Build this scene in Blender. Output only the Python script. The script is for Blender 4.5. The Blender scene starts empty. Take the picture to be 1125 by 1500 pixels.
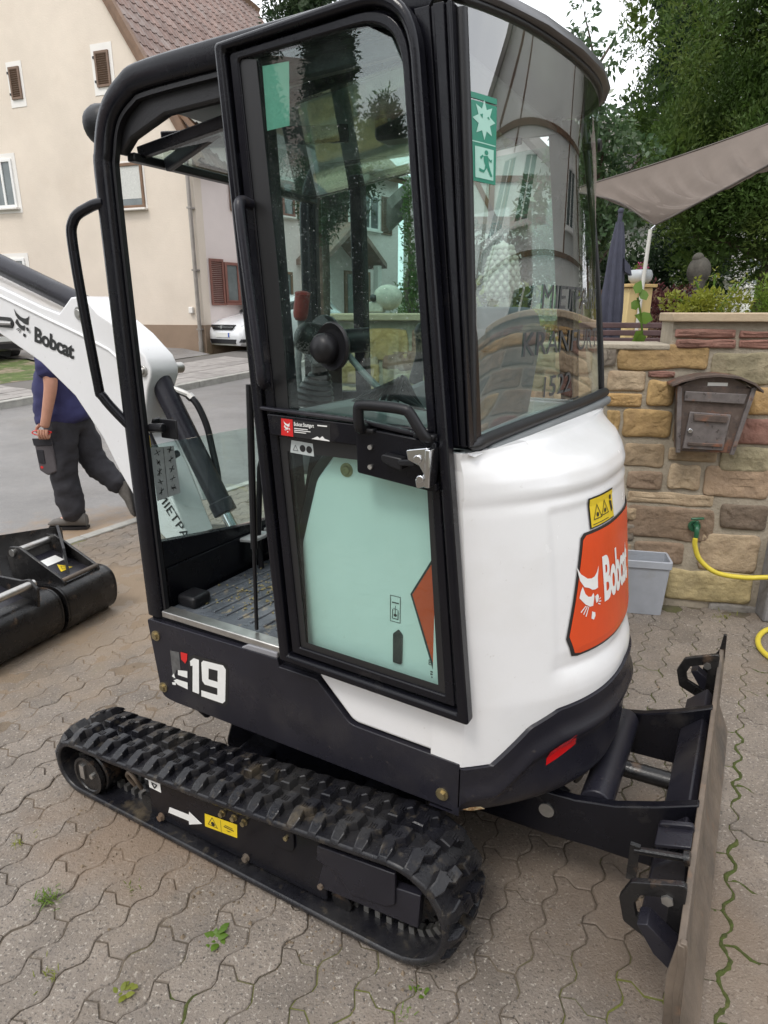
import bpy, bmesh, math, random
import numpy as np
from mathutils import Vector, Matrix, Euler
R = math.radians
random.seed(7)
SC = bpy.context.scene
COL = SC.collection
# ------------------------------------------------------------------ camera
PITCH, CAM_H, FPX = 17.25, 1.65, 950.0
cd = bpy.data.cameras.new('camera'); cam = bpy.data.objects.new('camera', cd); COL.objects.link(cam)
cam.location = (0, 0, CAM_H); cam.rotation_euler = (R(90 - PITCH), 0, 0)
cd.sensor_fit = 'VERTICAL'; cd.sensor_height = 24.0; cd.lens = 24.0 * FPX / 1500.0
cd.clip_start = 0.05; cd.clip_end = 500.0
SC.camera = cam
# ------------------------------------------------------------------ overcast sky + soft sun
world = bpy.data.worlds.new('World'); SC.world = world; world.use_nodes = True
SUN_EL, SUN_AZ = 58.0, 215.0          # azimuth measured from +Y clockwise: behind the camera, a little to the left
nt = world.node_tree; nt.nodes.clear()
wo = nt.nodes.new('ShaderNodeOutputWorld'); bg = nt.nodes.new('ShaderNodeBackground')
sky = nt.nodes.new('ShaderNodeTexSky'); sky.sky_type = 'NISHITA'; sky.sun_disc = False
sky.sun_elevation = R(SUN_EL); sky.sun_rotation = R(SUN_AZ); sky.dust_density = 4.0; sky.air_density = 1.0
tc = nt.nodes.new('ShaderNodeTexCoord'); nz = nt.nodes.new('ShaderNodeTexNoise')
nz.inputs['Scale'].default_value = 2.2; nz.inputs['Detail'].default_value = 6.0; nz.inputs['Roughness'].default_value = 0.55
rp = nt.nodes.new('ShaderNodeValToRGB')
rp.color_ramp.elements[0].position = 0.25; rp.color_ramp.elements[0].color = (8.3, 8.7, 9.3, 1)
rp.color_ramp.elements[1].position = 0.75; rp.color_ramp.elements[1].color = (11.4, 11.5, 11.6, 1)
mx = nt.nodes.new('ShaderNodeMix'); mx.data_type = 'RGBA'; mx.inputs[0].default_value = 0.88
nt.links.new(tc.outputs['Generated'], nz.inputs['Vector']); nt.links.new(nz.outputs['Fac'], rp.inputs['Fac'])
nt.links.new(sky.outputs['Color'], mx.inputs[6]); nt.links.new(rp.outputs['Color'], mx.inputs[7])
nt.links.new(mx.outputs[2], bg.inputs['Color']); bg.inputs['Strength'].default_value = 0.10
nt.links.new(bg.outputs['Background'], wo.inputs['Surface'])
sl = bpy.data.lights.new('sun', 'SUN'); sun = bpy.data.objects.new('sun', sl); COL.objects.link(sun)
sl.energy = 0.8; sl.angle = R(14); sl.color = (1.0, 0.96, 0.9)
az = R(SUN_AZ); el = R(SUN_EL)
sd = Vector((math.sin(az) * math.cos(el), math.cos(az) * math.cos(el), math.sin(el)))
sun.rotation_euler = sd.to_track_quat('Z', 'Y').to_euler(); sun.location = sd * 40
vs = SC.view_settings; vs.view_transform = 'Standard'; vs.look = 'None'; vs.gamma = 1.0; vs.use_curve_mapping = False
vs.exposure = 0.86
try:
    SC.cycles.transparent_max_bounces = 24; SC.cycles.max_bounces = 8; SC.cycles.caustics_reflective = False
    SC.cycles.caustics_refractive = False; SC.cycles.use_denoising = True
except Exception: pass

# ------------------------------------------------------------------ node material helper
def pbr(name, col, rough=0.5, metal=0.0, var=0.0, vscale=6.0, bump=0.0, bscale=60.0, spec=0.5, coat=0.0,
        objrand=0.0, layers=(), coords='pos', rvar=0.0, hue=None, trans=0.0, attr=None, spots=()):
    """layers: (colour, noise scale, low, high, strength[, detail]) patches of another colour laid over the base"""
    m = bpy.data.materials.new(name); m.use_nodes = True; t = m.node_tree; n = t.nodes; L = t.links
    b = n['Principled BSDF']
    b.inputs['Roughness'].default_value = rough; b.inputs['Metallic'].default_value = metal
    b.inputs['Specular IOR Level'].default_value = spec; b.inputs['Coat Weight'].default_value = coat
    b.inputs['Coat Roughness'].default_value = 0.08
    if coords == 'pos':
        v = n.new('ShaderNodeNewGeometry').outputs['Position']
    else:
        v = n.new('ShaderNodeTexCoord').outputs['Object']
    c = n.new('ShaderNodeRGB'); c.outputs[0].default_value = (*col, 1); cur = c.outputs[0]
    def noise(s, d=5.0):
        k = n.new('ShaderNodeTexNoise'); k.inputs['Scale'].default_value = s; k.inputs['Detail'].default_value = d
        k.inputs['Roughness'].default_value = 0.6; L.new(v, k.inputs['Vector']); return k.outputs['Fac']
    def mapr(x, a, bb, lo, hi):
        k = n.new('ShaderNodeMapRange'); k.inputs[1].default_value = a; k.inputs[2].default_value = bb
        k.inputs[3].default_value = lo; k.inputs[4].default_value = hi; L.new(x, k.inputs[0]); return k.outputs[0]
    def mul(a, f):
        k = n.new('ShaderNodeMix'); k.data_type = 'RGBA'; k.blend_type = 'MULTIPLY'; k.inputs[0].default_value = 1.0
        L.new(a, k.inputs[6]); L.new(f, k.inputs[7]); return k.outputs[2]
    if var: cur = mul(cur, mapr(noise(vscale), 0.3, 0.7, 1 - var, 1 + var))
    if objrand or hue:
        oi = n.new('ShaderNodeObjectInfo').outputs['Random']
        if attr:
            at = n.new('ShaderNodeAttribute'); at.attribute_name = attr
            ad = n.new('ShaderNodeMath'); ad.operation = 'ADD'; L.new(oi, ad.inputs[0]); L.new(at.outputs['Fac'], ad.inputs[1])
            fr = n.new('ShaderNodeMath'); fr.operation = 'FRACT'; L.new(ad.outputs[0], fr.inputs[0]); oi = fr.outputs[0]
        if hue:
            r = n.new('ShaderNodeValToRGB'); els = r.color_ramp.elements
            while len(els) < len(hue): els.new(0.5)
            for i, h in enumerate(hue): els[i].position = i / max(1, len(hue) - 1); els[i].color = (*h, 1)
            L.new(oi, r.inputs['Fac']); cur = mul(cur, r.outputs['Color'])
        if objrand: cur = mul(cur, mapr(oi, 0, 1, 1 - objrand, 1 + objrand))
    for l in layers:
        f = mapr(noise(l[1], l[5] if len(l) > 5 else 5.0), l[2], l[3], 0, l[4])
        k = n.new('ShaderNodeMix'); k.data_type = 'RGBA'; L.new(f, k.inputs[0]); L.new(cur, k.inputs[6]); k.inputs[7].default_value = (*l[0], 1)
        cur = k.outputs[2]
    for (cx, cy), (ra, rb), colr, st in spots:      # a stain of its own place and size on the ground: noisy-edged patch
        vm = n.new('ShaderNodeVectorMath'); vm.operation = 'SUBTRACT'; L.new(v, vm.inputs[0]); vm.inputs[1].default_value = (cx, cy, 0)
        vd = n.new('ShaderNodeVectorMath'); vd.operation = 'MULTIPLY'; L.new(vm.outputs[0], vd.inputs[0]); vd.inputs[1].default_value = (1/ra, 1/rb, 0)
        vl = n.new('ShaderNodeVectorMath'); vl.operation = 'LENGTH'; L.new(vd.outputs[0], vl.inputs[0])
        ad = n.new('ShaderNodeMath'); ad.operation = 'MULTIPLY_ADD'; L.new(noise(4.5, 8.0), ad.inputs[0]); ad.inputs[1].default_value = 1.7; L.new(vl.outputs['Value'], ad.inputs[2])
        f = mapr(ad.outputs[0], 1.25, 1.85, st, 0.0)
        k = n.new('ShaderNodeMix'); k.data_type = 'RGBA'; L.new(f, k.inputs[0]); L.new(cur, k.inputs[6]); k.inputs[7].default_value = (*colr, 1); cur = k.outputs[2]
    L.new(cur, b.inputs['Base Color'])
    if rvar: L.new(mapr(noise(vscale * 1.7), 0.3, 0.7, max(0.02, rough - rvar), rough + rvar), b.inputs['Roughness'])
    if bump:
        k = n.new('ShaderNodeBump'); k.inputs['Strength'].default_value = 1.0; k.inputs['Distance'].default_value = bump
        L.new(noise(bscale, 6.0), k.inputs['Height']); L.new(k.outputs[0], b.inputs['Normal'])
    if trans:
        tr = n.new('ShaderNodeBsdfTranslucent'); L.new(cur, tr.inputs['Color']); ms = n.new('ShaderNodeMixShader'); ms.inputs[0].default_value = trans
        L.new(b.outputs[0], ms.inputs[1]); L.new(tr.outputs[0], ms.inputs[2]); L.new(ms.outputs[0], n['Material Output'].inputs['Surface'])
    return m

def glass(name, tint, rough=0.0, refl=1.0, haze=0.0, ior=1.5):
    """a pane of tinted glass: see-through, tinted, mirror-like by Fresnel, with a thin film of drizzle and dust"""
    m = bpy.data.materials.new(name); m.use_nodes = True; t = m.node_tree; n = t.nodes; L = t.links
    n.remove(n['Principled BSDF'])
    tr = n.new('ShaderNodeBsdfTransparent'); tr.inputs['Color'].default_value = (*tint, 1)
    gl = n.new('ShaderNodeBsdfGlossy'); gl.inputs['Roughness'].default_value = rough; gl.inputs['Color'].default_value = (refl, refl, refl, 1)
    fr = n.new('ShaderNodeFresnel'); bk = n.new('ShaderNodeMapRange')        # the same reflectance on both faces of the thin pane
    bk.inputs[3].default_value = ior; bk.inputs[4].default_value = 1.0 / ior
    L.new(n.new('ShaderNodeNewGeometry').outputs['Backfacing'], bk.inputs[0]); L.new(bk.outputs[0], fr.inputs['IOR'])
    ms = n.new('ShaderNodeMixShader'); L.new(fr.outputs[0], ms.inputs[0]); L.new(tr.outputs[0], ms.inputs[1]); L.new(gl.outputs[0], ms.inputs[2])
    out = ms.outputs[0]
    if haze:
        df = n.new('ShaderNodeBsdfDiffuse'); df.inputs['Color'].default_value = (0.75, 0.8, 0.8, 1)
        k = n.new('ShaderNodeTexNoise'); k.inputs['Scale'].default_value = 14.0; k.inputs['Detail'].default_value = 8.0
        L.new(n.new('ShaderNodeNewGeometry').outputs['Position'], k.inputs['Vector'])
        mr = n.new('ShaderNodeMapRange'); mr.inputs[1].default_value = 0.35; mr.inputs[2].default_value = 0.7; mr.inputs[3].default_value = 0.2 * haze; mr.inputs[4].default_value = haze
        L.new(k.outputs['Fac'], mr.inputs[0]); m2 = n.new('ShaderNodeMixShader'); L.new(mr.outputs[0], m2.inputs[0]); L.new(out, m2.inputs[1]); L.new(df.outputs[0], m2.inputs[2]); out = m2.outputs[0]
    L.new(out, n['Material Output'].inputs['Surface'])
    return m

# ------------------------------------------------------------------ mesh builder
class MB:
    def __init__(s): s.v = []; s.f = []; s.m = []
    def add(s, vs, fs, mi=0, M=None):
        o = len(s.v)
        for p in vs: s.v.append(tuple(M @ Vector(p)) if M is not None else tuple(p))
        for f in fs: s.f.append([i + o for i in f]); s.m.append(mi)
        return s
    def box(s, x0, x1, y0, y1, z0, z1, mi=0, M=None):
        vs = [(x, y, z) for z in (z0, z1) for y in (y0, y1) for x in (x0, x1)]
        return s.add(vs, [(0, 2, 3, 1), (4, 5, 7, 6), (0, 1, 5, 4), (2, 6, 7, 3), (0, 4, 6, 2), (1, 3, 7, 5)], mi, M)
    def prism(s, poly, d0, d1, axis='y', mi=0, M=None):
        def P(a, b, d): return {'y': (a, d, b), 'x': (d, a, b), 'z': (a, b, d)}[axis]
        n = len(poly)
        vs = [P(a, b, d0) for a, b in poly] + [P(a, b, d1) for a, b in poly]
        fs = [list(range(n))[::-1], list(range(n, 2 * n))] + [(i, (i + 1) % n, n + (i + 1) % n, n + i) for i in range(n)]
        return s.add(vs, fs, mi, M)
    def ring(s, outer, inner, d0, d1, axis='y', mi=0, M=None):
        def P(a, b, d): return {'y': (a, d, b), 'x': (d, a, b), 'z': (a, b, d)}[axis]
        n = len(outer); vs = []
        for loop, d in ((outer, d0), (inner, d0), (outer, d1), (inner, d1)): vs += [P(a, b, d) for a, b in loop]
        fs = []
        for i in range(n):
            j = (i + 1) % n
            fs += [(i, j, n + j, n + i), (2*n + i, 3*n + i, 3*n + j, 2*n + j), (i, 2*n + i, 2*n + j, j), (n + i, n + j, 3*n + j, 3*n + i)]
        return s.add(vs, fs, mi, M)
    def tube(s, path, r, n=10, closed=False, caps=True, mi=0, flat=1.0, M=None):
        P = [Vector(p) for p in path]; k = len(P); rr = r if hasattr(r, '__len__') else [r] * k
        vs = []; up = None
        for i in range(k):
            a = P[(i - 1) % k] if (closed or i > 0) else P[i]; b = P[(i + 1) % k] if (closed or i < k - 1) else P[i]
            t = (b - a).normalized()
            if up is None: up = t.orthogonal().normalized()
            up = (up - t * up.dot(t)); up = up.normalized() if up.length > 1e-6 else t.orthogonal().normalized()
            w = t.cross(up)
            for j in range(n):
                q = 2 * math.pi * j / n; vs.append(P[i] + (up * math.cos(q) * flat + w * math.sin(q)) * rr[i])
        fs = []
        for i in range(k if closed else k - 1):
            for j in range(n):
                a = i * n + j; b = i * n + (j + 1) % n; c = ((i + 1) % k) * n + (j + 1) % n; d = ((i + 1) % k) * n + j
                fs.append((a, b, c, d))
        if caps and not closed: fs += [list(range(n))[::-1], list(range((k - 1) * n, k * n))]
        return s.add(vs, fs, mi, M)
    def cyl(s, p0, p1, r, n=16, mi=0, r1=None): return s.tube([p0, p1], [r, r if r1 is None else r1], n, mi=mi)
    def bar(s, p0, p1, w, h, up=(0, 0, 1), mi=0):
        p0 = Vector(p0); p1 = Vector(p1); t = (p1 - p0).normalized(); u = Vector(up); u = (u - t * u.dot(t))
        u = u.normalized() if u.length > 1e-5 else t.orthogonal().normalized(); q = t.cross(u)
        vs = [p + q * (a * w / 2) + u * (b * h / 2) for p in (p0, p1) for a, b in ((-1, -1), (1, -1), (1, 1), (-1, 1))]
        return s.add(vs, [(0, 3, 2, 1), (4, 5, 6, 7)] + [(i, (i + 1) % 4, 4 + (i + 1) % 4, 4 + i) for i in range(4)], mi)
    def lathe(s, prof, n=20, M=None, mi=0):
        vs = [(r * math.cos(2*math.pi*j/n), r * math.sin(2*math.pi*j/n), z) for r, z in prof for j in range(n)]
        fs = [(i*n + j, i*n + (j+1) % n, (i+1)*n + (j+1) % n, (i+1)*n + j) for i in range(len(prof) - 1) for j in range(n)]
        fs += [list(range(n))[::-1], list(range((len(prof)-1)*n, len(prof)*n))]
        return s.add(vs, fs, mi, M)
    def grid(s, fn, nu, nv, mi=0, closed_u=False):
        vs = [fn(i / (nu if closed_u else nu - 1), j / (nv - 1)) for j in range(nv) for i in range(nu)]
        fs = [(j*nu + i, j*nu + (i+1) % nu, (j+1)*nu + (i+1) % nu, (j+1)*nu + i) for j in range(nv - 1) for i in range(nu if closed_u else nu - 1)]
        return s.add(vs, fs, mi)
    def sphere(s, c, r, n=16, k=10, mi=0, sc=(1, 1, 1)):
        prof = [(max(1e-4, math.sin(math.pi * i / k)) * r, -math.cos(math.pi * i / k) * r) for i in range(k + 1)]
        return s.lathe(prof, n, Matrix.Translation(c) @ Matrix.Diagonal((*sc, 1)), mi)
    def data(s, name, smooth=None):
        me = bpy.data.meshes.new(name); me.from_pydata([tuple(p) for p in s.v], [], s.f)
        if any(s.m): me.polygons.foreach_set('material_index', s.m)
        if smooth is not None:
            me.polygons.foreach_set('use_smooth', [True] * len(me.polygons)); me.set_sharp_from_angle(angle=R(smooth))
        me.update(); return me
    def build(s, name, mat, parent=None, smooth=35, bevel=0.0, seg=2, fix=True):
        me = s.data(name, None)
        if fix:
            bm = bmesh.new(); bm.from_mesh(me); bmesh.ops.recalc_face_normals(bm, faces=bm.faces); bm.to_mesh(me); bm.free()
        if smooth is not None:
            me.polygons.foreach_set('use_smooth', [True] * len(me.polygons)); me.set_sharp_from_angle(angle=R(smooth))
        o = obj(name, me, mat, parent)
        if bevel:
            b = o.modifiers.new('bevel', 'BEVEL'); b.width = bevel; b.segments = seg; b.limit_method = 'ANGLE'; b.angle_limit = R(40); b.harden_normals = False
        return o

def obj(name, me, mat, parent=None):
    o = bpy.data.objects.new(name, me); COL.objects.link(o)
    if mat is not None and me is not None and not me.materials:
        for k in (mat if isinstance(mat, (list, tuple)) else [mat]): me.materials.append(k)
    if parent is not None: o.parent = parent
    return o
def tag(o, label=None, cat=None, group=None, kind=None):
    if label: o['label'] = label
    if cat: o['category'] = cat
    if group: o['group'] = group
    if kind: o['kind'] = kind
    return o
def thing(name, label, cat, loc=(0, 0, 0), rz=0.0, group=None):
    o = bpy.data.objects.new(name, None); COL.objects.link(o); o.location = loc; o.rotation_euler = (0, 0, rz); o.empty_display_size = 0.1
    return tag(o, label, cat, group)
def copy_tree(o, parent=None):
    c = o.copy(); COL.objects.link(c)
    if parent is not None: c.parent = parent
    for ch in list(o.children): copy_tree(ch, c)
    return c
def fillet(poly, rad, n=5):
    """round the corners of a polygon; rad is one radius or a list"""
    out = []; k = len(poly)
    for i in range(k):
        r = rad[i] if hasattr(rad, '__len__') else rad
        p = Vector(poly[i]); a = Vector(poly[i - 1]) - p; b = Vector(poly[(i + 1) % k]) - p
        if r <= 0: out.append(tuple(p)); continue
        la, lb = a.length, b.length; a.normalize(); b.normalize()
        ang = a.angle(b); d = min(r / math.tan(ang / 2), la * 0.49, lb * 0.49)
        p0 = p + a * d; p1 = p + b * d
        for j in range(n + 1):
            t = j / n; out.append(tuple(p0 * (1-t)**2 + p * 2*t*(1-t) + p1 * t*t))
    return out
def smooth_path(pts, n=6, closed=False):
    P = [Vector(p) for p in pts]; k = len(P); out = []
    for i in range(k if closed else k - 1):
        g = lambda j: P[j % k] if closed else P[max(0, min(k - 1, j))]
        p0, p1, p2, p3 = g(i - 1), g(i), g(i + 1), g(i + 2)
        for j in range(n):
            t = j / n
            out.append(0.5 * ((2*p1) + (p2-p0)*t + (2*p0-5*p1+4*p2-p3)*t*t + (3*p1-p0-3*p2+p3)*t**3))
    if not closed: out.append(P[-1])
    return [tuple(p) for p in out]
def text_data(s, size=1.0, bold=0.0, xs=1.0, space=1.0, shear=0.0):
    """flat lettering as (verts, faces) in a plane, origin at the lower left"""
    cu = bpy.data.curves.new('lettering', 'FONT'); cu.body = s; cu.size = size; cu.offset = bold; cu.space_character = space; cu.shear = shear
    cu.resolution_u = 4
    o = bpy.data.objects.new('lettering', cu); COL.objects.link(o)
    dg = bpy.context.evaluated_depsgraph_get(); e = o.evaluated_get(dg); me = e.to_mesh()
    bm = bmesh.new(); bm.from_mesh(me); e.to_mesh_clear()
    bmesh.ops.remove_doubles(bm, verts=bm.verts, dist=size * 1e-4)
    vs = [(v.co.x * xs, v.co.y) for v in bm.verts]; bm.verts.index_update(); fs = [[v.index for v in f.verts] for f in bm.faces]
    bm.free(); bpy.data.objects.remove(o); bpy.data.curves.remove(cu)
    return vs, fs
def decal(name, shapes, fn, mat, parent, cuts=0):
    """flat print: shapes = list of (verts2d, faces); fn maps (a, b) to a point on the surface"""
    bm = bmesh.new()
    for vs, fs in shapes:
        V = [bm.verts.new((a, b, 0)) for a, b in vs]
        for f in fs:
            try: bm.faces.new([V[i] for i in f])
            except ValueError: pass
    if cuts:
        bmesh.ops.triangulate(bm, faces=bm.faces)
        for _ in range(cuts): bmesh.ops.subdivide_edges(bm, edges=[e for e in bm.edges if e.calc_length() > 0.03], cuts=1, use_grid_fill=True)
        bmesh.ops.triangulate(bm, faces=bm.faces)
    for v in bm.verts: v.co = Vector(fn(v.co.x, v.co.y))
    me = bpy.data.meshes.new(name); bm.to_mesh(me); bm.free()
    return obj(name, me, mat, parent)
def poly(pts): return (list(pts), [list(range(len(pts)))])
def rect(a0, b0, a1, b1): return poly([(a0, b0), (a1, b0), (a1, b1), (a0, b1)])
def xf(shape, sx=1.0, sy=None, ox=0.0, oy=0.0):
    sy = sx if sy is None else sy
    return ([(a * sx + ox, b * sy + oy) for a, b in shape[0]], shape[1])

# ------------------------------------------------------------------ materials
M = {}
M['asphalt'] = pbr('asphalt', (0.180, 0.172, 0.168), 0.5, var=0.18, vscale=1.3, bump=0.004, bscale=120, rvar=0.2,
                   layers=[((0.44, 0.42, 0.40), 120, 0.58, 0.70, 0.6, 2.0), ((0.19, 0.18, 0.175), 90, 0.58, 0.70, 0.5, 2.0)], spots=[((-1.95, 4.75), (1.15, 0.85), (0.30, 0.205, 0.125), 0.85)])
M['earth'] = pbr('earth', (0.16, 0.13, 0.09), 0.9, var=0.3, vscale=3, bump=0.01, bscale=40, layers=[((0.07, 0.11, 0.03), 2.2, 0.5, 0.65, 0.9)])
M['concrete'] = pbr('concrete', (0.36, 0.35, 0.32), 0.8, var=0.2, vscale=8, bump=0.003, bscale=150, objrand=0.12)
M['black_paint'] = pbr('black_paint', (0.006, 0.006, 0.009), 0.24, var=0.25, vscale=5, bump=0.0003, bscale=160, rvar=0.10, spec=0.28, layers=[((0.10, 0.09, 0.08), 7, 0.62, 0.85, 0.35)])
M['dark_panel'] = pbr('dark_panel', (0.016, 0.0155, 0.022), 0.30, spec=0.32, var=0.2, vscale=4, bump=0.0006, bscale=260, rvar=0.10, layers=[((0.075, 0.068, 0.062), 3, 0.52, 0.78, 0.40), ((0.16, 0.135, 0.11), 40, 0.64, 0.75, 0.25)])
M['white_paint'] = pbr('white_paint', (0.78, 0.78, 0.79), 0.22, var=0.03, vscale=4, bump=0.0002, bscale=90, rvar=0.06, coat=0.3, layers=[((0.60, 0.57, 0.52), 3.5, 0.50, 0.80, 0.30), ((0.40, 0.36, 0.31), 60, 0.66, 0.74, 0.30)])
M['rubber'] = pbr('rubber', (0.010, 0.010, 0.013), 0.28, var=0.3, vscale=12, bump=0.0010, bscale=130, rvar=0.16, spec=0.4, layers=[((0.045, 0.043, 0.041), 5, 0.45, 0.70, 0.6), ((0.19, 0.15, 0.095), 8, 0.61, 0.76, 0.5), ((0.09, 0.075, 0.055), 26, 0.58, 0.70, 0.5)])
M['seal'] = pbr('seal', (0.008, 0.008, 0.010), 0.4, bump=0.0006, bscale=200)
M['steel'] = pbr('steel', (0.46, 0.45, 0.43), 0.35, metal=0.9, var=0.2, vscale=20, layers=[((0.25, 0.13, 0.06), 14, 0.6, 0.75, 0.5)])
M['chrome'] = pbr('chrome', (0.62, 0.63, 0.65), 0.12, metal=1.0, var=0.05)
M['brass'] = pbr('brass_bolt', (0.33, 0.27, 0.15), 0.4, metal=0.8, var=0.3, vscale=40)
M['rust'] = pbr('rusty_steel', (0.135, 0.105, 0.080), 0.55, metal=0.0, var=0.35, vscale=7, bump=0.0015, bscale=60, rvar=0.2, layers=[((0.06, 0.055, 0.05), 4, 0.5, 0.65, 0.7), ((0.24, 0.13, 0.07), 18, 0.6, 0.75, 0.5)])
M['worn_black'] = pbr('worn_black_steel', (0.011, 0.0105, 0.011), 0.26, spec=0.4, var=0.3, vscale=6, bump=0.001, bscale=120, rvar=0.15, layers=[((0.16, 0.10, 0.06), 11, 0.6, 0.72, 0.5), ((0.10, 0.095, 0.09), 4, 0.55, 0.75, 0.5)])
M['orange'] = pbr('orange_film', (0.66, 0.066, 0.010), 0.25, var=0.06, vscale=8)
M['black_print'] = pbr('black_print', (0.015, 0.015, 0.016), 0.4)
M['white_print'] = pbr('white_print', (0.78, 0.78, 0.76), 0.4, var=0.04, vscale=30)
M['yellow_print'] = pbr('yellow_print', (0.75, 0.55, 0.02), 0.4, var=0.06, vscale=30)
M['red_print'] = pbr('red_print', (0.6, 0.02, 0.02), 0.35)
M['reflector'] = pbr('red_reflector', (0.62, 0.012, 0.014), 0.15, coat=1.0, bump=0.0004, bscale=500)
M['green_print'] = pbr('green_print', (0.02, 0.26, 0.17), 0.35)
M['pale_green_print'] = pbr('pale_green_print', (0.42, 0.72, 0.62), 0.4)
M['grey_print'] = pbr('grey_print', (0.46, 0.50, 0.50), 0.5, var=0.1, vscale=60)
M['glass_green'] = glass('green_tinted_glass', (0.85, 0.955, 0.925), haze=0.012, ior=1.75)
M['glass_lower'] = glass('lower_door_glass', (0.845, 0.955, 0.925), haze=0.008, ior=1.45)
M['glass_rear'] = glass('rear_glass', (0.85, 0.945, 0.92), haze=0.012, ior=3.1)
M['glass_clear'] = glass('clear_glass', (0.86, 0.95, 0.93), haze=0.03)
M['fabric_seat'] = pbr('seat_vinyl', (0.17, 0.20, 0.22), 0.5, var=0.12, vscale=10, bump=0.0008, bscale=200)
M['plastic_grey'] = pbr('grey_plastic', (0.17, 0.18, 0.185), 0.5, var=0.12, vscale=9, bump=0.0005, bscale=300)
M['plastic_black'] = pbr('black_plastic', (0.012, 0.012, 0.014), 0.36, bump=0.0005, bscale=300, spec=0.3)
M['mat_grey'] = pbr('wet_rubber_mat', (0.085, 0.095, 0.11), 0.32, var=0.3, vscale=12, bump=0.002, bscale=90, rvar=0.2, layers=[((0.30, 0.25, 0.16), 26, 0.60, 0.68, 0.75), ((0.25, 0.26, 0.28), 5, 0.5, 0.7, 0.5)])
# ================================================================== GROUND
OX, OY, MYAW = -1.188, 1.969, R(-29.5)            # where the excavator stands and how it is turned
UX, UY = math.cos(MYAW), math.sin(MYAW)           # its lengthwise axis; the paver courses and the street follow the same grid
def W(u, v, z=0.0): return (OX + u * UX - v * UY, OY + u * UY + v * UX, z)
def G(y): return max(0.0, (y - 7.0) * 0.06) if y < 60 else 53 * 0.06    # the street side rises gently away from the yard
def sheet(name, pts, dz, mat, n=24, y_split=True):
    """a flat polygon draped over the terrain: cut into strips along Y"""
    bm = bmesh.new(); f = bm.faces.new([bm.verts.new((x, y, 0)) for x, y in pts])
    for yy in (7.0, 60.0):
        bmesh.ops.bisect_plane(bm, geom=bm.faces[:] + bm.edges[:] + bm.verts[:], plane_co=(0, yy, 0), plane_no=(0, 1, 0))
    for v in bm.verts: v.co.z = G(v.co.y) + dz
    bmesh.ops.recalc_face_normals(bm, faces=bm.faces)
    for f in bm.faces:
        if f.normal.z < 0: f.normal_flip()
    me = bpy.data.meshes.new(name); bm.to_mesh(me); bm.free()
    return tag(obj(name, me, mat), kind='structure')
M['ground'] = pbr('ground_soil', (0.13, 0.14, 0.07), 0.9, var=0.3, vscale=2, bump=0.02, bscale=20, layers=[((0.2, 0.16, 0.1), 1.1, 0.5, 0.7, 0.8)])
sheet('ground', [(-150, -80), (150, -80), (150, 300), (-150, 300)], -0.04, M['ground'])
M['verge'] = pbr('verge_grass', (0.085, 0.12, 0.03), 0.9, var=0.35, vscale=6, bump=0.02, bscale=60, layers=[((0.26, 0.2, 0.15), 3, 0.5, 0.62, 0.9)])
# street surface between the yard edge (u = -2.28) and the far kerb
kerb = [W(-6.1, v)[:2] for v in (-40, 5.05)] + [W(-4.9, v)[:2] for v in (6.4, 60)]
K0 = (-5.96 - 0.49 * 30, 10.08 - 0.87 * 30); K1 = (-5.45, 10.97); K2 = (-3.9, 11.22); K3 = (-3.58 + 0.52 * 30, 11.74 + 0.855 * 30)
E0 = W(-2.28, -30)[:2]; E1 = W(-2.28, 60)[:2]
sheet('street', [K0, E0, E1, K3, K2, K1], -0.004, M['asphalt'])
M['slab'] = pbr('sidewalk_slab', (0.27, 0.25, 0.235), 0.7, var=0.2, vscale=5, bump=0.002, bscale=120, objrand=0.14)
side = [K0, K1, K2, K3, (K3[0] - 2.6 * 0.855, K3[1] + 2.6 * 0.52), (-6.05, 13.1), (-6.98, 11.86), (K0[0] - 1.55, K0[1] + 0.9)]
sidewalk = sheet('sidewalk', side, 0.085, pbr('sidewalk_bed', (0.13, 0.12, 0.11), 0.9))
# kerb stones and slabs that the picture shows
def run(p, q, step):
    L = (Vector(q) - Vector(p)); n = max(1, int(L.length / step)); return [(Vector(p) + L * (i / n), Vector(p) + L * ((i + 1) / n)) for i in range(n)]
kb = tag(obj('kerb', bpy.data.meshes.new('kerb'), M['concrete']), kind='structure')
def kerb_run(p, q):
    for a, b in run(p, q, 1.0):
        t = (b - a).normalized(); nn = Vector((-t.y, t.x)); m = MB()
        e = 0.004
        vs = []
        for z0 in (-0.05, 0.11):
            for w, s in ((a + t * e, 0), (b - t * e, 0), (b - t * e, 0.12), (a + t * e, 0.12)):
                pp = w + nn * s; vs.append((pp.x, pp.y, G(pp.y) + z0))
        m.add(vs, [(3, 2, 1, 0), (4, 5, 6, 7), (0, 1, 5, 4), (1, 2, 6, 5), (2, 3, 7, 6), (3, 0, 4, 7)])
        m.build('kerb_stone', M['concrete'], kb, smooth=None, bevel=0.012)
kerb_run((-7.6, 7.2), K1); kerb_run(K1, K2); kerb_run(K2, (-1.3, 15.5))
def slab_field(p, q, width, step_l, step_w):
    for a, b in run(p, q, step_l):
        t = (b - a).normalized(); nn = Vector((-t.y, t.x)); k = int((width - 0.13) / step_w)
        for i in range(k):
            m = MB(); vs = []; e = 0.006; dz = random.uniform(-0.004, 0.004)
            for z0 in (0.05, 0.112 + dz):
                for w, s in ((a + t * e, 0.13 + i * step_w + e), (b - t * e, 0.13 + i * step_w + e), (b - t * e, 0.13 + (i + 1) * step_w - e), (a + t * e, 0.13 + (i + 1) * step_w - e)):
                    pp = w + nn * s; vs.append((pp.x, pp.y, G(pp.y) + z0))
            m.add(vs, [(4, 5, 6, 7), (0, 1, 5, 4), (1, 2, 6, 5), (2, 3, 7, 6), (3, 0, 4, 7)])
            m.build('slab', M['slab'], sidewalk, smooth=None)
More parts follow.
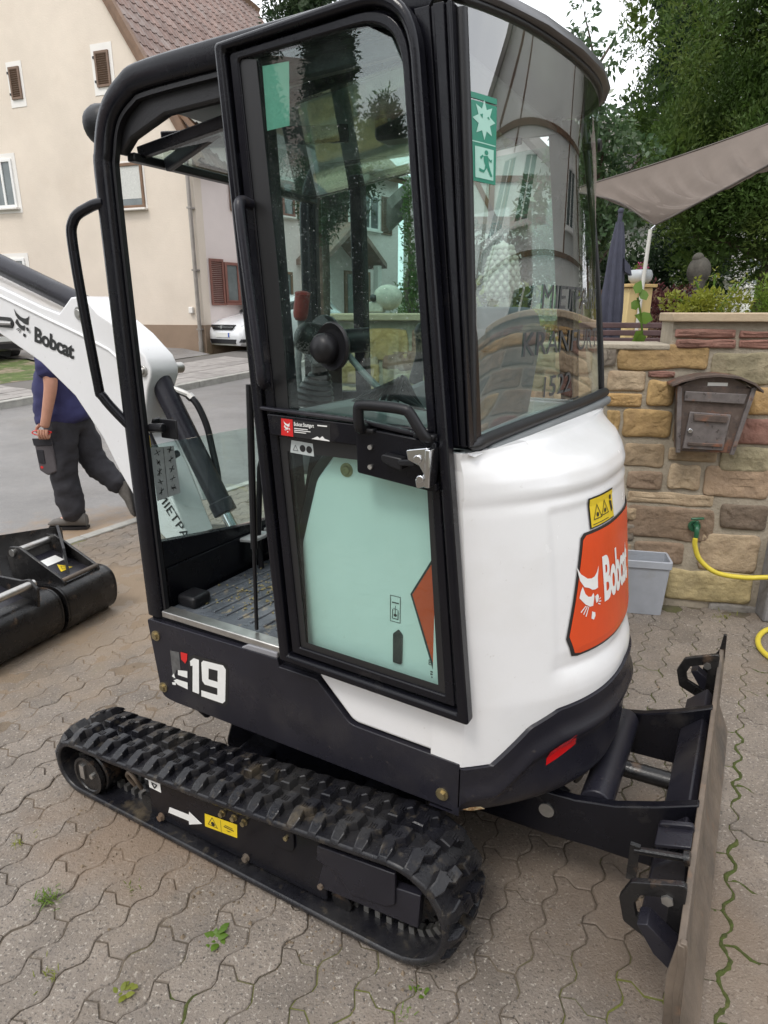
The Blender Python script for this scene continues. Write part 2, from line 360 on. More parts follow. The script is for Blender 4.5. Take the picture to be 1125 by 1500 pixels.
slab_field((-6.9, 8.42), (-5.5, 10.9), 1.7, 0.42, 0.28)
slab_field((-3.8, 11.35), (-1.9, 14.5), 2.5, 0.5, 0.4)
sheet('verge', [(-30, -10), (-6.98 - 0.49 * 10, 11.86 - 0.87 * 10), (-6.98, 11.86), (-6.05, 13.1), (-8.2, 15.2), (-30, 17)], 0.09, M['verge'])
sheet('parking_bay', [(-30, 17.2), (-8.2, 15.3), (-6.0, 13.2), (-4.2, 16.1), (-5.2, 17.3), (-14, 21), (-30, 26)], 0.10, M['asphalt'])

# ---- the yard: zigzag concrete pavers, half-bond courses along the machine's cross axis
PW, PL = 0.115, 0.2375; PP = PL / 2
def zz(s):
    x = (s / PP) % 1.0; A = 0.0125
    k = [(0, -A), (0.18, -A), (0.5, A), (0.68, A), (1.0, -A)]
    return float(np.interp(x, [a for a, _ in k], [b for _, b in k]))
def paver_outline(g):
    pts = []; ss = [0.0, 0.18, 0.5, 0.68, 1.0, 1.18, 1.5, 1.68, 2.0]
    lo = [(zz(s * PP) , s * PP) for s in ss]; hi = [(PW + a, b) for a, b in lo]
    B = 0.012; end = [(0.3, B), (0.62, -B)]
    e0 = [(zz(0) + f * PW, d) for f, d in end]; e1 = [(a, PL + d) for a, d in e0]
    out = hi + e1[::-1] + lo[::-1] + e0
    cx, cy = PW / 2, PL / 2
    return [(cx + (a - cx) * (1 - g / PW), cy + (b - cy) * (1 - g / PL)) for a, b in out]
def paver_mesh(k):
    o = paver_outline(0.0036); i = paver_outline(0.0098); rn = random.Random(k)
    n = len(o); dz = [rn.uniform(-0.0012, 0.0012) for _ in range(n)]
    vs = [(a, b, -0.03) for a, b in o] + [(a, b, -0.0032 + d) for (a, b), d in zip(o, dz)] + [(a, b, 0) for a, b in i]
    fs = [(j, (j+1) % n, n + (j+1) % n, n + j) for j in range(n)] + [(n + j, n + (j+1) % n, 2*n + (j+1) % n, 2*n + j) for j in range(n)] + [list(range(2*n, 3*n))]
    return vs, fs
M['paver'] = pbr('paver_concrete', (0.205, 0.172, 0.142), 0.55, var=0.20, vscale=6, bump=0.0045, bscale=150, objrand=0.12, rvar=0.16, attr='rnd', spots=[((-1.5, 3.6), (1.5, 1.3), (0.265, 0.198, 0.135), 0.65), ((-0.72, 1.75), (0.50, 0.30), (0.215, 0.15, 0.10), 0.7), ((0.75, 1.5), (0.5, 0.5), (0.15, 0.11, 0.08), 0.6), ((0.95, 1.25), (0.22, 0.30), (0.20, 0.145, 0.10), 0.4)],
    layers=[((0.40, 0.36, 0.31), 95, 0.60, 0.67, 0.9, 2.0), ((0.060, 0.052, 0.046), 115, 0.57, 0.67, 0.85, 2.0), ((0.22, 0.165, 0.115), 1.7, 0.50, 0.70, 0.5), ((0.155, 0.13, 0.112), 30, 0.53, 0.70, 0.6, 4.0),
            ((0.135, 0.118, 0.105), 2.7, 0.56, 0.74, 0.6), ((0.10, 0.13, 0.05), 3.1, 0.68, 0.80, 0.4)])
M['joint'] = pbr('joint_sand_and_moss', (0.125, 0.100, 0.074), 0.95, var=0.35, vscale=8, bump=0.006, bscale=160, layers=[((0.065, 0.052, 0.041), 3, 0.50, 0.62, 0.6), ((0.155, 0.165, 0.035), 1.9, 0.60, 0.70, 0.8)], spots=[((-1.6, 3.4), (1.4, 1.5), (0.255, 0.190, 0.130), 0.95), ((-0.72, 1.72), (0.6, 0.35), (0.20, 0.145, 0.10), 0.9), ((1.5, 1.8), (0.85, 2.2), (0.085, 0.10, 0.018), 1.0), ((0.55, 1.15), (0.25, 0.2), (0.15, 0.17, 0.025), 0.8), ((-0.15, 1.15), (0.3, 0.2), (0.16, 0.18, 0.03), 0.8)])
WALL_P = Vector((1.45, 3.53)); WALL_D = Vector((0.979, -0.204)); WALL_N = Vector((-0.204, -0.979))   # face of the garden wall; N points to the yard
yard = sheet('driveway', [W(-2.28, -6)[:2], W(9, -6)[:2], W(9, 5.2)[:2], W(-2.28, 5.2)[:2]], -0.0065, M['joint'])
pm = [paver_mesh(k) for k in range(4)]
pd = []
for vs_, fs_ in pm:
    me = bpy.data.meshes.new('paver'); me.from_pydata(vs_, [], fs_); me.materials.append(M['paver']); me.update(); pd.append(me)
spots = []
Fv = Vector((0, math.cos(R(PITCH)), -math.sin(R(PITCH)))); Uv = Vector((0, math.sin(R(PITCH)), math.cos(R(PITCH))))
nu = int(7.6 / PW)
for i in range(nu):
    for j in range(-10, 22):
        u = -2.215 + i * PW; v = (j + (0.5 if i % 2 else 0.0)) * PL + 0.015
        c = W(u + PW / 2, v + PL / 2)
        if (Vector(c[:2]) - WALL_P).dot(WALL_N) < 0.05 and c[0] > -0.6: continue
        q = Vector(c) - cam.location; d = q.dot(Fv)
        if d < 0.5: inview = False
        else:
            px = 562.5 + FPX * q.x / d; py = 750 - FPX * q.dot(Uv) / d
            inview = -60 < px < 1185 and -60 < py < 1580
        hidden = 0.12 < u < 1.55 and 0.1 < v < 1.3
        spots.append((not inview or hidden, q.length, u, v))
spots.sort()
rest_v, rest_f, rest_r = [], [], []
for k, (hid, dist, u, v) in enumerate(spots):
    if hid and dist > 7.5: continue
    loc = W(u, v, random.uniform(-0.0025, 0.0015)); e = Euler((random.gauss(0, 0.006), random.gauss(0, 0.006), MYAW))
    if k < 300 and not hid:
        o = bpy.data.objects.new('paver', pd[k % 4]); COL.objects.link(o); o.location = loc; o.rotation_euler = e; o.parent = yard
    else:
        T = Matrix.Translation(loc) @ e.to_matrix().to_4x4(); b = len(rest_v); vs_, fs_ = pm[k % 4]
        rest_v += [tuple(T @ Vector(p)) for p in vs_]; rest_f += [[q + b for q in f] for f in fs_]; rest_r += [random.random()] * len(fs_)
me = bpy.data.meshes.new('paver_field'); me.from_pydata(rest_v, [], rest_f); me.update()
at = me.attributes.new('rnd', 'FLOAT', 'FACE'); at.data.foreach_set('value', rest_r)
o = obj('paver_field', me, M['paver'], yard); o['kind'] = 'stuff'
from mathutils import noise as mnoise
gu, gv_ = int(6.2/0.03), int(6.0/0.03); V = []
for j in range(gv_):
    for i in range(gu):
        a, b = -2.27 + i*0.03, -1.5 + j*0.03; wx, wy, _ = W(a, b)
        dr = min(1.0, max(0.0, 1.25 - math.hypot((wx + 1.6)/1.35, (wy - 3.4)/1.5))) + 0.7*min(1.0, max(0.0, 1.2 - math.hypot((wx + 0.72)/0.55, (wy - 1.72)/0.3)))   # earth dropped by the machine lies level with the pavers here
        V.append(W(a, b, -0.0062 + 0.0052*min(1.0, dr) + 0.0040*mnoise.noise((a*3.1, b*3.1, 0.3)) + 0.0018*mnoise.noise((a*14, b*14, 1.7))))
me = bpy.data.meshes.new('joint_fill'); me.from_pydata(V, [], [(j*gu + i, j*gu + i + 1, (j+1)*gu + i + 1, (j+1)*gu + i) for j in range(gv_-1) for i in range(gu-1)]); me.update()
o = obj('joint_fill', me, M['joint'], yard); o['kind'] = 'stuff'
# cushions of moss that swell out of the joints on the damp side of the yard
M['moss'] = pbr('moss', (0.052, 0.062, 0.012), 0.95, var=0.4, vscale=40, bump=0.004, bscale=180, layers=[((0.06, 0.09, 0.012), 60, 0.5, 0.62, 0.7), ((0.10, 0.105, 0.03), 25, 0.58, 0.7, 0.6)])
mo = MB(); rm = random.Random(21)
def moss_run(pts, r):
    P = [Vector(W(a + rm.gauss(0, 0.0012), b, -0.0045)) for a, b in pts]; k = len(P)
    vs = []
    for i in range(k):
        t = (P[min(k-1, i+1)] - P[max(0, i-1)]).normalized(); s_ = Vector((-t.y, t.x, 0)); w = r * rm.uniform(0.65, 1.25) * min(1.0, 0.35 + 0.4*min(i, k-1-i))
        vs += [P[i] - s_*w, P[i] - s_*w*0.55 + Vector((0, 0, w*0.62)), P[i] + s_*w*0.45 + Vector((0, 0, w*0.70)), P[i] + s_*w]
    mo.add(vs, [(i*4 + j, i*4 + j + 1, i*4 + j + 5, i*4 + j + 4) for i in range(k-1) for j in range(3)])
def moss_line(row, v0, v1, r, side):
    u0 = -2.215 + row*PW; n = int((v1 - v0)/0.012); moss_run([(u0 + zz(v0 + q*0.012 - 0.015 - (PP if row % 2 else 0)), v0 + q*0.012) for q in range(n)], r)
    for j in range(-10, 22):
        v = (j + (0.5 if row % 2 else 0.0))*PL + 0.015
        if v0 < v < v1 and rm.random() < side: moss_run([(u0 + zz(0) + f*PW, v + 0.012*math.sin(2*math.pi*f)) for f in np.linspace(0.02, rm.uniform(0.5, 1.0), 9)], r*0.8)
        v += PP
        if v0 < v < v1 and rm.random() < side: moss_run([(u0 + zz(0) - f*PW, v + 0.012*math.sin(2*math.pi*(1-f))) for f in np.linspace(0.02, rm.uniform(0.4, 0.9), 9)], r*0.7)
moss_line(38, -0.45, 0.95, 0.0085, 0.95); moss_line(38, 1.1, 1.6, 0.008, 0.6); moss_line(40, 0.5, 1.5, 0.007, 0.5); moss_line(41, 1.2, 2.0, 0.007, 0.5); moss_line(35, -0.55, -0.1, 0.0065, 0.3); moss_line(36, -0.5, -0.2, 0.005, 0.3); moss_line(30, -0.6, -0.28, 0.006, 0.7); moss_line(28, -0.6, -0.3, 0.006, 0.7); moss_line(39, 1.8, 2.4, 0.007, 0.6)
o = mo.build('moss', M['moss'], yard, smooth=60, fix=False); o['kind'] = 'stuff'
# crumbs of earth and grit dropped round the tracks and blade
cm_ = MB(); rc = random.Random(31)
for q in range(1500):
    k_ = rc.random()
    if k_ < 0.35: a, b = rc.uniform(0.1, 1.7), -abs(rc.gauss(0, 0.10)) - 0.005
    elif k_ < 0.5: a, b = rc.uniform(1.5, 2.1), rc.uniform(-0.1, 1.4)
    elif k_ < 0.8: a, b = rc.gauss(-0.7, 0.6), rc.gauss(1.2, 0.8)
    else: a, b = rc.uniform(-2.1, 3.2), rc.uniform(-1.2, 2.6)
    x, y, _ = W(a, b); r = min(0.009, 0.0016*math.exp(abs(rc.gauss(0, 0.7)))); P4 = [(x + r*math.cos(t)*rc.uniform(.6, 1.2), y + r*math.sin(t)*rc.uniform(.6, 1.2), -0.002) for t in (0.3, 1.8, 3.4, 4.9)]
    cm_.add(P4 + [(x, y, r*rc.uniform(0.5, 1.1))], [(0, 1, 4), (1, 2, 4), (2, 3, 4), (3, 0, 4)])
o = cm_.build('grit', pbr('grit', (0.19, 0.145, 0.10), 0.9, var=0.5, vscale=60), yard, smooth=None, fix=False); o['kind'] = 'stuff'
for i in range(9):   # edging stones between the yard and the asphalt
    m = MB(); m.box(-2.335, -2.245, -0.6 + i * 0.6 + 0.004, -0.6 + (i + 1) * 0.6 - 0.004, -0.08, 0.006)
    o = m.build('edging_stone', M['concrete'], yard, bevel=0.006); o.location = (OX, OY, 0); o.rotation_euler = (0, 0, MYAW)
# ================================================================== HOUSES AND TREES
M['render_cream'] = pbr('cream_render', (0.66, 0.575, 0.485), 0.85, var=0.07, vscale=0.8, bump=0.006, bscale=30, layers=[((0.57, 0.475, 0.385), 0.9, 0.55, 0.75, 0.35)])
M['render_pink'] = pbr('pale_pink_render', (0.68, 0.60, 0.57), 0.85, var=0.05, vscale=1.0, bump=0.005, bscale=30)
M['render_white'] = pbr('white_render', (0.76, 0.76, 0.73), 0.85, var=0.06, vscale=0.7, bump=0.005, bscale=30)
M['plinth'] = pbr('brown_plinth', (0.26, 0.185, 0.13), 0.85, var=0.12, vscale=1.5, bump=0.004, bscale=40)
M['frame_white'] = pbr('white_window_frame', (0.74, 0.73, 0.71), 0.5)
M['band'] = pbr('white_plaster_band', (0.74, 0.71, 0.67), 0.8, var=0.04, vscale=3)
M['shutter'] = pbr('brown_shutter', (0.165, 0.105, 0.072), 0.65, var=0.15, vscale=8)
M['shutter_red'] = pbr('red_brown_shutter', (0.20, 0.085, 0.065), 0.6, var=0.15, vscale=8)
M['wood'] = pbr('brown_wood', (0.17, 0.10, 0.06), 0.65, var=0.2, vscale=5, bump=0.002, bscale=40)
M['beam'] = pbr('timber_beam', (0.09, 0.055, 0.035), 0.7, var=0.25, vscale=4, bump=0.003, bscale=30)
M['tile'] = pbr('roof_tile', (0.20, 0.130, 0.108), 0.55, var=0.25, vscale=3, bump=0.002, bscale=60, objrand=0.22, attr='rnd', layers=[((0.27, 0.225, 0.205), 2.6, 0.48, 0.68, 0.7), ((0.12, 0.10, 0.075), 1.2, 0.6, 0.75, 0.6)])
M['tile_grey'] = pbr('grey_roof_tile', (0.17, 0.155, 0.14), 0.6, var=0.25, vscale=3, objrand=0.2, attr='rnd', layers=[((0.16, 0.20, 0.12), 1.5, 0.5, 0.7, 0.5)])
M['window_dark'] = pbr('window_glass', (0.10, 0.12, 0.12), 0.04, spec=0.9, var=0.3, vscale=2.0)
M['zinc'] = pbr('zinc_pipe', (0.30, 0.27, 0.245), 0.4, metal=0.5, var=0.15, vscale=6)
M['curtain'] = pbr('net_curtain', (0.55, 0.55, 0.52), 0.9, var=0.12, vscale=30)

def window(parent, x0, x1, z0, z1, yf, frame=M['frame_white'], band=0.12, bars=1, sill=True, sgn=1):
    """surround, frame, pane and sill on a wall whose outer face is y = yf (sgn: outward direction)"""
    s = sgn
    if band:
        m = MB(); m.ring([(x0-band, z0-band), (x1+band, z0-band), (x1+band, z1+band), (x0-band, z1+band)], [(x0, z0), (x1, z0), (x1, z1), (x0, z1)], yf - 0.02*s, yf + 0.012*s); m.build('window_surround', M['band'], parent, smooth=None)
    m = MB(); f = 0.07
    m.ring([(x0, z0), (x1, z0), (x1, z1), (x0, z1)], [(x0+f, z0+f), (x1-f, z0+f), (x1-f, z1-f), (x0+f, z1-f)], yf - 0.03*s, yf + 0.05*s)
    for k in range(bars):
        xx = x0 + (x1-x0) * (k+1) / (bars+1); m.box(xx - 0.035, xx + 0.035, min(yf, yf+0.044*s), max(yf, yf+0.044*s), z0 + f, z1 - f)
    w = m.build('window', frame, parent, smooth=None, bevel=0.006)
    m = MB(); m.box(x0 + 0.02, x1 - 0.02, min(yf + 0.010*s, yf + 0.016*s), max(yf + 0.010*s, yf + 0.016*s), z0 + 0.02, z1 - 0.02); m.build('pane', M['window_dark'], w, smooth=None)
    if sill:
        m = MB(); m.box(x0 - 0.06, x1 + 0.06, min(yf, yf + 0.14*s), max(yf, yf + 0.14*s), z0 - 0.05, z0 - 0.004); m.build('sill', M['band'] if band else frame, w, smooth=None, bevel=0.006)
    return w
def shutter(parent, x0, x1, z0, z1, yf, mat, sgn=1, hinge=True):
    m = MB(); f = 0.05; a, b = sorted((yf + 0.014*sgn, yf + 0.05*sgn))
    m.ring([(x0, z0), (x1, z0), (x1, z1), (x0, z1)], [(x0+f, z0+f), (x1-f, z0+f), (x1-f, z1-f), (x0+f, z1-f)], a, b)
    sh = m.build('shutter', mat, parent, smooth=None)
    n = max(4, int((z1 - z0 - 2*f) / 0.045)); m = MB()
    for k in range(n):
        z = z0 + f + (k + 0.5) * (z1 - z0 - 2*f) / n; m.box(x0 + f, x1 - f, -0.022, 0.022, -0.004, 0.004, M=Matrix.Translation((0, yf + 0.030*sgn, z)) @ Matrix.Rotation(R(38*sgn), 4, 'X'))
    o = m.build('louvre', mat, sh, smooth=None); o['kind'] = 'stuff'
    if hinge:
        m = MB()
        for z in (z0 + 0.12, z1 - 0.12): m.box(x1, x1 + 0.05, a, b, z - 0.025, z + 0.025)
        m.build('shutter_hinge', M['seal'], sh, smooth=None)
    return sh
def tile_mesh(w, l):
    m = MB(); xs = [0, 0.10, 0.22, 0.36, 0.62, 0.85, 1.0]; hs = [0.012, 0.034, 0.040, 0.018, 0.004, 0.006, 0.012]
    vs = [(x*w, 0, h + 0.022) for x, h in zip(xs, hs)] + [(x*w, l*1.08, h) for x, h in zip(xs, hs)] + [(x*w, 0, h + 0.004) for x, h in zip(xs, hs)]
    k = len(xs); m.add(vs, [(i, i+1, k+i+1, k+i) for i in range(k-1)] + [(2*k+i, 2*k+i+1, i+1, i) for i in range(k-1)]); return m
def px_of(p):
    q = Vector(p) - cam.location; d = q.dot(Fv)
    return (1e9, 1e9) if d < 0.3 else (562.5 + FPX*q.x/d, 750 - FPX*q.dot(Uv)/d)
def tile_roof(parent, origin, xdir, up, nx, nyy, w, l, mat, seen=None, name='roof'):
    """courses of pantiles on the plane origin + x*xdir + y*up (local coordinates of the house)"""
    xd, ud = Vector(xdir).normalized(), Vector(up).normalized(); nn = xd.cross(ud).normalized()
    if nn.z < 0: nn = -nn
    base = MB(); a = Vector(origin) - nn*0.03; P = [a, a + xd*nx*w, a + xd*nx*w + ud*nyy*l, a + ud*nyy*l]
    base.add(P + [p - nn*0.12 for p in P], [(0, 1, 2, 3), (7, 6, 5, 4), (0, 4, 5, 1), (1, 5, 6, 2), (2, 6, 7, 3), (3, 7, 4, 0)])
    rf = base.build(name, M['wood'], parent, smooth=None)
    tm = tile_mesh(w, l); me = tm.data('roof_tile', None); me.materials.append(mat)
    R3 = Matrix((xd, ud, nn)).transposed().to_4x4(); mw = parent.matrix_basis; V, Fc, Rn = [], [], []; cnt = 0
    for j in range(nyy):
        for i in range(nx):
            p = Vector(origin) + xd*(i*w + 0) + ud*(j*l); T = Matrix.Translation(p) @ R3
            if seen and cnt < 300 and seen(*px_of(mw @ (p + xd*w*0.5 + ud*l*0.5))):
                o = bpy.data.objects.new('roof_tile', me); COL.objects.link(o); o.parent = rf; o.matrix_local = T @ Matrix.Rotation(random.gauss(0, 0.006), 4, 'Z'); cnt += 1
            else:
                b = len(V); V += [tuple(T @ Vector(q)) for q in tm.v]; Fc += [[q + b for q in f] for f in tm.f]; Rn += [random.random()] * len(tm.f)
    me2 = bpy.data.meshes.new('roof_tiles'); me2.from_pydata(V, [], Fc); me2.update(); at = me2.attributes.new('rnd', 'FLOAT', 'FACE'); at.data.foreach_set('value', Rn)
    o = obj('roof_tiles', me2, mat, rf); o['kind'] = 'stuff'
    return rf
# ---- cream gabled house across the street (x runs away to the left along the gable, y outwards to the street)
h1 = thing('gable_house', 'cream rendered house with tall steep gable, brown plinth and closed louvred shutters', 'house', (-4.79, 17.16, 0), math.atan2(0.34, -0.94))
bpy.context.view_layer.update()
A0, A1, ZE, ZA, ZG = -0.27, 8.35, 5.35, 12.33, 0.3
m = MB(); m.prism([(A0, ZG), (A1, ZG), (A1, ZE), ((A0+A1)/2, ZA), (A0, ZE)], 0.0, -11.0); m.build('wall', M['render_cream'], h1, smooth=None)
m = MB(); m.box(A0 - 0.03, A1 + 0.03, -11.0, 0.03, ZG, 1.30); m.build('plinth', M['plinth'], h1, smooth=None)
sl_l = math.hypot((A1-A0)/2, ZA-ZE); ux_, uz_ = (A1-A0)/2/sl_l, (ZA-ZE)/sl_l
for sx in (1, -1):
    x_e = A0 if sx > 0 else A1
    m = MB(); p0 = (x_e - sx*ux_*0.45, ZE - uz_*0.45); p1 = ((A0+A1)/2, ZA); n_ = (-uz_*sx, ux_)
    m.prism([(p0[0]+n_[0]*0.02, p0[1]+n_[1]*0.02), (p1[0], p1[1]+0.04), (p1[0], p1[1]+0.26), (p0[0]+n_[0]*0.16, p0[1]+n_[1]*0.16)], 0.0, 0.16); m.build('verge_board', M['wood'], h1, smooth=None)
tile_roof(h1, (A0 - ux_*0.55 - uz_*0.06, 0.12, ZE - uz_*0.55 + 0.06), (0, -1, 0), (ux_, 0, uz_), 50, 26, 0.225, 0.345, M['tile'], seen=lambda x, y: 150 < x < 480 and -12 < y < 100)
tile_roof(h1, (A1 + ux_*0.55 + uz_*0.06, -11.1, ZE - uz_*0.55 + 0.06), (0, 1, 0), (-ux_, 0, uz_), 50, 26, 0.225, 0.345, M['tile'])
for (x0, x1, z0, z1, sx0, sx1, sz0, sz1) in ((4.49, 4.99, 6.58, 7.58, 4.60, 4.88, 6.75, 7.46), (1.69, 2.31, 6.60, 7.66, 1.82, 2.17, 6.76, 7.50)):
    m = MB(); m.box(x0, x1, -0.01, 0.012, z0, z1); m.build('window_surround', M['band'], h1, smooth=None); shutter(h1, sx0 - 0.03, sx1 + 0.03, sz0, sz1, 0.0, M['shutter'])
window(h1, 5.28, 6.05, 4.28, 5.45, 0.0, band=0.13); window(h1, 1.16, 1.95, 4.08, 5.10, 0.0, frame=M['wood'], band=0.05, bars=0)
m = MB(); m.box(1.20, 1.91, 0.018, 0.022, 4.30, 5.05); m.build('curtain', M['curtain'], h1, smooth=None)
window(h1, 5.34, 6.1, 2.10, 3.02, 0.0, band=0.13)
m = MB(); m.cyl((-0.20, 0.12, 0.55), (-0.20, 0.12, 5.1), 0.05, 12); m.cyl((-0.20, 0.12, 0.3), (-0.20, 0.12, 0.9), 0.062, 12)
for z in (1.2, 2.6, 4.0): m.box(-0.26, -0.14, 0.0, 0.18, z - 0.02, z + 0.02)
m.build('downpipe', M['zinc'], h1)
m = MB(); m.box(0.0, 0.12, 0.0, 0.09, 1.58, 1.74); m.build('meter_box', M['band'], h1, bevel=0.02)

# ---- paler house beside it, its front running away to the right
h2 = thing('pale_house', 'pale pinkish house with red brown shutters and a small tiled porch, right of the downpipe', 'house', (-4.62, 17.10, 0), math.atan2(0.8, 0.6))
bpy.context.view_layer.update()
m = MB(); m.box(0.0, 8.5, 0.0, 9.0, 0.3, 5.95); m.prism([(0.0, 5.95), (9.0, 5.95), (4.5, 9.6)], 0.0, 8.5, axis='x'); m.build('wall', M['render_pink'], h2, smooth=None)
m = MB(); m.box(-0.0, 8.53, -0.03, 0.5, 0.3, 1.28); m.build('plinth', M['plinth'], h2, smooth=None)
tile_roof(h2, (-0.1, -0.45, 5.72), (1, 0, 0), (0, 4.95, 3.98), 39, 19, 0.225, 0.34, M['tile_grey'])
tile_roof(h2, (8.65, 9.45, 5.72), (-1, 0, 0), (0, -4.95, 3.98), 39, 19, 0.225, 0.34, M['tile_grey'])
window(h2, 0.84, 1.74, 1.84, 2.84, 0.0, frame=M['shutter_red'], band=0, bars=1, sgn=-1); shutter(h2, 0.36, 0.80, 1.78, 2.90, 0.0, M['shutter_red'], sgn=-1, hinge=False); shutter(h2, 1.78, 2.22, 1.78, 2.90, 0.0, M['shutter_red'], sgn=-1, hinge=False)
window(h2, 1.62, 2.30, 4.12, 4.85, 0.0, frame=M['frame_white'], band=0.06, sgn=-1); shutter(h2, 1.16, 1.54, 4.08, 4.90, 0.0, M['shutter'], sgn=-1, hinge=False)
window(h2, 2.62, 3.50, 4.15, 5.05, 0.0, frame=M['shutter_red'], band=0.08, sgn=-1); shutter(h2, 3.6, 4.0, 4.1, 5.1, 0.0, M['shutter'], sgn=-1, hinge=False)
window(h2, 5.95, 7.40, 4.12, 5.18, 0.0, band=0.10, bars=2, sgn=-1); shutter(h2, 7.55, 8.10, 4.05, 5.2, 0.0, M['shutter'], sgn=-1, hinge=False); shutter(h2, 5.3, 5.8, 4.05, 5.2, 0.0, M['shutter'], sgn=-1, hinge=False)
window(h2, 2.6, 3.3, 1.6, 2.7, 0.0, frame=M['wood'], band=0.06, sgn=-1)
m = MB(); m.box(5.6, 6.9, -0.05, 0.01, 0.6, 2.85); dr = m.build('door', M['wood'], h2, smooth=None); m = MB(); m.box(5.72, 6.78, -0.06, -0.05, 1.5, 2.75); m.build('pane', M['window_dark'], dr, smooth=None)
m = MB(); m.prism([(3.5, 2.90), (4.95, 3.95), (6.4, 2.90), (6.4, 3.05), (4.95, 4.12), (3.5, 3.05)], -1.1, 0.0); m.build('porch_roof', M['tile'], h2, smooth=None)
m = MB()
for x in (3.75, 6.15): m.box(x - 0.09, x + 0.09, -1.0, -0.82, 0.4, 2.98)
m.build('porch_post', M['band'], h2, smooth=None)
m = MB(); m.box(4.0, 4.35, -0.04, 0.0, 1.9, 2.35); m.build('notice_box', M['shutter'], h2, smooth=None)

h6 = thing('light_blocker_house', 'long pale house behind the photographer, added unseen to darken reflections in the paintwork', 'house', (1.5, -8.5, 0), R(0))  # unseen house, added to block sky light and darken reflections in the paint
m = MB(); m.box(-6, 9, -8, 0, 0, 5.6); m.prism([(-8, 5.6), (0, 5.6), (-4, 9.4)], -6, 9, axis='x'); m.build('wall', M['render_cream'], h6, smooth=None)
for s_ in (0, 1):
    m = MB(); m.prism([(0.5, 5.15), (-4.0, 9.45), (-4.0, 9.7), (0.6, 5.35)] if s_ else [(-8.5, 5.15), (-4.0, 9.45), (-4.0, 9.7), (-8.6, 5.35)], -6.4, 9.4, axis='x'); m.build('roof', M['tile_grey'], h6, smooth=None)
for x in (-4.6, -1.6, 1.6, 4.6, 7.2):
    for z in (1.0, 3.6): window(h6, x, x + 1.1, z, z + 1.3, 0.0, band=0.1, sgn=1)
# ---- white house far behind the garden on the right
h3 = thing('far_white_house', 'white house glimpsed under the evergreen behind the garden wall', 'house', (12.2, 25.0, 0), 0.0)
m = MB(); m.box(0, 9, 0, 8, 0.8, 5.2); m.build('wall', M['render_white'], h3, smooth=None); window(h3, 0.7, 1.6, 2.5, 3.6, 0.0, band=0, sgn=-1)
window(h3, 3.2, 4.1, 2.5, 3.6, 0.0, band=0, sgn=-1)
m = MB(); m.prism([(-0.5, 5.0), (8.5, 5.0), (4.0, 8.6)], -0.4, 9.4, axis='x'); m.build('roof', M['tile'], h3, smooth=None)
h7 = thing('timber_gable_house', 'white house with a small half timbered gable, seen through the rear cab window', 'house', (2.41, 16.0, 0), 0.0)
bpy.context.view_layer.update()
m = MB(); m.prism([(-1.85, 0.6), (1.85, 0.6), (1.85, 4.15), (0, 5.75), (-1.85, 4.15)], 0.0, 4.0); m.box(1.85, 6.5, 0.9, 6.0, 0.6, 4.0); m.build('wall', M['render_white'], h7, smooth=None)
for (x0, z0, x1, z1, w_) in ((-1.8, 3.55, 1.8, 3.55, 0.26), (-1.3, 4.45, 1.3, 4.45, 0.13), (-0.75, 3.6, -1.15, 4.4, 0.12), (0.0, 3.6, 0.0, 5.5, 0.12), (0.75, 3.6, 1.15, 4.4, 0.12), (-0.35, 4.4, 0.1, 3.65, 0.10), (-1.78, 0.8, -1.78, 4.1, 0.16), (1.78, 0.8, 1.78, 4.1, 0.16)):
    m = MB(); m.bar((x0, -0.01, z0), (x1, -0.01, z1), 0.05, w_, up=(z0 - z1, 0, x1 - x0)); m.build('beam', M['wood'], h7, smooth=None)
for sx in (1, -1):
    m = MB(); m.prism([(-2.25*sx, 3.80), (0, 5.76), (0, 5.98), (-2.35*sx, 3.98)], -0.35, 4.2); m.build('roof', M['tile_grey'], h7, smooth=None)
m = MB(); m.prism([(0.5, 3.85), (3.4, 6.3), (3.4, 6.5), (0.45, 4.05)], 1.9, 7.0, axis='x'); m.build('roof', M['tile_grey'], h7, smooth=None)
for x, z in ((-0.9, 2.2), (0.35, 2.2)): window(h7, x, x + 0.75, z, z + 0.95, 0.0, band=0, sgn=-1)
for x, z in ((2.3, 2.4), (3.9, 2.4), (5.3, 2.4)): window(h7, x, x + 0.8, z, z + 1.0, 0.9, band=0, sgn=-1)
# ---- neighbours behind the photographer, seen as reflections in the cab glass
h4 = thing('half_timbered_house', 'white half timbered house with a grey roof, mirrored in the rear window of the cab', 'house', (10.5, 6.5, 0), R(-98))
bpy.context.view_layer.update()
m = MB(); m.prism([(-5, 0), (5, 0), (5, 4.6), (0, 9.4), (-5, 4.6)], 0.0, 10.0); m.build('wall', M['render_white'], h4, smooth=None)
def beam(x0, z0, x1, z1, w=0.10):
    m = MB(); m.bar((x0, -0.01, z0), (x1, -0.01, z1), 0.05, w, up=(z0 - z1, 0, x1 - x0) if abs(x1-x0) + abs(z1-z0) > 0 else (0, 0, 1)); m.build('beam', M['wood'], h4, smooth=None)
for z in (2.6, 4.6, 6.6): w_ = 5 if z < 5 else (9.4 - z) / 4.8 * 5; beam(-w_, z, w_, z)
for x in (-4.9, -2.0, 2.0, 4.9): beam(x, 2.6, x, min(9.2, 4.6 + max(0, (5 - abs(x)) * 0.94)), 0.09)
for x in (-4.2, 2.4): beam(x, 2.7, x + 1.3, 4.5, 0.15); beam(x + 1.0, 4.7, x + 0.2, 6.0, 0.15)
for x in (-2.9, 0.35, 1.75): window(h4, x, x + 0.85, 3.1, 4.2, 0.0, band=0, sgn=-1)
for x in (-3.6, -0.6, 2.2): window(h4, x, x + 1.0, 0.9, 2.1, 0.0, frame=M['frame_white'], band=0, sgn=-1)
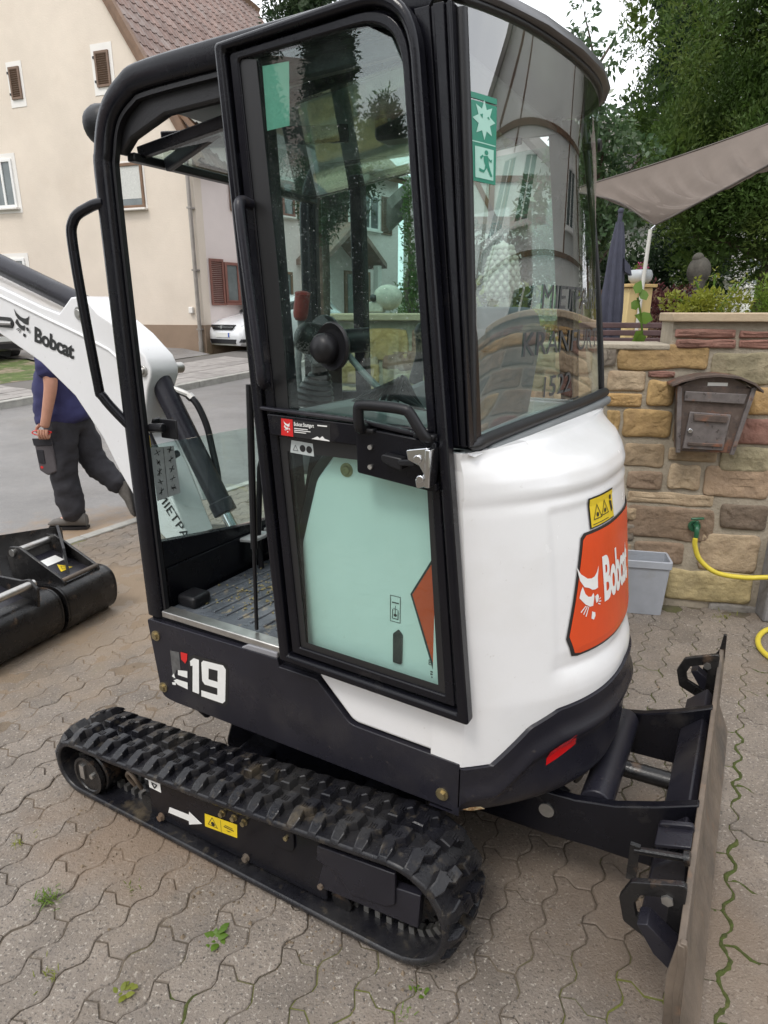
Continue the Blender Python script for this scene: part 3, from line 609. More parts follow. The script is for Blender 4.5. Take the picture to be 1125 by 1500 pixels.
for sx in (1, -1):
    m = MB(); m.prism([(-5.5*sx, 4.15), (0, 9.42), (0, 9.75), (-5.6*sx, 4.4)], -0.5, 10.3); m.build('roof', M['tile_grey'], h4, smooth=None)
h5 = thing('plastered_house', 'plain white house with a brown roof behind the photographer, seen only as a reflection', 'house', (-17.5, -1.5, 0), R(-75))
m = MB(); m.box(-5, 5, 0, -8, 0, 5.2) if False else m.box(-5, 5, -8, 0, 0, 5.2); m.prism([(-8, 5.2), (0, 5.2), (-4, 8.8)], -5, 5, axis='x'); m.build('wall', M['render_white'], h5, smooth=None)
for s_ in (0, 1):
    m = MB(); m.prism([(0.5, 4.75), (-4.0, 8.85), (-4.0, 9.1), (0.6, 4.95)] if s_ else [(-8.5, 4.75), (-4.0, 8.85), (-4.0, 9.1), (-8.6, 4.95)], -5.5, 5.5, axis='x'); m.build('roof', M['tile'], h5, smooth=None)
for x in (-3.6, -0.6, 2.2):
    for z in (1.1, 3.4): window(h5, x, x + 1.1, z, z + 1.25, 0.0, band=0.1, sgn=1)

# ------------------------------------------------------------------ foliage
def leaf_mat(name, c, c2, rough=0.5, spec=0.4): return pbr(name, c, rough, var=0.25, vscale=3.0, spec=spec, trans=0.42, layers=[(c2, 1.6, 0.45, 0.65, 0.75)])
M['needle'] = leaf_mat('yew_needles', (0.070, 0.128, 0.025), (0.135, 0.18, 0.035), 0.6)
M['needle_dark'] = leaf_mat('dark_needles', (0.028, 0.055, 0.022), (0.05, 0.08, 0.03), 0.6)
M['leaf_glossy'] = leaf_mat('glossy_leaves', (0.075, 0.135, 0.06), (0.12, 0.18, 0.07), 0.3, 0.7)
M['leaf_bright'] = leaf_mat('bright_leaves', (0.12, 0.22, 0.03), (0.20, 0.26, 0.04), 0.45)
M['leaf_yellow'] = leaf_mat('yellow_green_leaves', (0.22, 0.24, 0.03), (0.12, 0.17, 0.03), 0.5)
M['bark'] = pbr('bark', (0.085, 0.06, 0.045), 0.9, var=0.4, vscale=8, bump=0.02, bscale=14)
def leaves(name, clumps, n, size, mat, parent, seed=1, droop=0.0, aspect=0.5, up_bias=0.0, spread=1.0):
    """many small bent leaves scattered through ellipsoidal clumps: clumps = (centre, (rx, ry, rz))"""
    rng = np.random.default_rng(seed); vol = np.array([c[1][0]*c[1][1]*c[1][2] for c in clumps]) ** 0.7; idx = rng.choice(len(clumps), n, p=vol / vol.sum())
    C = np.array([c[0] for c in clumps])[idx]; Rr = np.array([c[1] for c in clumps])[idx]
    d = rng.normal(size=(n, 3)); d /= np.linalg.norm(d, axis=1)[:, None]; rad = rng.uniform(0.25, 1.0, n) ** 0.45 * spread
    P = C + d * Rr * rad[:, None]
    t = d * 0.7 + rng.normal(size=(n, 3)) * 0.6; t[:, 2] += up_bias - droop; t /= np.linalg.norm(t, axis=1)[:, None]
    w = np.cross(t, rng.normal(size=(n, 3))); w /= np.linalg.norm(w, axis=1)[:, None]; nn = np.cross(w, t)
    s = size * rng.uniform(0.6, 1.35, n)[:, None]
    q0 = P; q1 = P + t*s*0.5 + w*s*aspect*0.5 + nn*s*0.06; q2 = P + t*s + nn*s*-0.10; q3 = P + t*s*0.5 - w*s*aspect*0.5 + nn*s*0.06
    V = np.stack([q0, q1, q2, q3], 1).reshape(-1, 3)
    me = bpy.data.meshes.new(name); me.vertices.add(4*n); me.vertices.foreach_set('co', V.ravel()); me.loops.add(4*n); me.loops.foreach_set('vertex_index', np.arange(4*n, dtype=np.int32))
    me.polygons.add(n); me.polygons.foreach_set('loop_start', np.arange(0, 4*n, 4, dtype=np.int32)); me.polygons.foreach_set('loop_total', np.full(n, 4, dtype=np.int32)); me.update(); me.validate()
    return obj(name, me, mat, parent)
def tree(name, label, loc, trunk_h, trunk_r, clumps, n, size, mat, seed=1, cat='tree', group=None, limbs=8, core=0, **kw):
    t = thing(name, label, cat, loc, 0, group); rn = random.Random(seed); m = MB(); top = max(c[0][2] for c in clumps)
    path = [(rn.gauss(0, 0.04)*i, rn.gauss(0, 0.04)*i, top*0.95*i/6) for i in range(7)]; m.tube(smooth_path(path, 3), list(np.linspace(trunk_r*1.25, trunk_r*0.25, 19)), 10)
    for c in rn.sample(clumps, min(limbs, len(clumps))):
        z0 = max(trunk_h*0.7, c[0][2] - 0.9*rn.random() - 0.3); p0 = (0, 0, min(z0, top*0.9)); mid = (c[0][0]*0.5, c[0][1]*0.5, (p0[2] + c[0][2])/2 + 0.1); m.tube(smooth_path([p0, mid, c[0]], 3), list(np.linspace(trunk_r*0.4, trunk_r*0.1, 7)), 6)
    m.build('trunk', M['bark'], t, smooth=60); cr = leaves('crown', clumps, n, size, mat, t, seed, **kw)
    if core: leaves('inner_foliage', [(c, tuple(q*0.62 for q in r_)) for c, r_ in clumps], core*2, size*1.9, mat, cr, seed + 50, aspect=0.7)
    return t
rn = random.Random(3)
# the great yew: upright plumes of dark green right behind the garden
def plumes(n, rx, ry, z0, z1, w, rng, shape=lambda f: 1.0):
    out = []
    for i in range(n):
        a = rng.random()*2*math.pi; f = (i + rng.random()) / n; z = z0 + (z1 - z0)*f; k = shape(f) * (0.12 + 0.88*rng.random())
        out.append(((rx*k*math.cos(a), ry*k*math.sin(a), z), (w*rng.uniform(0.7, 1.2), w*rng.uniform(0.7, 1.2), w*rng.uniform(1.3, 2.4))))
    return out
yew_sh = lambda f: math.sin(math.pi*min(1, 0.22 + f*0.80)) ** 0.7 + 0.05
tree('yew_tree', 'huge dark green evergreen of upright feathery plumes behind the shade sail', (6.1, 10.6, 0.6), 1.8, 0.34, plumes(150, 2.6, 2.3, 1.9, 9.6, 0.46, rn, yew_sh), 170000, 0.070, M['needle'], seed=5, aspect=0.34, up_bias=0.5, core=9000)
extra = [((-1.0 + rn.gauss(0, 0.55), rn.gauss(-0.3, 0.5), rn.uniform(2.6, 4.6)), (0.42, 0.42, 0.75)) for _ in range(46)] + [((rn.uniform(-0.4, 1.8), -1.2, rn.uniform(2.4, 8.0)), (0.40, 0.36, 0.8)) for _ in range(26)]
leaves('crown', extra, 90000, 0.070, M['needle'], bpy.data.objects['yew_tree'], 77, aspect=0.34, up_bias=0.6)
tree('yew_tree', 'second dark evergreen filling the right edge behind the white far house', (9.6, 11.5, 0.6), 1.8, 0.3, plumes(90, 2.4, 2.3, 2.6, 9.5, 0.55, rn, yew_sh), 60000, 0.11, M['needle'], seed=6, aspect=0.34, up_bias=0.5, core=6000)
tree('bay_tree', 'loose glossy leaved tree with sky showing through, between cab and evergreen', (2.60, 8.8, 0.7), 1.4, 0.055, [((rn.gauss(0, 0.30), rn.gauss(0, 0.30), rn.uniform(1.7, 3.35)), (0.26, 0.26, 0.22)) for _ in range(30)] + [((-0.30, 0, 3.7), (0.2, 0.2, 0.3)), ((-0.28, 0.1, 4.25), (0.16, 0.16, 0.3)), ((0.05, 0, 3.8), (0.16, 0.16, 0.25))], 5200, 0.095, M['leaf_glossy'], seed=8, droop=0.25, aspect=0.45)
tree('pine_tree', 'tall dark pine with a bare trunk on the far pavement, seen through the door glass', (-1.15, 12.0, 0.30), 2.9, 0.13, plumes(56, 0.95, 0.95, 2.9, 7.2, 0.36, rn, lambda f: 1.05 - 0.75*f), 34000, 0.075, M['needle_dark'], seed=9, aspect=0.3, core=1200)
tree('cone_cypress', 'narrow bright green cone shaped conifer behind the garden wall', (0.42, 8.6, 0.1), 0.3, 0.06, plumes(60, 0.42, 0.42, 0.4, 2.95, 0.16, rn, lambda f: 1.1 - f), 9000, 0.05, M['needle'], seed=10, aspect=0.4, up_bias=0.6)
tree('spruce_tree', 'dark spruce far off behind the garden, its tip against the pale sky', (6.9, 17.5, 0.8), 1.5, 0.2, plumes(70, 1.5, 1.5, 1.5, 10.6, 0.5, rn, lambda f: 1.1 - f), 22000, 0.12, M['needle_dark'], seed=12, aspect=0.35, core=2500)
for k, (x, y, h, r_, lb) in enumerate(((-13.0, -5.0, 7.5, 1.05, 'tall fir behind the photographer, mirrored in the upper door glass'), (-14.0, -3.6, 8.5, 1.3, 'broad fir near the street behind the photographer, seen as a reflection'), (-12.0, -5.7, 5.2, 0.7, 'small fir behind the photographer, nearest of the mirrored trees'))):
    tree('fir_tree', lb, (x, y, 0), 1.6, 0.2, plumes(60, r_, r_, 1.4, h, 0.5, rn, lambda f: 1.1 - f), 26000, 0.11, M['needle_dark'], seed=20 + k, aspect=0.35, core=2500)
# ================================================================== GARDEN WALL AND WHAT STANDS ON IT
gw = thing('garden_wall', 'rough sandstone garden wall of mixed ochre, red and brown blocks with a pale coping', 'wall', (WALL_P.x, WALL_P.y, 0), math.atan2(WALL_D.y, WALL_D.x))
# local x = along the wall (to the right), y = away from the yard, z up
M['mortar'] = pbr('mortar', (0.345, 0.30, 0.235), 0.9, var=0.2, vscale=6, bump=0.006, bscale=70)
def stone_mat(n, c, c2): return pbr('sandstone_' + n, c, 0.85, var=0.26, vscale=9, bump=0.020, bscale=13, objrand=0.12, layers=[(c2, 6, 0.45, 0.68, 0.8), (tuple(x*0.55 for x in c), 22, 0.58, 0.72, 0.5)])
ST = {'ochre': stone_mat('ochre', (0.413, 0.275, 0.120), (0.312, 0.201, 0.097)), 'orange': stone_mat('orange', (0.438, 0.275, 0.114), (0.375, 0.268, 0.154)), 'red': stone_mat('red', (0.231, 0.116, 0.089), (0.300, 0.177, 0.137)), 'green': stone_mat('olive', (0.281, 0.244, 0.154), (0.338, 0.281, 0.188)),
      'beige': stone_mat('beige', (0.413, 0.317, 0.211), (0.338, 0.238, 0.154)), 'pink': stone_mat('pink', (0.375, 0.268, 0.182), (0.438, 0.311, 0.205)), 'tan': stone_mat('tan', (0.312, 0.232, 0.148), (0.250, 0.183, 0.114)), 'brown': stone_mat('brown', (0.250, 0.177, 0.120), (0.312, 0.226, 0.160)),
      'dark': stone_mat('dark', (0.156, 0.116, 0.085), (0.213, 0.165, 0.120)), 'grey': stone_mat('grey', (0.237, 0.201, 0.160), (0.175, 0.146, 0.120)), 'yellow': stone_mat('yellow', (0.450, 0.366, 0.194), (0.388, 0.317, 0.182)), 'slate': stone_mat('slate', (0.250, 0.232, 0.211), (0.312, 0.287, 0.245))}
LEFT = -1.76
m = MB(); m.box(LEFT, 3.6, 0.0, 0.30, -0.1, 1.455); m.box(0.06, 3.6, 0.002, 0.30, 1.40, 1.592); m.box(LEFT, -1.22, 0.002, 0.42, 1.40, 1.592); m.build('wall_core', M['mortar'], gw, smooth=None)
def stone(s0, s1, z0, z1, col, depth=None, face=-1, y0=0.0):
    rn_ = random.Random(hash((round(s0*1000), round(z0*1000))) & 0xffff); d = depth or rn_.uniform(0.006, 0.018); w, h = s1 - s0, z1 - z0; g = min(w, h)
    base = fillet([(s0 + rn_.uniform(-.03, .06)*g, z0 + rn_.uniform(-.03, .06)*h), (s1 - rn_.uniform(-.03, .06)*g, z0 + rn_.uniform(-.03, .06)*h), (s1 - rn_.uniform(-.03, .08)*g, z1 - rn_.uniform(-.03, .06)*h), (s0 + rn_.uniform(-.03, .08)*g, z1 - rn_.uniform(-.03, .06)*h)], 0.16*g, 2)
    out = []
    for i in range(len(base)):                     # extra points along the long edges keep them from being ruler straight
        a, b = base[i], base[(i+1) % len(base)]; out.append(a)
        L = math.hypot(b[0]-a[0], b[1]-a[1])
        if L > 0.09:
            k = 2 if L < 0.25 else 4
            for q in range(1, k): out.append((a[0] + (b[0]-a[0])*q/k + rn_.gauss(0, 0.0035), a[1] + (b[1]-a[1])*q/k + rn_.gauss(0, 0.0045)))
    n = len(out); cx = sum(p[0] for p in out)/n; cz = sum(p[1] for p in out)/n
    def lp(f, dd, j): return [(cx + (p[0]-cx)*f, y0 + face*(dd + rn_.gauss(0, j)), cz + (p[1]-cz)*f) for p in out]
    fx_ = 1 - 0.010/max(w, 0.02)*1.4
    def lt(t, dd, j):                               # the outline drawn in by the same distance all round
        fx_, fz_ = max(0.12, 1 - 2*t/w), max(0.12, 1 - 2*t/h); return [(cx + (p[0]-cx)*fx_, y0 + face*(dd + rn_.gauss(0, j)), cz + (p[1]-cz)*fz_) for p in out]
    rings_ = [lt(0, -0.01, 0), lt(0.0, d*0.55, 0.0008), lt(0.006, d*0.92, 0.0012), lt(min(0.020, h*0.2), d, 0.0022), lt(min(0.042, h*0.34), d, 0.0030), lt(min(0.07, h*0.43), d, 0.0022)]
    m = MB(); m.add(sum(rings_, []), [(r*n + i, r*n + (i+1) % n, (r+1)*n + (i+1) % n, (r+1)*n + i) for r in range(5) for i in range(n)] + [list(range(5*n, 6*n))])
    return m.build('stone', ST[col], gw, smooth=180)
STONES = [('ochre', -0.202, 0.257, 1.348, 1.475), ('grey', -0.29, -0.209, 1.360, 1.478), ('red', 0.073, 0.364, 1.516, 1.557), ('red', 0.08, 0.371, 1.464, 1.508), ('red', 0.382, 0.66, 1.513, 1.553), ('red', 0.389, 0.64, 1.468, 1.506), ('green', 0.272, 0.60, 1.285, 1.450), ('beige', -0.247, -0.045, 1.233, 1.345), ('red', -0.036, 0.097, 1.310, 1.341), ('ochre', -0.031, 0.112, 1.152, 1.298),
 ('orange', -0.236, -0.052, 1.147, 1.22), ('ochre', -0.146, 0.122, 0.982, 1.137), ('orange', 0.462, 0.64, 1.122, 1.270), ('red', 0.433, 0.67, 0.962, 1.108), ('tan', -0.115, 0.097, 0.816, 0.954), ('tan', 0.116, 0.366, 0.862, 0.935), ('green', 0.387, 0.66, 0.813, 0.950), ('brown', -0.08, 0.108, 0.689, 0.795), ('beige', 0.125, 0.300, 0.693, 0.846), ('pink', 0.312, 0.66, 0.664, 0.845),
 ('beige', -0.07, 0.382, 0.606, 0.676), ('brown', -0.06, 0.408, 0.402, 0.594), ('dark', 0.428, 0.672, 0.485, 0.632), ('brown', 0.0, 0.275, 0.252, 0.386), ('beige', 0.354, 0.672, 0.232, 0.455), ('yellow', 0.196, 0.666, 0.045, 0.228), ('slate', 0.443, 0.80, -0.04, 0.032), ('ochre', -0.225, -0.158, 1.009, 1.129), ('ochre', 0.13, 0.43, 1.12, 1.28), ('tan', 0.13, 0.42, 0.96, 1.11)]
for c_, a, b, z0, z1 in STONES: stone(a, b, z0, z1, c_)
def courses(s0, s1, ztop, seed):
    r_ = random.Random(seed); z = 0.03
    while z < ztop - 0.06:
        h = min(r_.uniform(0.09, 0.19), ztop - 0.012 - z); s = s0
        while s < s1 - 0.04:
            w = min(r_.uniform(0.16, 0.44), s1 - s); stone(s + 0.006, s + w - 0.010, z + 0.006, z + h - 0.008, r_.choice(['ochre', 'beige', 'brown', 'tan', 'orange', 'red', 'pink', 'grey', 'green'])); s += w
        z += h
courses(LEFT, -0.30, 1.455, 2); courses(0.69, 3.0, 1.56, 5); courses(-0.12, 0.0, 0.60, 8); courses(LEFT, -1.24, 1.575, 12)
for a, b in ((0.045, 0.62), (0.625, 1.25), (1.255, 1.9), (1.905, 2.6)):
    m = MB(); m.box(a, b, -0.035, 0.33, 1.594, 1.640); m.build('coping_stone', pbr('coping_sandstone', (0.44, 0.345, 0.235), 0.8, var=0.16, vscale=6, bump=0.003, bscale=60, layers=[((0.35, 0.26, 0.17), 9, 0.55, 0.7, 0.5)]) if a < 0.1 else bpy.data.materials['coping_sandstone'], gw, bevel=0.007)
m = MB(); m.box(LEFT - 0.03, -1.20, -0.04, 0.45, 1.594, 1.635); m.build('coping_stone', bpy.data.materials['coping_sandstone'], gw, bevel=0.008)
m = MB(); m.box(LEFT + 0.545, 0.055, -0.02, 0.32, 1.452, 1.482); m.build('wall_top_bed', M['mortar'], gw, smooth=None, bevel=0.008)
def gwp(s, y, z): return (WALL_P.x + WALL_D.x*s - WALL_N.x*y, WALL_P.y + WALL_D.y*s - WALL_N.y*y, z)   # wall coordinates to the world
WR = math.atan2(WALL_D.y, WALL_D.x)

# ---- rusty letterbox
M['rust_box'] = pbr('rusty_sheet', (0.105, 0.078, 0.066), 0.55, metal=0.15, var=0.3, vscale=16, bump=0.0012, bscale=110, layers=[((0.26, 0.10, 0.05), 8, 0.54, 0.68, 0.75), ((0.06, 0.05, 0.05), 26, 0.58, 0.68, 0.7), ((0.27, 0.24, 0.22), 12, 0.6, 0.74, 0.5)])
M['grey_box'] = pbr('worn_grey_sheet', (0.15, 0.132, 0.128), 0.5, metal=0.15, var=0.25, vscale=20, layers=[((0.05, 0.04, 0.035), 34, 0.60, 0.66, 0.9), ((0.28, 0.13, 0.07), 11, 0.58, 0.7, 0.6)])
mb = thing('letterbox', 'rusty old metal letterbox with a curved roof hung on the stone wall', 'letterbox', gwp(0.275, 0, 0), WR)
m = MB(); m.prism([(-0.172, 1.285), (0.178, 1.275), (0.165, 1.22), (0.120, 0.938), (-0.135, 0.940), (-0.165, 1.20)], -0.125, -0.012); m.build('body', M['rust_box'], mb, bevel=0.004)
arc = [(-0.215, 1.290), (-0.17, 1.312), (-0.09, 1.335), (0.0, 1.344), (0.10, 1.334), (0.17, 1.305), (0.215, 1.268)]
m = MB(); m.prism(arc + [(a, b - 0.012) for a, b in arc[::-1]], -0.165, -0.01); m.prism([(a*0.8, b - 0.013) for a, b in arc] + [(0.172, 1.27), (-0.172, 1.28)], -0.122, -0.012); m.build('roof', M['rust_box'], mb, smooth=40, bevel=0.002)
for (x0, xb) in ((-0.185, -0.150), (0.168, 0.112)):
    m = MB(); m.prism([(x0, 1.280), (x0 + 0.022, 1.280), (xb + 0.022, 0.932), (xb, 0.932)], -0.140, -0.125); m.build('side_rail', M['grey_box'], mb, bevel=0.003)
m = MB(); m.prism([(-0.145, 1.255), (0.150, 1.246), (0.143, 1.195), (-0.145, 1.205)], -0.140, -0.127); m.build('slot_flap', M['grey_box'], mb, bevel=0.004)
m = MB(); m.prism([(-0.108, 1.150), (0.090, 1.140), (0.078, 0.952), (-0.122, 0.955)], -0.138, -0.126); dr = m.build('door', M['grey_box'], mb, bevel=0.004)
m = MB(); m.prism([(-0.09, 1.142), (0.075, 1.133), (0.072, 1.098), (-0.088, 1.105)], -0.149, -0.138); m.build('ledge', M['rust_box'], dr, bevel=0.003); m = MB(); m.prism([(-0.10, 0.992), (0.070, 0.990), (0.068, 0.972), (-0.10, 0.974)], -0.147, -0.138); m.build('ledge', M['rust_box'], dr, bevel=0.003)
m = MB(); m.cyl((-0.098, -0.152, 1.052), (-0.098, -0.138, 1.052), 0.012, 14); m.build('lock', M['chrome'], dr, bevel=0.002)
decal('label', [rect(-0.04, 1.283, 0.055, 1.300)], lambda a, b: (a, -0.1245, b), M['white_print'], mb)
# ---- tap, hose
tp_ = thing('garden_tap', 'small green garden tap on a brown wall stone', 'tap', gwp(0.297, 0, 0), WR)
M['tap_green'] = pbr('green_enamel', (0.02, 0.10, 0.05), 0.3)
m = MB(); m.lathe([(0.001, 0.02), (0.030, 0.016), (0.034, 0.0), (0.001, -0.01)], 18, Matrix.Translation((0, -0.03, 0.500)) @ Matrix.Rotation(R(90), 4, 'X')); m.build('rosette', M['tap_green'], tp_)
m = MB(); m.tube(smooth_path([(0, -0.03, 0.505), (0, -0.075, 0.512), (0.0, -0.095, 0.495), (0.0, -0.098, 0.455)], 4), 0.013, 10); m.build('spout', M['tap_green'], tp_, smooth=60)
m = MB(); m.cyl((0, -0.07, 0.515), (0, -0.07, 0.545), 0.010, 10); m.bar((-0.032, -0.07, 0.552), (0.034, -0.072, 0.560), 0.018, 0.012); m.build('handle', M['tap_green'], tp_, bevel=0.004)
hose = smooth_path([(1.708, 3.355, 0.455), (1.712, 3.352, 0.41), (1.745, 3.34, 0.335), (1.83, 3.31, 0.272), (1.97, 3.28, 0.256), (2.12, 3.24, 0.272), (2.34, 3.19, 0.25), (2.46, 3.15, 0.12), (2.38, 3.16, 0.02), (2.20, 3.18, 0.013), (2.06, 3.14, 0.013), (1.955, 3.04, 0.013), (1.905, 2.91, 0.013), (1.93, 2.78, 0.013), (2.05, 2.66, 0.013), (2.25, 2.60, 0.013), (2.6, 2.7, 0.013), (3.0, 2.5, 0.013)], 8)
m = MB(); m.tube(hose, 0.0135, 12); h = m.build('garden_hose', pbr('yellow_hose', (0.62, 0.50, 0.05), 0.4, var=0.06, vscale=20), None, smooth=60); tag(h, 'yellow garden hose looping from the wall tap down onto the pavers', 'hose')
# ---- grey tub by the wall
tub = thing('plastic_tub', 'pale grey plastic tub standing on the pavers at the foot of the wall', 'tub', gwp(0.045, -0.10, 0), WR)
M['tub'] = pbr('grey_plastic_tub', (0.36, 0.38, 0.42), 0.5, var=0.08, vscale=12, layers=[((0.26, 0.25, 0.23), 8, 0.6, 0.8, 0.4)])
def rr(x, y, r): return fillet([(-x, -y), (x, -y), (x, y), (-x, y)], r, 3)
m = MB(); lo, hi, ii, il = rr(0.112, 0.070, 0.02), rr(0.128, 0.084, 0.02), rr(0.122, 0.078, 0.018), rr(0.108, 0.066, 0.018); k = len(lo)
V = [(a, b, 0.002) for a, b in lo] + [(a, b, 0.325) for a, b in hi] + [(a, b, 0.325) for a, b in ii] + [(a, b, 0.03) for a, b in il]
m.add(V, [list(range(k))[::-1]] + [(r*k + i, r*k + (i+1) % k, (r+1)*k + (i+1) % k, (r+1)*k + i) for r in range(3) for i in range(k)] + [list(range(3*k, 4*k))]); m.build('body', M['tub'], tub, smooth=40)
m = MB(); m.ring(rr(0.134, 0.090, 0.02), rr(0.121, 0.077, 0.018), 0.285, 0.328, axis='z'); m.build('rim', M['tub'], tub, smooth=40, bevel=0.003)
# ---- meter cabinet at the right edge of the picture
mc = thing('meter_cabinet', 'small grey stone post with a dark metal plate at the foot of the wall', 'cabinet', gwp(0.69, -0.02, 0), WR)
m = MB(); m.box(0.0, 0.30, -0.12, 0.02, 0.0, 0.46); m.build('post', pbr('grey_granite', (0.22, 0.215, 0.22), 0.7, var=0.2, vscale=30, bump=0.002, bscale=90), mc, bevel=0.01)
m = MB(); m.box(0.02, 0.26, -0.135, -0.12, 0.215, 0.40); m.build('plate', pbr('grey_plate', (0.09, 0.10, 0.10), 0.4, var=0.15, vscale=20), mc, bevel=0.004)

# ---- skull and pine cone ornaments, plants on the wall
sk = thing('skull_ornament', 'stone skull ornament sitting on the coping of the wall behind the cab', 'ornament', gwp(-1.50, 0.10, 1.637), WR)
M['cast_stone'] = pbr('cast_stone', (0.44, 0.42, 0.36), 0.85, var=0.2, vscale=20, bump=0.003, bscale=70)
m = MB(); m.sphere((0.02, 0, 0.085), 0.075, 18, 12, sc=(1.15, 0.9, 0.95)); m.box(-0.085, 0.0, -0.045, 0.045, 0.002, 0.062); m.build('cranium', M['cast_stone'], sk, smooth=60, bevel=0.008)
m = MB()
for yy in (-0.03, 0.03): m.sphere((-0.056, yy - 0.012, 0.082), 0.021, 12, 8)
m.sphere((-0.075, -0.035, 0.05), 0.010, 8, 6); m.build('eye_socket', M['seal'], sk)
pc = thing('pine_cone_finial', 'pale stone pine cone finial on a round foot standing on the wall', 'ornament', gwp(-0.84, 0.14, 1.482), WR)
m = MB(); m.lathe([(0.001, 0), (0.09, 0), (0.09, 0.025), (0.055, 0.05), (0.035, 0.09), (0.035, 0.15), (0.065, 0.19), (0.07, 0.21), (0.001, 0.22)], 24); m.build('pedestal', M['cast_stone'], pc, smooth=50)
m = MB(); co = [(0.001, 0.20), (0.05, 0.22), (0.082, 0.28), (0.088, 0.35), (0.075, 0.43), (0.045, 0.50), (0.001, 0.535)]; m.lathe(co, 24)
for j in range(11):
    for i in range(12):
        z = 0.225 + j*0.027; r_ = float(np.interp(z, [c[1] for c in co], [c[0] for c in co])); a = 2*math.pi*(i + 0.5*(j % 2))/12; m.sphere((r_*math.cos(a), r_*math.sin(a), z), 0.017, 6, 4, sc=(1, 1, 1.1))
m.build('cone', M['cast_stone'], pc, smooth=60)
def plant(name, label, loc, clumps, n, size, mat, seed, stems=6, h=0.3, **kw):
    t = thing(name, label, 'plant', loc); rn_ = random.Random(seed); m = MB()
    for c in rn_.sample(clumps, min(stems, len(clumps))): m.tube(smooth_path([(c[0][0]*0.2, c[0][1]*0.2, 0), (c[0][0]*0.6, c[0][1]*0.6, c[0][2]*0.6), c[0]], 3), 0.006, 5)
    m.build('stem', M['bark'] if h > 0.5 else M['leaf_bright'], t, smooth=60); leaves('foliage', clumps, n, size, mat, t, seed, **kw); return t
r4 = random.Random(8)
def cl(n, sx, sy, z0, z1, r): return [((r4.uniform(-sx, sx), r4.uniform(-sy, sy), r4.uniform(z0, z1)), (r, r, r*1.2)) for _ in range(n)]
plant('wall_shrub', 'yellow green shrub growing on the wall behind the cab beside the pine cone', gwp(-0.78, 0.22, 1.47), cl(16, 0.30, 0.10, 0.05, 0.26, 0.09), 900, 0.05, M['leaf_yellow'], 3)
plant('rosemary_bush', 'feathery bright green herb sprigs in the raised bed at the right edge', gwp(0.56, 0.22, 1.60), [((x, 0.0, z), (0.035, 0.035, 0.05)) for x in (-0.03, 0.06, 0.16, 0.25) for z in np.arange(0.03, 0.02 + (0.19 if x < 0 else 0.12), 0.03)], 1600, 0.035, M['leaf_bright'], 4, aspect=0.18, up_bias=0.5)
plant('yellow_herb', 'low yellowish herb spilling over the raised wall bed', gwp(0.26, 0.22, 1.60), cl(22, 0.18, 0.10, 0.01, 0.12, 0.045), 1500, 0.03, M['leaf_yellow'], 5, aspect=0.4, up_bias=0.3)
plant('dry_stalks', 'thin dry stalks standing among the herbs on the wall', gwp(0.30, 0.26, 1.60), [((x, 0.02, z), (0.012, 0.012, 0.03)) for x, z in ((-0.10, 0.20), (0.0, 0.24), (0.12, 0.19), (0.17, 0.22), (-0.2, 0.12))], 60, 0.025, M['leaf_yellow'], 6, stems=5)
# climbing stem with a few big leaves in front of the wall's raised end
hy = thing('big_leaf_plant', 'young plant with a few large fresh green leaves left of the raised wall', 'plant', gwp(-0.03, 0.30, 1.20)); m = MB(); m.tube(smooth_path([(0.02, 0, 0), (0.0, 0, 0.25), (-0.03, 0, 0.42), (-0.06, 0, 0.52)], 4), 0.006, 6); m.build('stem', M['leaf_bright'], hy, smooth=60)
for (x, z, s_, ax) in ((-0.085, 0.54, 0.085, 0.5), (-0.02, 0.505, 0.075, -0.4), (-0.10, 0.46, 0.08, 0.9), (0.03, 0.40, 0.10, -1.3), (0.005, 0.31, 0.085, -2.0), (-0.06, 0.34, 0.09, 2.4), (0.03, 0.24, 0.08, -1.7)):
    m = MB(); P = [(0, 0), (0.32, 0.30), (0.30, 0.62), (0, 1.05), (-0.30, 0.62), (-0.32, 0.30)]; T = Matrix.Translation((x, -0.03, z)) @ Matrix.Rotation(ax, 4, 'Y') @ Matrix.Rotation(R(-24), 4, 'X')
    m.add([(0, 0.0, 0.5*s_)] + [(a*s_, 0.12*abs(a)*s_, b*s_) for a, b in P], [(0, i+1, (i+1) % 6 + 1) for i in range(6)], M=T); m.build('leaf', M['leaf_bright'], hy, smooth=60, fix=False)
hd = thing('laurel_hedge', 'dark laurel hedge closing off the garden under the evergreen branches', 'hedge', (3.6, 12.4, 0.92)); hc_ = cl(90, 2.3, 0.45, 0.1, 2.1, 0.34); m = MB()
for c in hc_[:14]: m.tube([(c[0][0], c[0][1], 0), c[0]], 0.02, 5)
m.build('stem', M['bark'], hd); leaves('foliage', hc_, 16000, 0.10, M['needle_dark'], hd, 15, aspect=0.5)
red = plant('barberry_bush', 'dark red leaved bush behind the bench in the garden', (3.2, 8.2, 0.9), cl(26, 0.55, 0.25, 0.2, 0.95, 0.14), 2600, 0.05, leaf_mat('dark_red_leaves', (0.075, 0.02, 0.02), (0.12, 0.03, 0.035), 0.5), 7, stems=10, h=1.0)
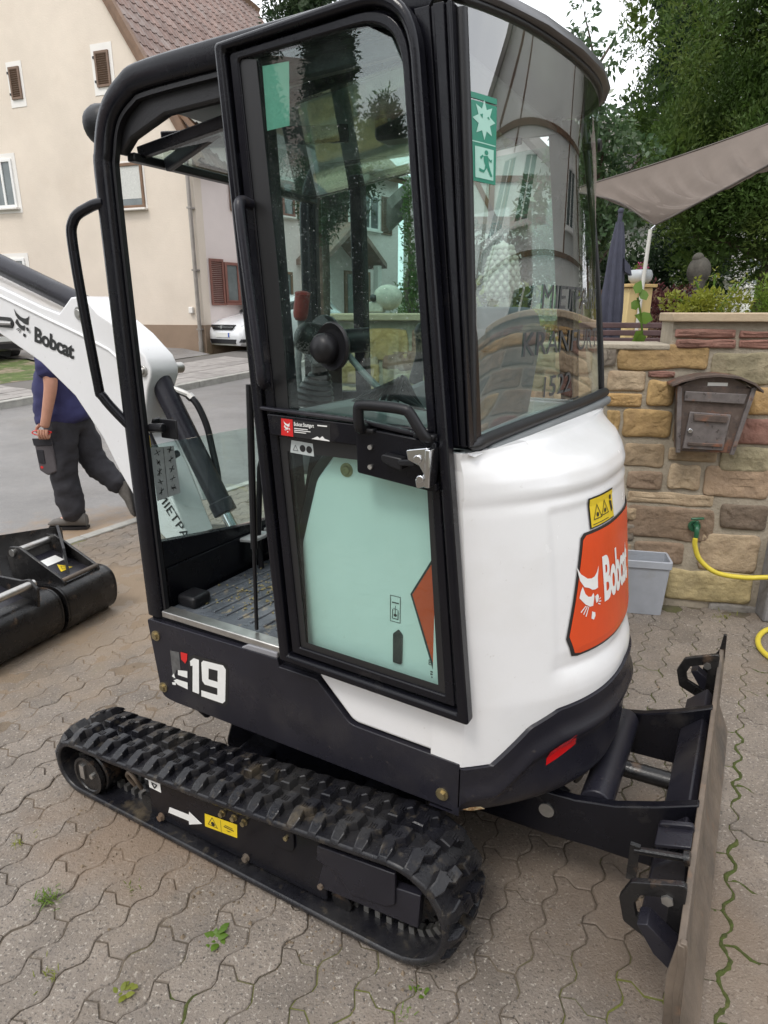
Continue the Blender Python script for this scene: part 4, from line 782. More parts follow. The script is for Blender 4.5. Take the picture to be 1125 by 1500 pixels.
# ---- garden terrace with bench, parasol, post, sail, figure
M['terrace'] = pbr('terrace_slabs', (0.24, 0.22, 0.20), 0.8, var=0.2, vscale=3)
te = MB(); te.box(-1.2, 9.0, 0.32, 12.0, -0.2, 0.92); o = te.build('garden_terrace', M['terrace'], None, smooth=None); o.location = (WALL_P.x, WALL_P.y, 0); o.rotation_euler = (0, 0, WR); tag(o, kind='structure')
bench = thing('garden_bench', 'dark wooden slatted garden bench just behind the stone wall', 'bench', (2.15, 5.5, 0.92), R(-8))
M['bench_wood'] = pbr('dark_bench_wood', (0.085, 0.05, 0.05), 0.5, var=0.2, vscale=9)
for k in range(5):
    m = MB(); m.box(-0.6, 0.6, 0.20 + k*0.004, 0.225 + k*0.004, 0.34 + k*0.062, 0.385 + k*0.062); m.build('slat', M['bench_wood'], bench, smooth=None, bevel=0.006)
for k in range(4):
    m = MB(); m.box(-0.6, 0.6, -0.20 + k*0.095, -0.12 + k*0.095, 0.30, 0.325); m.build('slat', M['bench_wood'], bench, smooth=None, bevel=0.006)
for x in (-0.55, 0.55):
    m = MB(); m.box(x - 0.03, x + 0.03, 0.225, 0.27, 0.0, 0.66); m.box(x - 0.03, x + 0.03, -0.2, -0.15, 0.0, 0.30); m.build('leg', M['bench_wood'], bench, smooth=None)
pa = thing('closed_parasol', 'furled dark blue grey parasol standing behind the wall by the cab window', 'parasol', (2.005, 6.0, 0.92), 0)
M['parasol'] = pbr('blue_grey_cloth', (0.050, 0.053, 0.078), 0.85, var=0.12, vscale=14, bump=0.002, bscale=120)
def fold(u, v):
    a = u*2*math.pi; z = 0.25 + 1.20*v; r_ = float(np.interp(v, [0, 0.12, 0.45, 0.85, 0.93, 1.0], [0.070, 0.082, 0.084, 0.056, 0.042, 0.030])) * (1 + 0.28*math.cos(7*a + 2.2*v)*(1-v*0.5)); return (r_*math.cos(a), r_*math.sin(a), z)
m = MB(); m.grid(fold, 56, 16, closed_u=True); m.build('canopy', M['parasol'], pa, smooth=70)
m = MB(); m.cyl((0, 0, 0.0), (0, 0, 1.53), 0.020, 12); m.sphere((0, 0, 1.535), 0.026, 12, 8); m.cyl((0, 0, 0), (0, 0, 0.05), 0.22, 24); m.build('pole', M['parasol'], pa)
m = MB(); m.prism([(0.055, 1.16), (0.11, 1.10), (0.135, 1.02), (0.07, 1.05)], -0.05, 0.02); m.build('canopy_flap', M['parasol'], pa)
pi = thing('yellow_pillar', 'square yellow rendered garden pillar with a flower pot on top', 'pillar', (2.58, 7.15, 0.92), R(20))
m = MB(); m.box(-0.15, 0.15, -0.15, 0.15, 0, 0.955); m.build('shaft', pbr('yellow_render', (0.55, 0.42, 0.20), 0.8, var=0.06, vscale=3), pi, bevel=0.01)
m = MB(); m.box(-0.18, 0.18, -0.18, 0.18, 0.957, 0.99); m.build('cap', pbr('yellow_cap', (0.50, 0.35, 0.15), 0.7), pi, bevel=0.006)
pot = thing('flower_pot', 'round pale grey flower pot with pink blossoms on the yellow pillar', 'flower pot', (2.66, 7.15, 1.912), 0)
m = MB(); m.lathe([(0.001, 0), (0.075, 0.0), (0.115, 0.045), (0.122, 0.09), (0.105, 0.135), (0.095, 0.14), (0.09, 0.12), (0.001, 0.11)], 26); m.build('bowl', pbr('grey_pot', (0.42, 0.45, 0.47), 0.4), pot, smooth=50)
leaves('blossom', [((0, 0, 0.17), (0.055, 0.055, 0.04))], 90, 0.03, pbr('pink_petals', (0.5, 0.08, 0.22), 0.6), pot, 3); leaves('foliage', [((0, 0, 0.15), (0.06, 0.06, 0.035))], 60, 0.04, M['leaf_bright'], pot, 4)
m = MB(); m.cyl((2.60, 6.98, 0.92), (2.645, 6.98, 2.42), 0.019, 12); o = m.build('sail_pole', pbr('pale_pole', (0.55, 0.54, 0.50), 0.5), None); tag(o, 'thin pale pole under the low corner of the shade sail', 'pole')
# shade sail: four corners, hollowed edges, ribbed cloth
def sail_pt(u, v):
    A, Bq, Cq, Dq = Vector((2.69, 6.98, 2.46)), Vector((3.45, 4.9, 3.05)), Vector((4.4, 6.4, 3.60)), Vector((2.05, 7.9, 2.92))
    p = A*(1-u)*(1-v) + Bq*u*(1-v) + Cq*u*v + Dq*(1-u)*v
    p.z -= 0.16*math.sin(math.pi*u)*(0.25 + 0.75*math.sin(math.pi*v)) + 0.10*math.sin(math.pi*v)*0.5; k = (0.024*math.sin(u*48 + 1.5*v) + 0.018*math.sin(u*91 + 2.5*v) + 0.008*math.sin(u*150 + v)) * 1.15 * math.sin(math.pi*v) * math.sin(math.pi*v)**0.5; p.z += k
    c = (A + Bq + Cq + Dq)/4; e = 0.16*(math.sin(math.pi*u)*abs(2*v - 1)**3 + math.sin(math.pi*v)*abs(2*u - 1)**3); p = p + (c - p)*e*0.6
    return tuple(p)
M['sail'] = pbr('taupe_sail_cloth', (0.175, 0.143, 0.122), 0.9, var=0.07, vscale=5, bump=0.001, bscale=300, trans=0.15)
ss = thing('shade_sail', 'taupe brown shade sail stretched above the garden, low corner on the pole', 'shade sail', (0, 0, 0))
m = MB(); m.grid(sail_pt, 90, 24); m.build('cloth', M['sail'], ss, smooth=80)
edge = [sail_pt(i/40, 0) for i in range(41)] + [sail_pt(1, i/20) for i in range(1, 21)] + [sail_pt(1 - i/40, 1) for i in range(1, 41)] + [sail_pt(0, 1 - i/20) for i in range(1, 20)]
m = MB(); m.tube(edge, 0.010, 6, closed=True); m.build('hem', pbr('sail_hem', (0.10, 0.085, 0.075), 0.8), ss, smooth=60)
m = MB(); m.tube([(2.64, 6.98, 2.41), (2.66, 6.98, 2.435), (2.69, 6.98, 2.46)], 0.008, 6); m.build('shackle', M['chrome'], ss)
fg = thing('garden_figure', 'weathered stone figure with rounded back on a post in front of the evergreen trunk', 'statue', (3.92, 8.6, 0.92), 0)
M['figure'] = pbr('weathered_stone', (0.095, 0.088, 0.075), 0.9, var=0.3, vscale=14, bump=0.006, bscale=40)
m = MB(); m.sphere((0, 0, 1.20), 0.15, 16, 10, sc=(0.95, 0.8, 1.15)); m.sphere((-0.03, 0, 1.345), 0.07, 12, 8); m.cyl((0, 0, 0.98), (0, 0, 1.10), 0.08, 14, r1=0.10); m.build('body', M['figure'], fg, smooth=60)
m = MB(); m.box(-0.13, 0.13, -0.13, 0.13, 0, 0.98); m.build('post', M['figure'], fg, bevel=0.02)
fence = thing('board_fence', 'low brown upright board fence at the back of the garden', 'fence', (3.4, 9.4, 0.92), R(-4))
for k in range(16):
    m = MB(); x = -0.9 + k*0.12; m.prism([(x, 0), (x + 0.105, 0), (x + 0.105, 0.98), (x + 0.052, 1.04), (x, 0.98)], 0, 0.02); m.build('board', M['wood'], fence, smooth=None)
for z in (0.25, 0.8):
    m = MB(); m.box(-0.95, 1.05, 0.021, 0.05, z, z + 0.07); m.build('rail', M['wood'], fence, smooth=None)
# ================================================================== MINI EXCAVATOR (x = rearwards, y = across, z = up, in its own frame)
ex = thing('mini_excavator', 'white and black mini excavator with open glazed cab and rubber tracks on the pavers', 'excavator', (OX, OY, 0), MYAW)

# ---------------------------------------------------------------- tracks
CL, RL, CR_, RR_ = (0.112, 0.108), 0.104, (1.385, 0.172), 0.160
def loop_pts(off=0.0, n=14):
    dx, dz = CR_[0] - CL[0], CR_[1] - CL[1]; d = math.hypot(dx, dz); base = math.atan2(dz, dx)
    a = math.acos((RL - RR_) / d)              # angle of the outer tangent points
    a1, a2 = base + a, base - a
    P = []
    for i in range(n + 1):                     # round the left end, from the top tangent to the bottom tangent
        t = a1 + (2 * math.pi - (a1 - a2)) * i / n; P.append((CL[0] + (RL + off) * math.cos(t), CL[1] + (RL + off) * math.sin(t)))
    for i in range(1, 12):
        f = i / 12; A = P[n]; Bq = (CR_[0] + (RR_ + off) * math.cos(a2), CR_[1] + (RR_ + off) * math.sin(a2)); P.append((A[0] + (Bq[0]-A[0])*f, A[1] + (Bq[1]-A[1])*f))
    for i in range(n + 1):
        t = a2 + (a1 - a2) * i / n; P.append((CR_[0] + (RR_ + off) * math.cos(t), CR_[1] + (RR_ + off) * math.sin(t)))
    for i in range(1, 12):
        f = i / 12; A = P[-1] if i == 1 else A0; A0 = A; Bq = P[0]; sag = -0.012 * math.sin(math.pi * f)
        P.append((A[0] + (Bq[0]-A[0])*f, A[1] + (Bq[1]-A[1])*f + sag))
    return P
LP = loop_pts()
def arc_table(P):
    L = [0.0]
    for i in range(len(P)): a, b = P[i], P[(i+1) % len(P)]; L.append(L[-1] + math.hypot(b[0]-a[0], b[1]-a[1]))
    return L
LA = arc_table(LP); LTOT = LA[-1]
def at_loop(s):
    s %= LTOT; i = max(0, min(len(LP) - 1, int(np.searchsorted(LA, s, side='right')) - 1)); f = (s - LA[i]) / max(1e-9, LA[i+1] - LA[i])
    a, b = LP[i], LP[(i+1) % len(LP)]; t = Vector((b[0]-a[0], b[1]-a[1])).normalized()
    return a[0] + (b[0]-a[0])*f, a[1] + (b[1]-a[1])*f, t.y, -t.x     # point, outward normal
def lug_data(inner):
    m = MB()
    pl = [(a_*1.16 - 0.004, b_) for a_, b_ in [(0.0, 0.0), (0.026, 0.0), (0.034, 0.022), (0.030, 0.050), (0.048, 0.066), (0.052, 0.108), (0.020, 0.108), (0.015, 0.072), (-0.004, 0.056), (0.001, 0.022)]]
    if inner: pl = [(-a + 0.048, 0.23 - b) for a, b in pl]
    cx = sum(a for a, _ in pl) / len(pl); cy = sum(b for _, b in pl) / len(pl); k = len(pl)
    def hgt(b): e = min(b, 0.23 - b); return 0.006 + 0.020 * min(1.0, e / 0.03)
    lo = [(a, b, -0.006) for a, b in pl]; hi = [(cx + (a-cx)*0.86, cy + (b-cy)*0.94, hgt(b) - 0.003) for a, b in pl]; tp = [(cx + (a-cx)*0.70, cy + (b-cy)*0.88, hgt(b)) for a, b in pl]
    m.add(lo + hi + tp, [(i, (i+1) % k, k + (i+1) % k, k + i) for i in range(k)] + [(k + i, k + (i+1) % k, 2*k + (i+1) % k, 2*k + i) for i in range(k)] + [list(range(2*k, 3*k))])
    y = cy + (0.018 if not inner else -0.018)
    for j in range(3):                                                     # small moulded bars on top
        xx = cx - 0.008 + j * 0.008; m.box(xx, xx + 0.004, y - 0.009, y + 0.009, 0.022, 0.0285)
    me = bpy.data.meshes.new('tread_lug'); me.from_pydata(m.v, [], m.f); me.materials.append(M['rubber']); me.polygons.foreach_set('use_smooth', [True]*len(me.polygons)); me.set_sharp_from_angle(angle=R(28)); me.update()
    return me
LUGS = [lug_data(False), lug_data(True)]
def make_track(y0, lugs=True):
    m = MB(); n = len(LP); inn = []
    for i, p in enumerate(LP):
        a, b = LP[i-1], LP[(i+1) % n]; t = Vector((b[0]-a[0], b[1]-a[1])).normalized(); inn.append((p[0] - t.y * 0.020, p[1] + t.x * 0.020))
    m.ring(LP, inn, y0, y0 + 0.23)
    tr = m.build('track', M['rubber'], ex, smooth=40, bevel=0.006)
    pitch = LTOT / 46
    for k in range(46):
        for inner in (0, 1):
            s = (k + 0.5 * inner) * pitch; u, z, nx, nz_ = at_loop(s)
            if nz_ < -0.75 and not (u > 1.38 or u < 0.1): continue                 # pressed into the joints under the machine
            if z < 0.03: continue
            o = bpy.data.objects.new('tread_lug', LUGS[inner]); COL.objects.link(o); o.parent = tr
            X = Vector((-nz_, 0, nx)) * -1.0; Zv = Vector((nx, 0, nz_)); X = Vector((nz_, 0, -nx)); Yv = Vector((0, 1, 0))
            rot = Matrix((X, Yv, Zv)).transposed().to_4x4()
            o.matrix_local = Matrix.Translation((u, y0, z)) @ rot
    g = MB()                                                              # steel guide teeth on the inside of the belt
    for k in range(92):
        u, z, nx, nz_ = at_loop(k * LTOT / 92); c = Vector((u, 0, z)) - Vector((nx, 0, nz_)) * 0.030
        for yy in (y0 + 0.075, y0 + 0.135):
            X = Vector((nz_, 0, -nx)); Zv = Vector((nx, 0, nz_)); T = Matrix((X, Vector((0, 1, 0)), Zv)).transposed().to_4x4(); T.translation = (c.x, yy, c.z)
            g.box(-0.008, 0.008, 0.0, 0.022, -0.012, 0.014, M=T)
    g.build('guide_teeth', M['steel'], tr, smooth=None)
    return tr
track_near = make_track(0.0); track_far = make_track(1.13)
def make_frame(y0, s):
    yo = y0 + (0.035 if s > 0 else 0.195); yi = y0 + (0.17 if s > 0 else 0.06); a, b = min(yo, yi), max(yo, yi)
    m = MB(); m.prism(fillet([(0.45, 0.035), (1.16, 0.050), (1.16, 0.262), (0.45, 0.205)], 0.012, 3), a, b)
    fr = m.build('track_frame', M['black_paint'], ex, bevel=0.004)
    d = -1 if s > 0 else 1; f = yo
    c = MB(); c.prism([(1.136, 0.20), (1.142, 0.25), (1.385, 0.277), (1.385, 0.175), (1.36, 0.155), (1.25, 0.135), (1.20, 0.19)], f - 0.014 if s > 0 else f, f if s > 0 else f + 0.014); c.build('cover_plate', M['dark_panel'], fr, bevel=0.003)
    c = MB(); c.prism([(1.13, 0.095), (1.45, 0.125), (1.455, 0.235), (1.39, 0.225), (1.16, 0.21)], f - 0.006 if s > 0 else f, f + 0.02); c.build('cover_plate', M['dark_panel'], fr, bevel=0.003)
    c = MB(); c.prism(fillet([(0.955, 0.275), (1.056, 0.285), (1.056, 0.172), (0.975, 0.172)], [0, 0, 0.03, 0.03]), f - 0.008 if s > 0 else f, f if s > 0 else f + 0.008); c.build('cover_plate', M['black_paint'], fr, bevel=0.002)
    for bu, bz, br in ((0.782, 0.19, 0.014), (0.829, 0.195, 0.014), (0.869, 0.196, 0.014), (0.50, 0.05, 0.018), (0.865, 0.062, 0.016), (1.03, 0.219, 0.012), (1.145, 0.105, 0.014)):
        q = MB(); q.cyl((bu, f, bz), (bu, f + d * 0.014, bz), br * 0.62, 6); q.cyl((bu, f, bz), (bu, f + d * 0.004, bz), br * 0.8, 12); q.build('bolt', M['brass'] if bz > 0.15 else M['rust'], fr)
    t = MB(); t.tube(smooth_path([(0.355, f + 0.02, 0.10), (0.35, f - 0.0, 0.15), (0.37, f - 0.005, 0.175), (0.39, f, 0.15), (0.388, f + 0.02, 0.10)], 5), 0.007, 8); t.build('tow_loop', M['rust'], fr)
    # sprocket, idler and rollers
    w = MB(); yc = y0 + 0.012 if s > 0 else y0 + 0.218; dd = 1 if s > 0 else -1
    w.cyl((0.165, yc + dd*0.02, 0.092), (0.165, yc + dd*0.16, 0.092), 0.078, 28); w.build('travel_motor_hub', M['worn_black'], ex, bevel=0.006)
    hub = COL.objects[-1] if False else bpy.data.objects[-1]
    w = MB(); w.lathe([(0.0, 0.0), (0.058, 0.0), (0.061, -0.004), (0.071, -0.004), (0.073, 0.012), (0.001, 0.02)], 28, Matrix.Translation((0.165, yc + dd*0.002, 0.092)) @ Matrix.Rotation(R(-90 * dd), 4, 'X')); hc = w.build('hub_cover', M['worn_black'], ex)
    w = MB(); w.box(0.128, 0.150, yc - 0.004 * dd, yc + 0.010 * dd, 0.072, 0.126); w.build('cap_plate', M['steel'], hc)
    w = MB(); w.cyl((0.19, yc - 0.006*dd, 0.10), (0.19, yc + 0.012*dd, 0.10), 0.010, 6); w.build('bolt', M['steel'], hc)
    w = MB()
    for k in range(18):
        a_ = 2*math.pi*k/18; w.box(-0.012, 0.012, y0 + 0.10, y0 + 0.13, 0.08, 0.128, M=Matrix.Translation((CR_[0], 0, CR_[1])) @ Matrix.Rotation(a_, 4, 'Y'))
    w.cyl((CR_[0], y0 + 0.09, CR_[1]), (CR_[0], y0 + 0.14, CR_[1]), 0.10, 24); w.build('idler_wheel', M['worn_black'], ex)
    for uu in (0.42, 0.62, 0.82, 1.02, 1.2):
        w = MB(); w.cyl((uu, y0 + 0.05, 0.055), (uu, y0 + 0.18, 0.060), 0.032, 16); w.build('roller', M['worn_black'], ex)
    return fr
frN = make_frame(0.0, 1); frF = make_frame(1.13, -1)
f3 = lambda y: (lambda a, b: (a, y, b))
decal('arrow_sticker', [poly([(0.535, 0.082), (0.545, 0.108), (0.632, 0.117), (0.634, 0.130), (0.688, 0.106), (0.628, 0.076), (0.628, 0.090)])], f3(0.0335), M['white_print'], frN)
decal('tie_down_sticker', [rect(0.457, 0.150, 0.512, 0.186)], f3(0.0335), M['white_print'], frN)
tie_marks = MB(); tie_marks.tube([(0.474, 0.033, 0.172), (0.484, 0.033, 0.158), (0.494, 0.033, 0.172)], 0.003, 6); tie_marks.box(0.470, 0.498, 0.0325, 0.033, 0.172, 0.176); tie_marks.build('hook_symbol', M['black_print'], frN)
yt = decal('warning_sticker', [poly([(0.700, 0.103), (0.704, 0.154), (0.838, 0.172), (0.834, 0.120)])], f3(0.0333), M['yellow_print'], frN)
def tri_sign(cx, cz, r, thick=0.16):
    pts = [(cx + r * math.sin(a), cz + r * math.cos(a)) for a in (0, 2*math.pi/3, 4*math.pi/3)]; inn = [(cx + (a-cx)*(1-thick*2), cz + (b-cz)*(1-thick*2)) for a, b in pts]
    return (pts + inn, [(0, 1, 4, 3), (1, 2, 5, 4), (2, 0, 3, 5)])
def circ(cx, cz, r, n=14): return poly([(cx + r*math.cos(2*math.pi*i/n), cz + r*math.sin(2*math.pi*i/n)) for i in range(n)])
decal('warning_symbols', [tri_sign(0.735, 0.130, 0.024, 0.10), circ(0.736, 0.128, 0.008), rect(0.769, 0.112, 0.7705, 0.158), rect(0.782, 0.138, 0.822, 0.142), rect(0.786, 0.145, 0.818, 0.148), poly([(0.79, 0.130), (0.815, 0.133), (0.80, 0.127)])], f3(0.0330), M['black_print'], frN)
# undercarriage between the tracks, slew ring
m = MB(); m.prism(fillet([(0.50, 0.12), (1.36, 0.13), (1.30, 0.27), (0.55, 0.27)], 0.03, 3), 0.34, 1.02)
m.box(0.62, 0.74, 0.17, 1.19, 0.12, 0.20); m.box(1.10, 1.22, 0.17, 1.19, 0.13, 0.21)
m.build('undercarriage_frame', M['black_paint'], ex, bevel=0.01)
m = MB(); m.cyl((0.93, 0.68, 0.26), (0.93, 0.68, 0.39), 0.30, 40); m.build('slew_ring', M['worn_black'], ex)
m = MB(); m.tube(smooth_path([(0.46, 0.33, 0.27), (0.44, 0.30, 0.34), (0.50, 0.32, 0.41)], 5), 0.034, 12); m.build('track_hose', M['plastic_black'], ex)

# ---------------------------------------------------------------- dozer blade
m = MB()
prof_b = [(2.030, 0.455), (2.044, 0.455), (2.052, 0.40), (2.050, 0.32), (2.062, 0.22), (2.105, 0.115), (2.092, 0.108), (2.048, 0.215), (2.036, 0.32), (2.036, 0.40)]
m.prism(prof_b, 0.0, 1.36)
blade = m.build('dozer_blade', M['rust'], ex, smooth=40, bevel=0.003)
m = MB(); m.prism([(2.031, 0.40), (2.012, 0.42), (1.955, 0.36), (1.945, 0.20), (2.00, 0.15), (2.046, 0.215), (2.034, 0.32)], 0.28, 1.10); m.build('blade_beam', M['dark_panel'], blade, bevel=0.006)
for yy in (0.425, 0.905):
    m = MB(); top = [(1.42, 0.315), (1.60, 0.340), (1.66, 0.345), (1.735, 0.35), (1.84, 0.375), (1.937, 0.415), (2.034, 0.462)]; bot = [(2.036, 0.40), (1.985, 0.225), (1.80, 0.215), (1.67, 0.20), (1.42, 0.19)]
    m.prism(top + bot, yy, yy + 0.028); m.build('push_arm', M['black_paint'], blade, smooth=30, bevel=0.004)
m = MB(); m.cyl((1.785, 0.453, 0.335), (1.785, 0.905, 0.335), 0.045, 20); m.build('cross_tube', M['dark_panel'], blade, bevel=0.004)
m = MB(); m.cyl((1.40, 0.68, 0.30), (1.72, 0.68, 0.31), 0.05, 18); m.cyl((1.70, 0.68, 0.31), (1.97, 0.68, 0.32), 0.026, 14); m.build('blade_cylinder', M['worn_black'], blade)
m = MB(); m.cyl((1.60, 0.60, 0.36), (1.72, 0.55, 0.33), 0.022, 12); m.cyl((1.56, 0.52, 0.34), (1.70, 0.49, 0.30), 0.020, 12); m.build('hose_coupling', M['plastic_black'], blade)
m = MB(); m.cyl((1.66, 0.420, 0.285), (1.66, 0.426, 0.285), 0.022, 16); m.build('pin_head', M['steel'], blade)
m = MB(); m.prism(fillet([(1.952, 0.448), (2.032, 0.475), (2.032, 0.30), (1.985, 0.24), (1.972, 0.36)], 0.01, 2), 0.330, 0.345); m.prism([(1.955, 0.425), (2.030, 0.452), (2.030, 0.462), (1.952, 0.436)], 0.27, 0.35); m.build('gusset', M['dark_panel'], blade, bevel=0.003)
m = MB(); m.cyl((1.915, 0.235, 0.43), (2.03, 0.235, 0.46), 0.009, 10); m.bar((1.915, 0.235, 0.445), (1.915, 0.235, 0.345), 0.022, 0.012, up=(0, 1, 0)); m.cyl((2.02, 0.235, 0.457), (2.032, 0.235, 0.460), 0.018, 12); m.build('locking_pin', M['worn_black'], blade)
def wing(y0, y1, side):
    m = MB(); o = fillet([(1.905, 0.405), (1.925, 0.458), (2.034, 0.505), (2.034, 0.285), (1.99, 0.315), (1.92, 0.345)], 0.012, 3); cx, cz = 1.972, 0.405
    i = [(cx + (a-cx)*0.52, cz + (b-cz)*0.52) for a, b in o]
    m.ring(o, i, y0, y0 + 0.016); w = m.build('wing_bracket', M['worn_black'], blade, bevel=0.002)
    m = MB(); m.prism([(1.95, 0.405), (1.97, 0.415), (2.034, 0.37), (2.034, 0.315), (1.99, 0.345)], y0 - 0.05 * side if side > 0 else y0 + 0.016, y0 if side > 0 else y0 + 0.06); m.build('wing_web', M['dark_panel'], w, bevel=0.002)
    m = MB(); m.cyl((1.93, y0 + 0.03, 0.43), (2.03, y0 + 0.03, 0.47), 0.009, 10); m.cyl((2.0, y0 - 0.006, 0.45), (2.0, y0 + 0.022, 0.45), 0.013, 6); m.build('bolt', M['steel'], w)
wing(0.105, 0.2, 1); wing(1.20, 1.27, -1)
for y0 in (0.002, 1.345):
    m = MB(); m.prism([(1.985 if y0 > 1 else 2.02, 0.36), (2.03, 0.45), (2.036, 0.515 if y0 > 1 else 0.46), (2.046, 0.515 if y0 > 1 else 0.46), (2.05, 0.45), (2.06, 0.23), (2.03, 0.19)], y0, y0 + 0.013); m.build('wing_tip', M['worn_black'] if y0 > 1 else M['rust'], blade, bevel=0.002)

# ---------------------------------------------------------------- upper structure: skirt, tail, bumper
m = MB()
sk = fillet([(0.353, 0.672), (0.900, 0.676), (0.905, 0.650), (1.040, 0.650), (1.150, 0.540), (1.483, 0.534), (1.483, 0.384), (0.45, 0.380), (0.385, 0.385)], [0.012, 0, 0, 0.02, 0.05, 0, 0.004, 0.03, 0.05], 5)
m.prism(sk, 0.185, 0.25)
skirt = m.build('side_skirt', M['dark_panel'], ex, smooth=40, bevel=0.012, seg=3)
for bu, bz in ((0.39, 0.618), (0.398, 0.425), (1.438, 0.425)):
    q = MB(); q.cyl((bu, 0.186, bz), (bu, 0.174, bz), 0.011, 6); q.cyl((bu, 0.186, bz), (bu, 0.181, bz), 0.018, 14); q.build('bolt', M['brass'], skirt)
m = MB(); m.box(0.36, 1.46, 0.25, 1.11, 0.39, 0.66); m.build('upper_frame', M['black_paint'], ex)
m = MB(); m.prism(sk, 1.11, 1.175); m.build('side_skirt', M['dark_panel'], ex, smooth=40, bevel=0.012)
fsk = f3(0.1833)
one = poly([(0.539, 0.566), (0.539, 0.548), (0.549, 0.552), (0.537, 0.452), (0.566, 0.452), (0.580, 0.582), (0.558, 0.582)])
nine = ([(0.600, 0.585), (0.684, 0.592), (0.694, 0.580), (0.680, 0.462), (0.668, 0.450), (0.576, 0.447), (0.578, 0.470), (0.648, 0.474), (0.651, 0.500), (0.596, 0.497), (0.586, 0.508), (0.590, 0.575),
         (0.620, 0.563), (0.659, 0.566), (0.654, 0.524), (0.615, 0.522)],
        [(0, 1, 2, 13, 12), (2, 3, 8, 14, 13), (8, 3, 4, 5, 6, 7), (8, 9, 10, 15, 14), (0, 12, 15, 10, 11)])
decal('badge_backing', [poly([(0.530, 0.440), (0.672, 0.440), (0.690, 0.455), (0.705, 0.585), (0.690, 0.600), (0.560, 0.595), (0.530, 0.575)])], f3(0.1840), M['black_print'], skirt)
decal('model_number', [one, nine], fsk, M['white_print'], skirt)
decal('model_letter', [poly([(0.478, 0.515), (0.522, 0.524), (0.519, 0.497), (0.476, 0.496)]), poly([(0.468, 0.478), (0.518, 0.480), (0.515, 0.453), (0.470, 0.457), (0.452, 0.468)]), poly([(0.446, 0.482), (0.456, 0.496), (0.462, 0.478)]), poly([(0.443, 0.458), (0.462, 0.464), (0.460, 0.452), (0.445, 0.450)])], fsk, M['white_print'], skirt)
decal('worn_film', [poly([(0.450, 0.470), (0.450, 0.580), (0.492, 0.585), (0.490, 0.520), (0.470, 0.512)])], f3(0.1838), pbr('torn_film', (0.10, 0.10, 0.10), 0.5, var=0.3, vscale=60), skirt)
decal('red_mark', [poly([(0.499, 0.560), (0.500, 0.588), (0.530, 0.590), (0.526, 0.566), (0.516, 0.550)])], fsk, M['red_print'], skirt)

ZS = [.36, .45, .70, .95, 1.08, 1.19, 1.218, 1.232, 1.245, 1.275, 1.30, 1.33, 1.345]
UC = [1.765, 1.777, 1.779, 1.738, 1.711, 1.683, 1.673, 1.676, 1.675, 1.661, 1.622, 1.550, 1.53]
DD = [.285, .288, .284, .254, .233, .213, .207, .208, .206, .193, .158, .095, .07]
KT = [.012, .012, .015, .03, .045, .06, .061, .062, .063, .066, .09, .10, .105]
def tail_u(v, z): return float(np.interp(z, ZS, UC) - np.interp(z, ZS, DD) * abs((v - .68) / .49) ** 2.4 + np.interp(z, ZS, KT) * (v - .19))
V0, V1 = 0.188, 1.172
def boundary(v):      # lower edge of the white shell, rising round the back
    return float(np.interp(v, [0.18, 0.235, 0.30, 0.36, 0.68, 1.0, 1.06, 1.125, 1.18], [0.525, 0.53, 0.63, 0.665, 0.69, 0.665, 0.63, 0.53, 0.525]))
def panel_dip(v, z):  # the pressed recess round the badge, a few mm to 2 cm deep
    a = min(max((v - 0.352) / 0.016, 0), 1) * min(max((1.008 - v) / 0.016, 0), 1); zt = 1.198; zb = 0.74
    b = min(max((zt - z) / 0.016, 0), 1) * min(max((z - zb) / 0.06, 0), 1)
    c = min(max((1.03 - v) / 0.06, 0), 1) * min(max((v - 0.33) / 0.06, 0), 1) * max(0.0, 1 - abs(z - (0.765 + 0.02*abs(v-.68))) / 0.05) ** 1.3
    return 0.0045 * a * b + 0.010 * c
def ledge(v, z):      # overhanging shoulder below the window
    return 0.0
NV = 181; zr = [0, .05, .1, .16, .22, .28, .34, .40, .46, .52, .58, .64, .70, .74, .77, .79, .81, .83, .85, .865, .88, .89, .90, .91, .92, .93, .94, .95, .96, .97, .98, .99, 1.0]
def tail_pt(v, z): return (tail_u(v, z) - panel_dip(v, z), v, z)
m = MB(); rows = []
zlist = None
vs_list = [V0 + (V1 - V0) * (0.5 - 0.5 * math.cos(math.pi * i / (NV - 1))) for i in range(NV)]
NZ = 110
for j in range(NZ):
    for v in vs_list:
        zb = boundary(v); z = zb + (1.345 - zb) * j / (NZ - 1); rows.append(tail_pt(v, z))
fs = [(j*NV + i, j*NV + i + 1, (j+1)*NV + i + 1, (j+1)*NV + i) for j in range(NZ - 1) for i in range(NV - 1)]
m.add(rows, fs)
# returns to the front, inner deck
for i in (0, NV - 1):
    b = len(m.v); m.v += [(1.40, vs_list[i], rows[j*NV + i][2]) for j in range(NZ)]
    m.f += [(j*NV + i, (j+1)*NV + i, b + j + 1, b + j) for j in range(NZ - 1)]; m.m += [0] * (NZ - 1)
b = len(m.v); m.v += [(1.30, v, 1.345) for v in vs_list]; m.f += [((NZ-1)*NV + i, (NZ-1)*NV + i + 1, b + i + 1, b + i) for i in range(NV - 1)]; m.m += [0] * (NV - 1)
tail = m.build('tail_cover', M['white_paint'], ex, smooth=50)
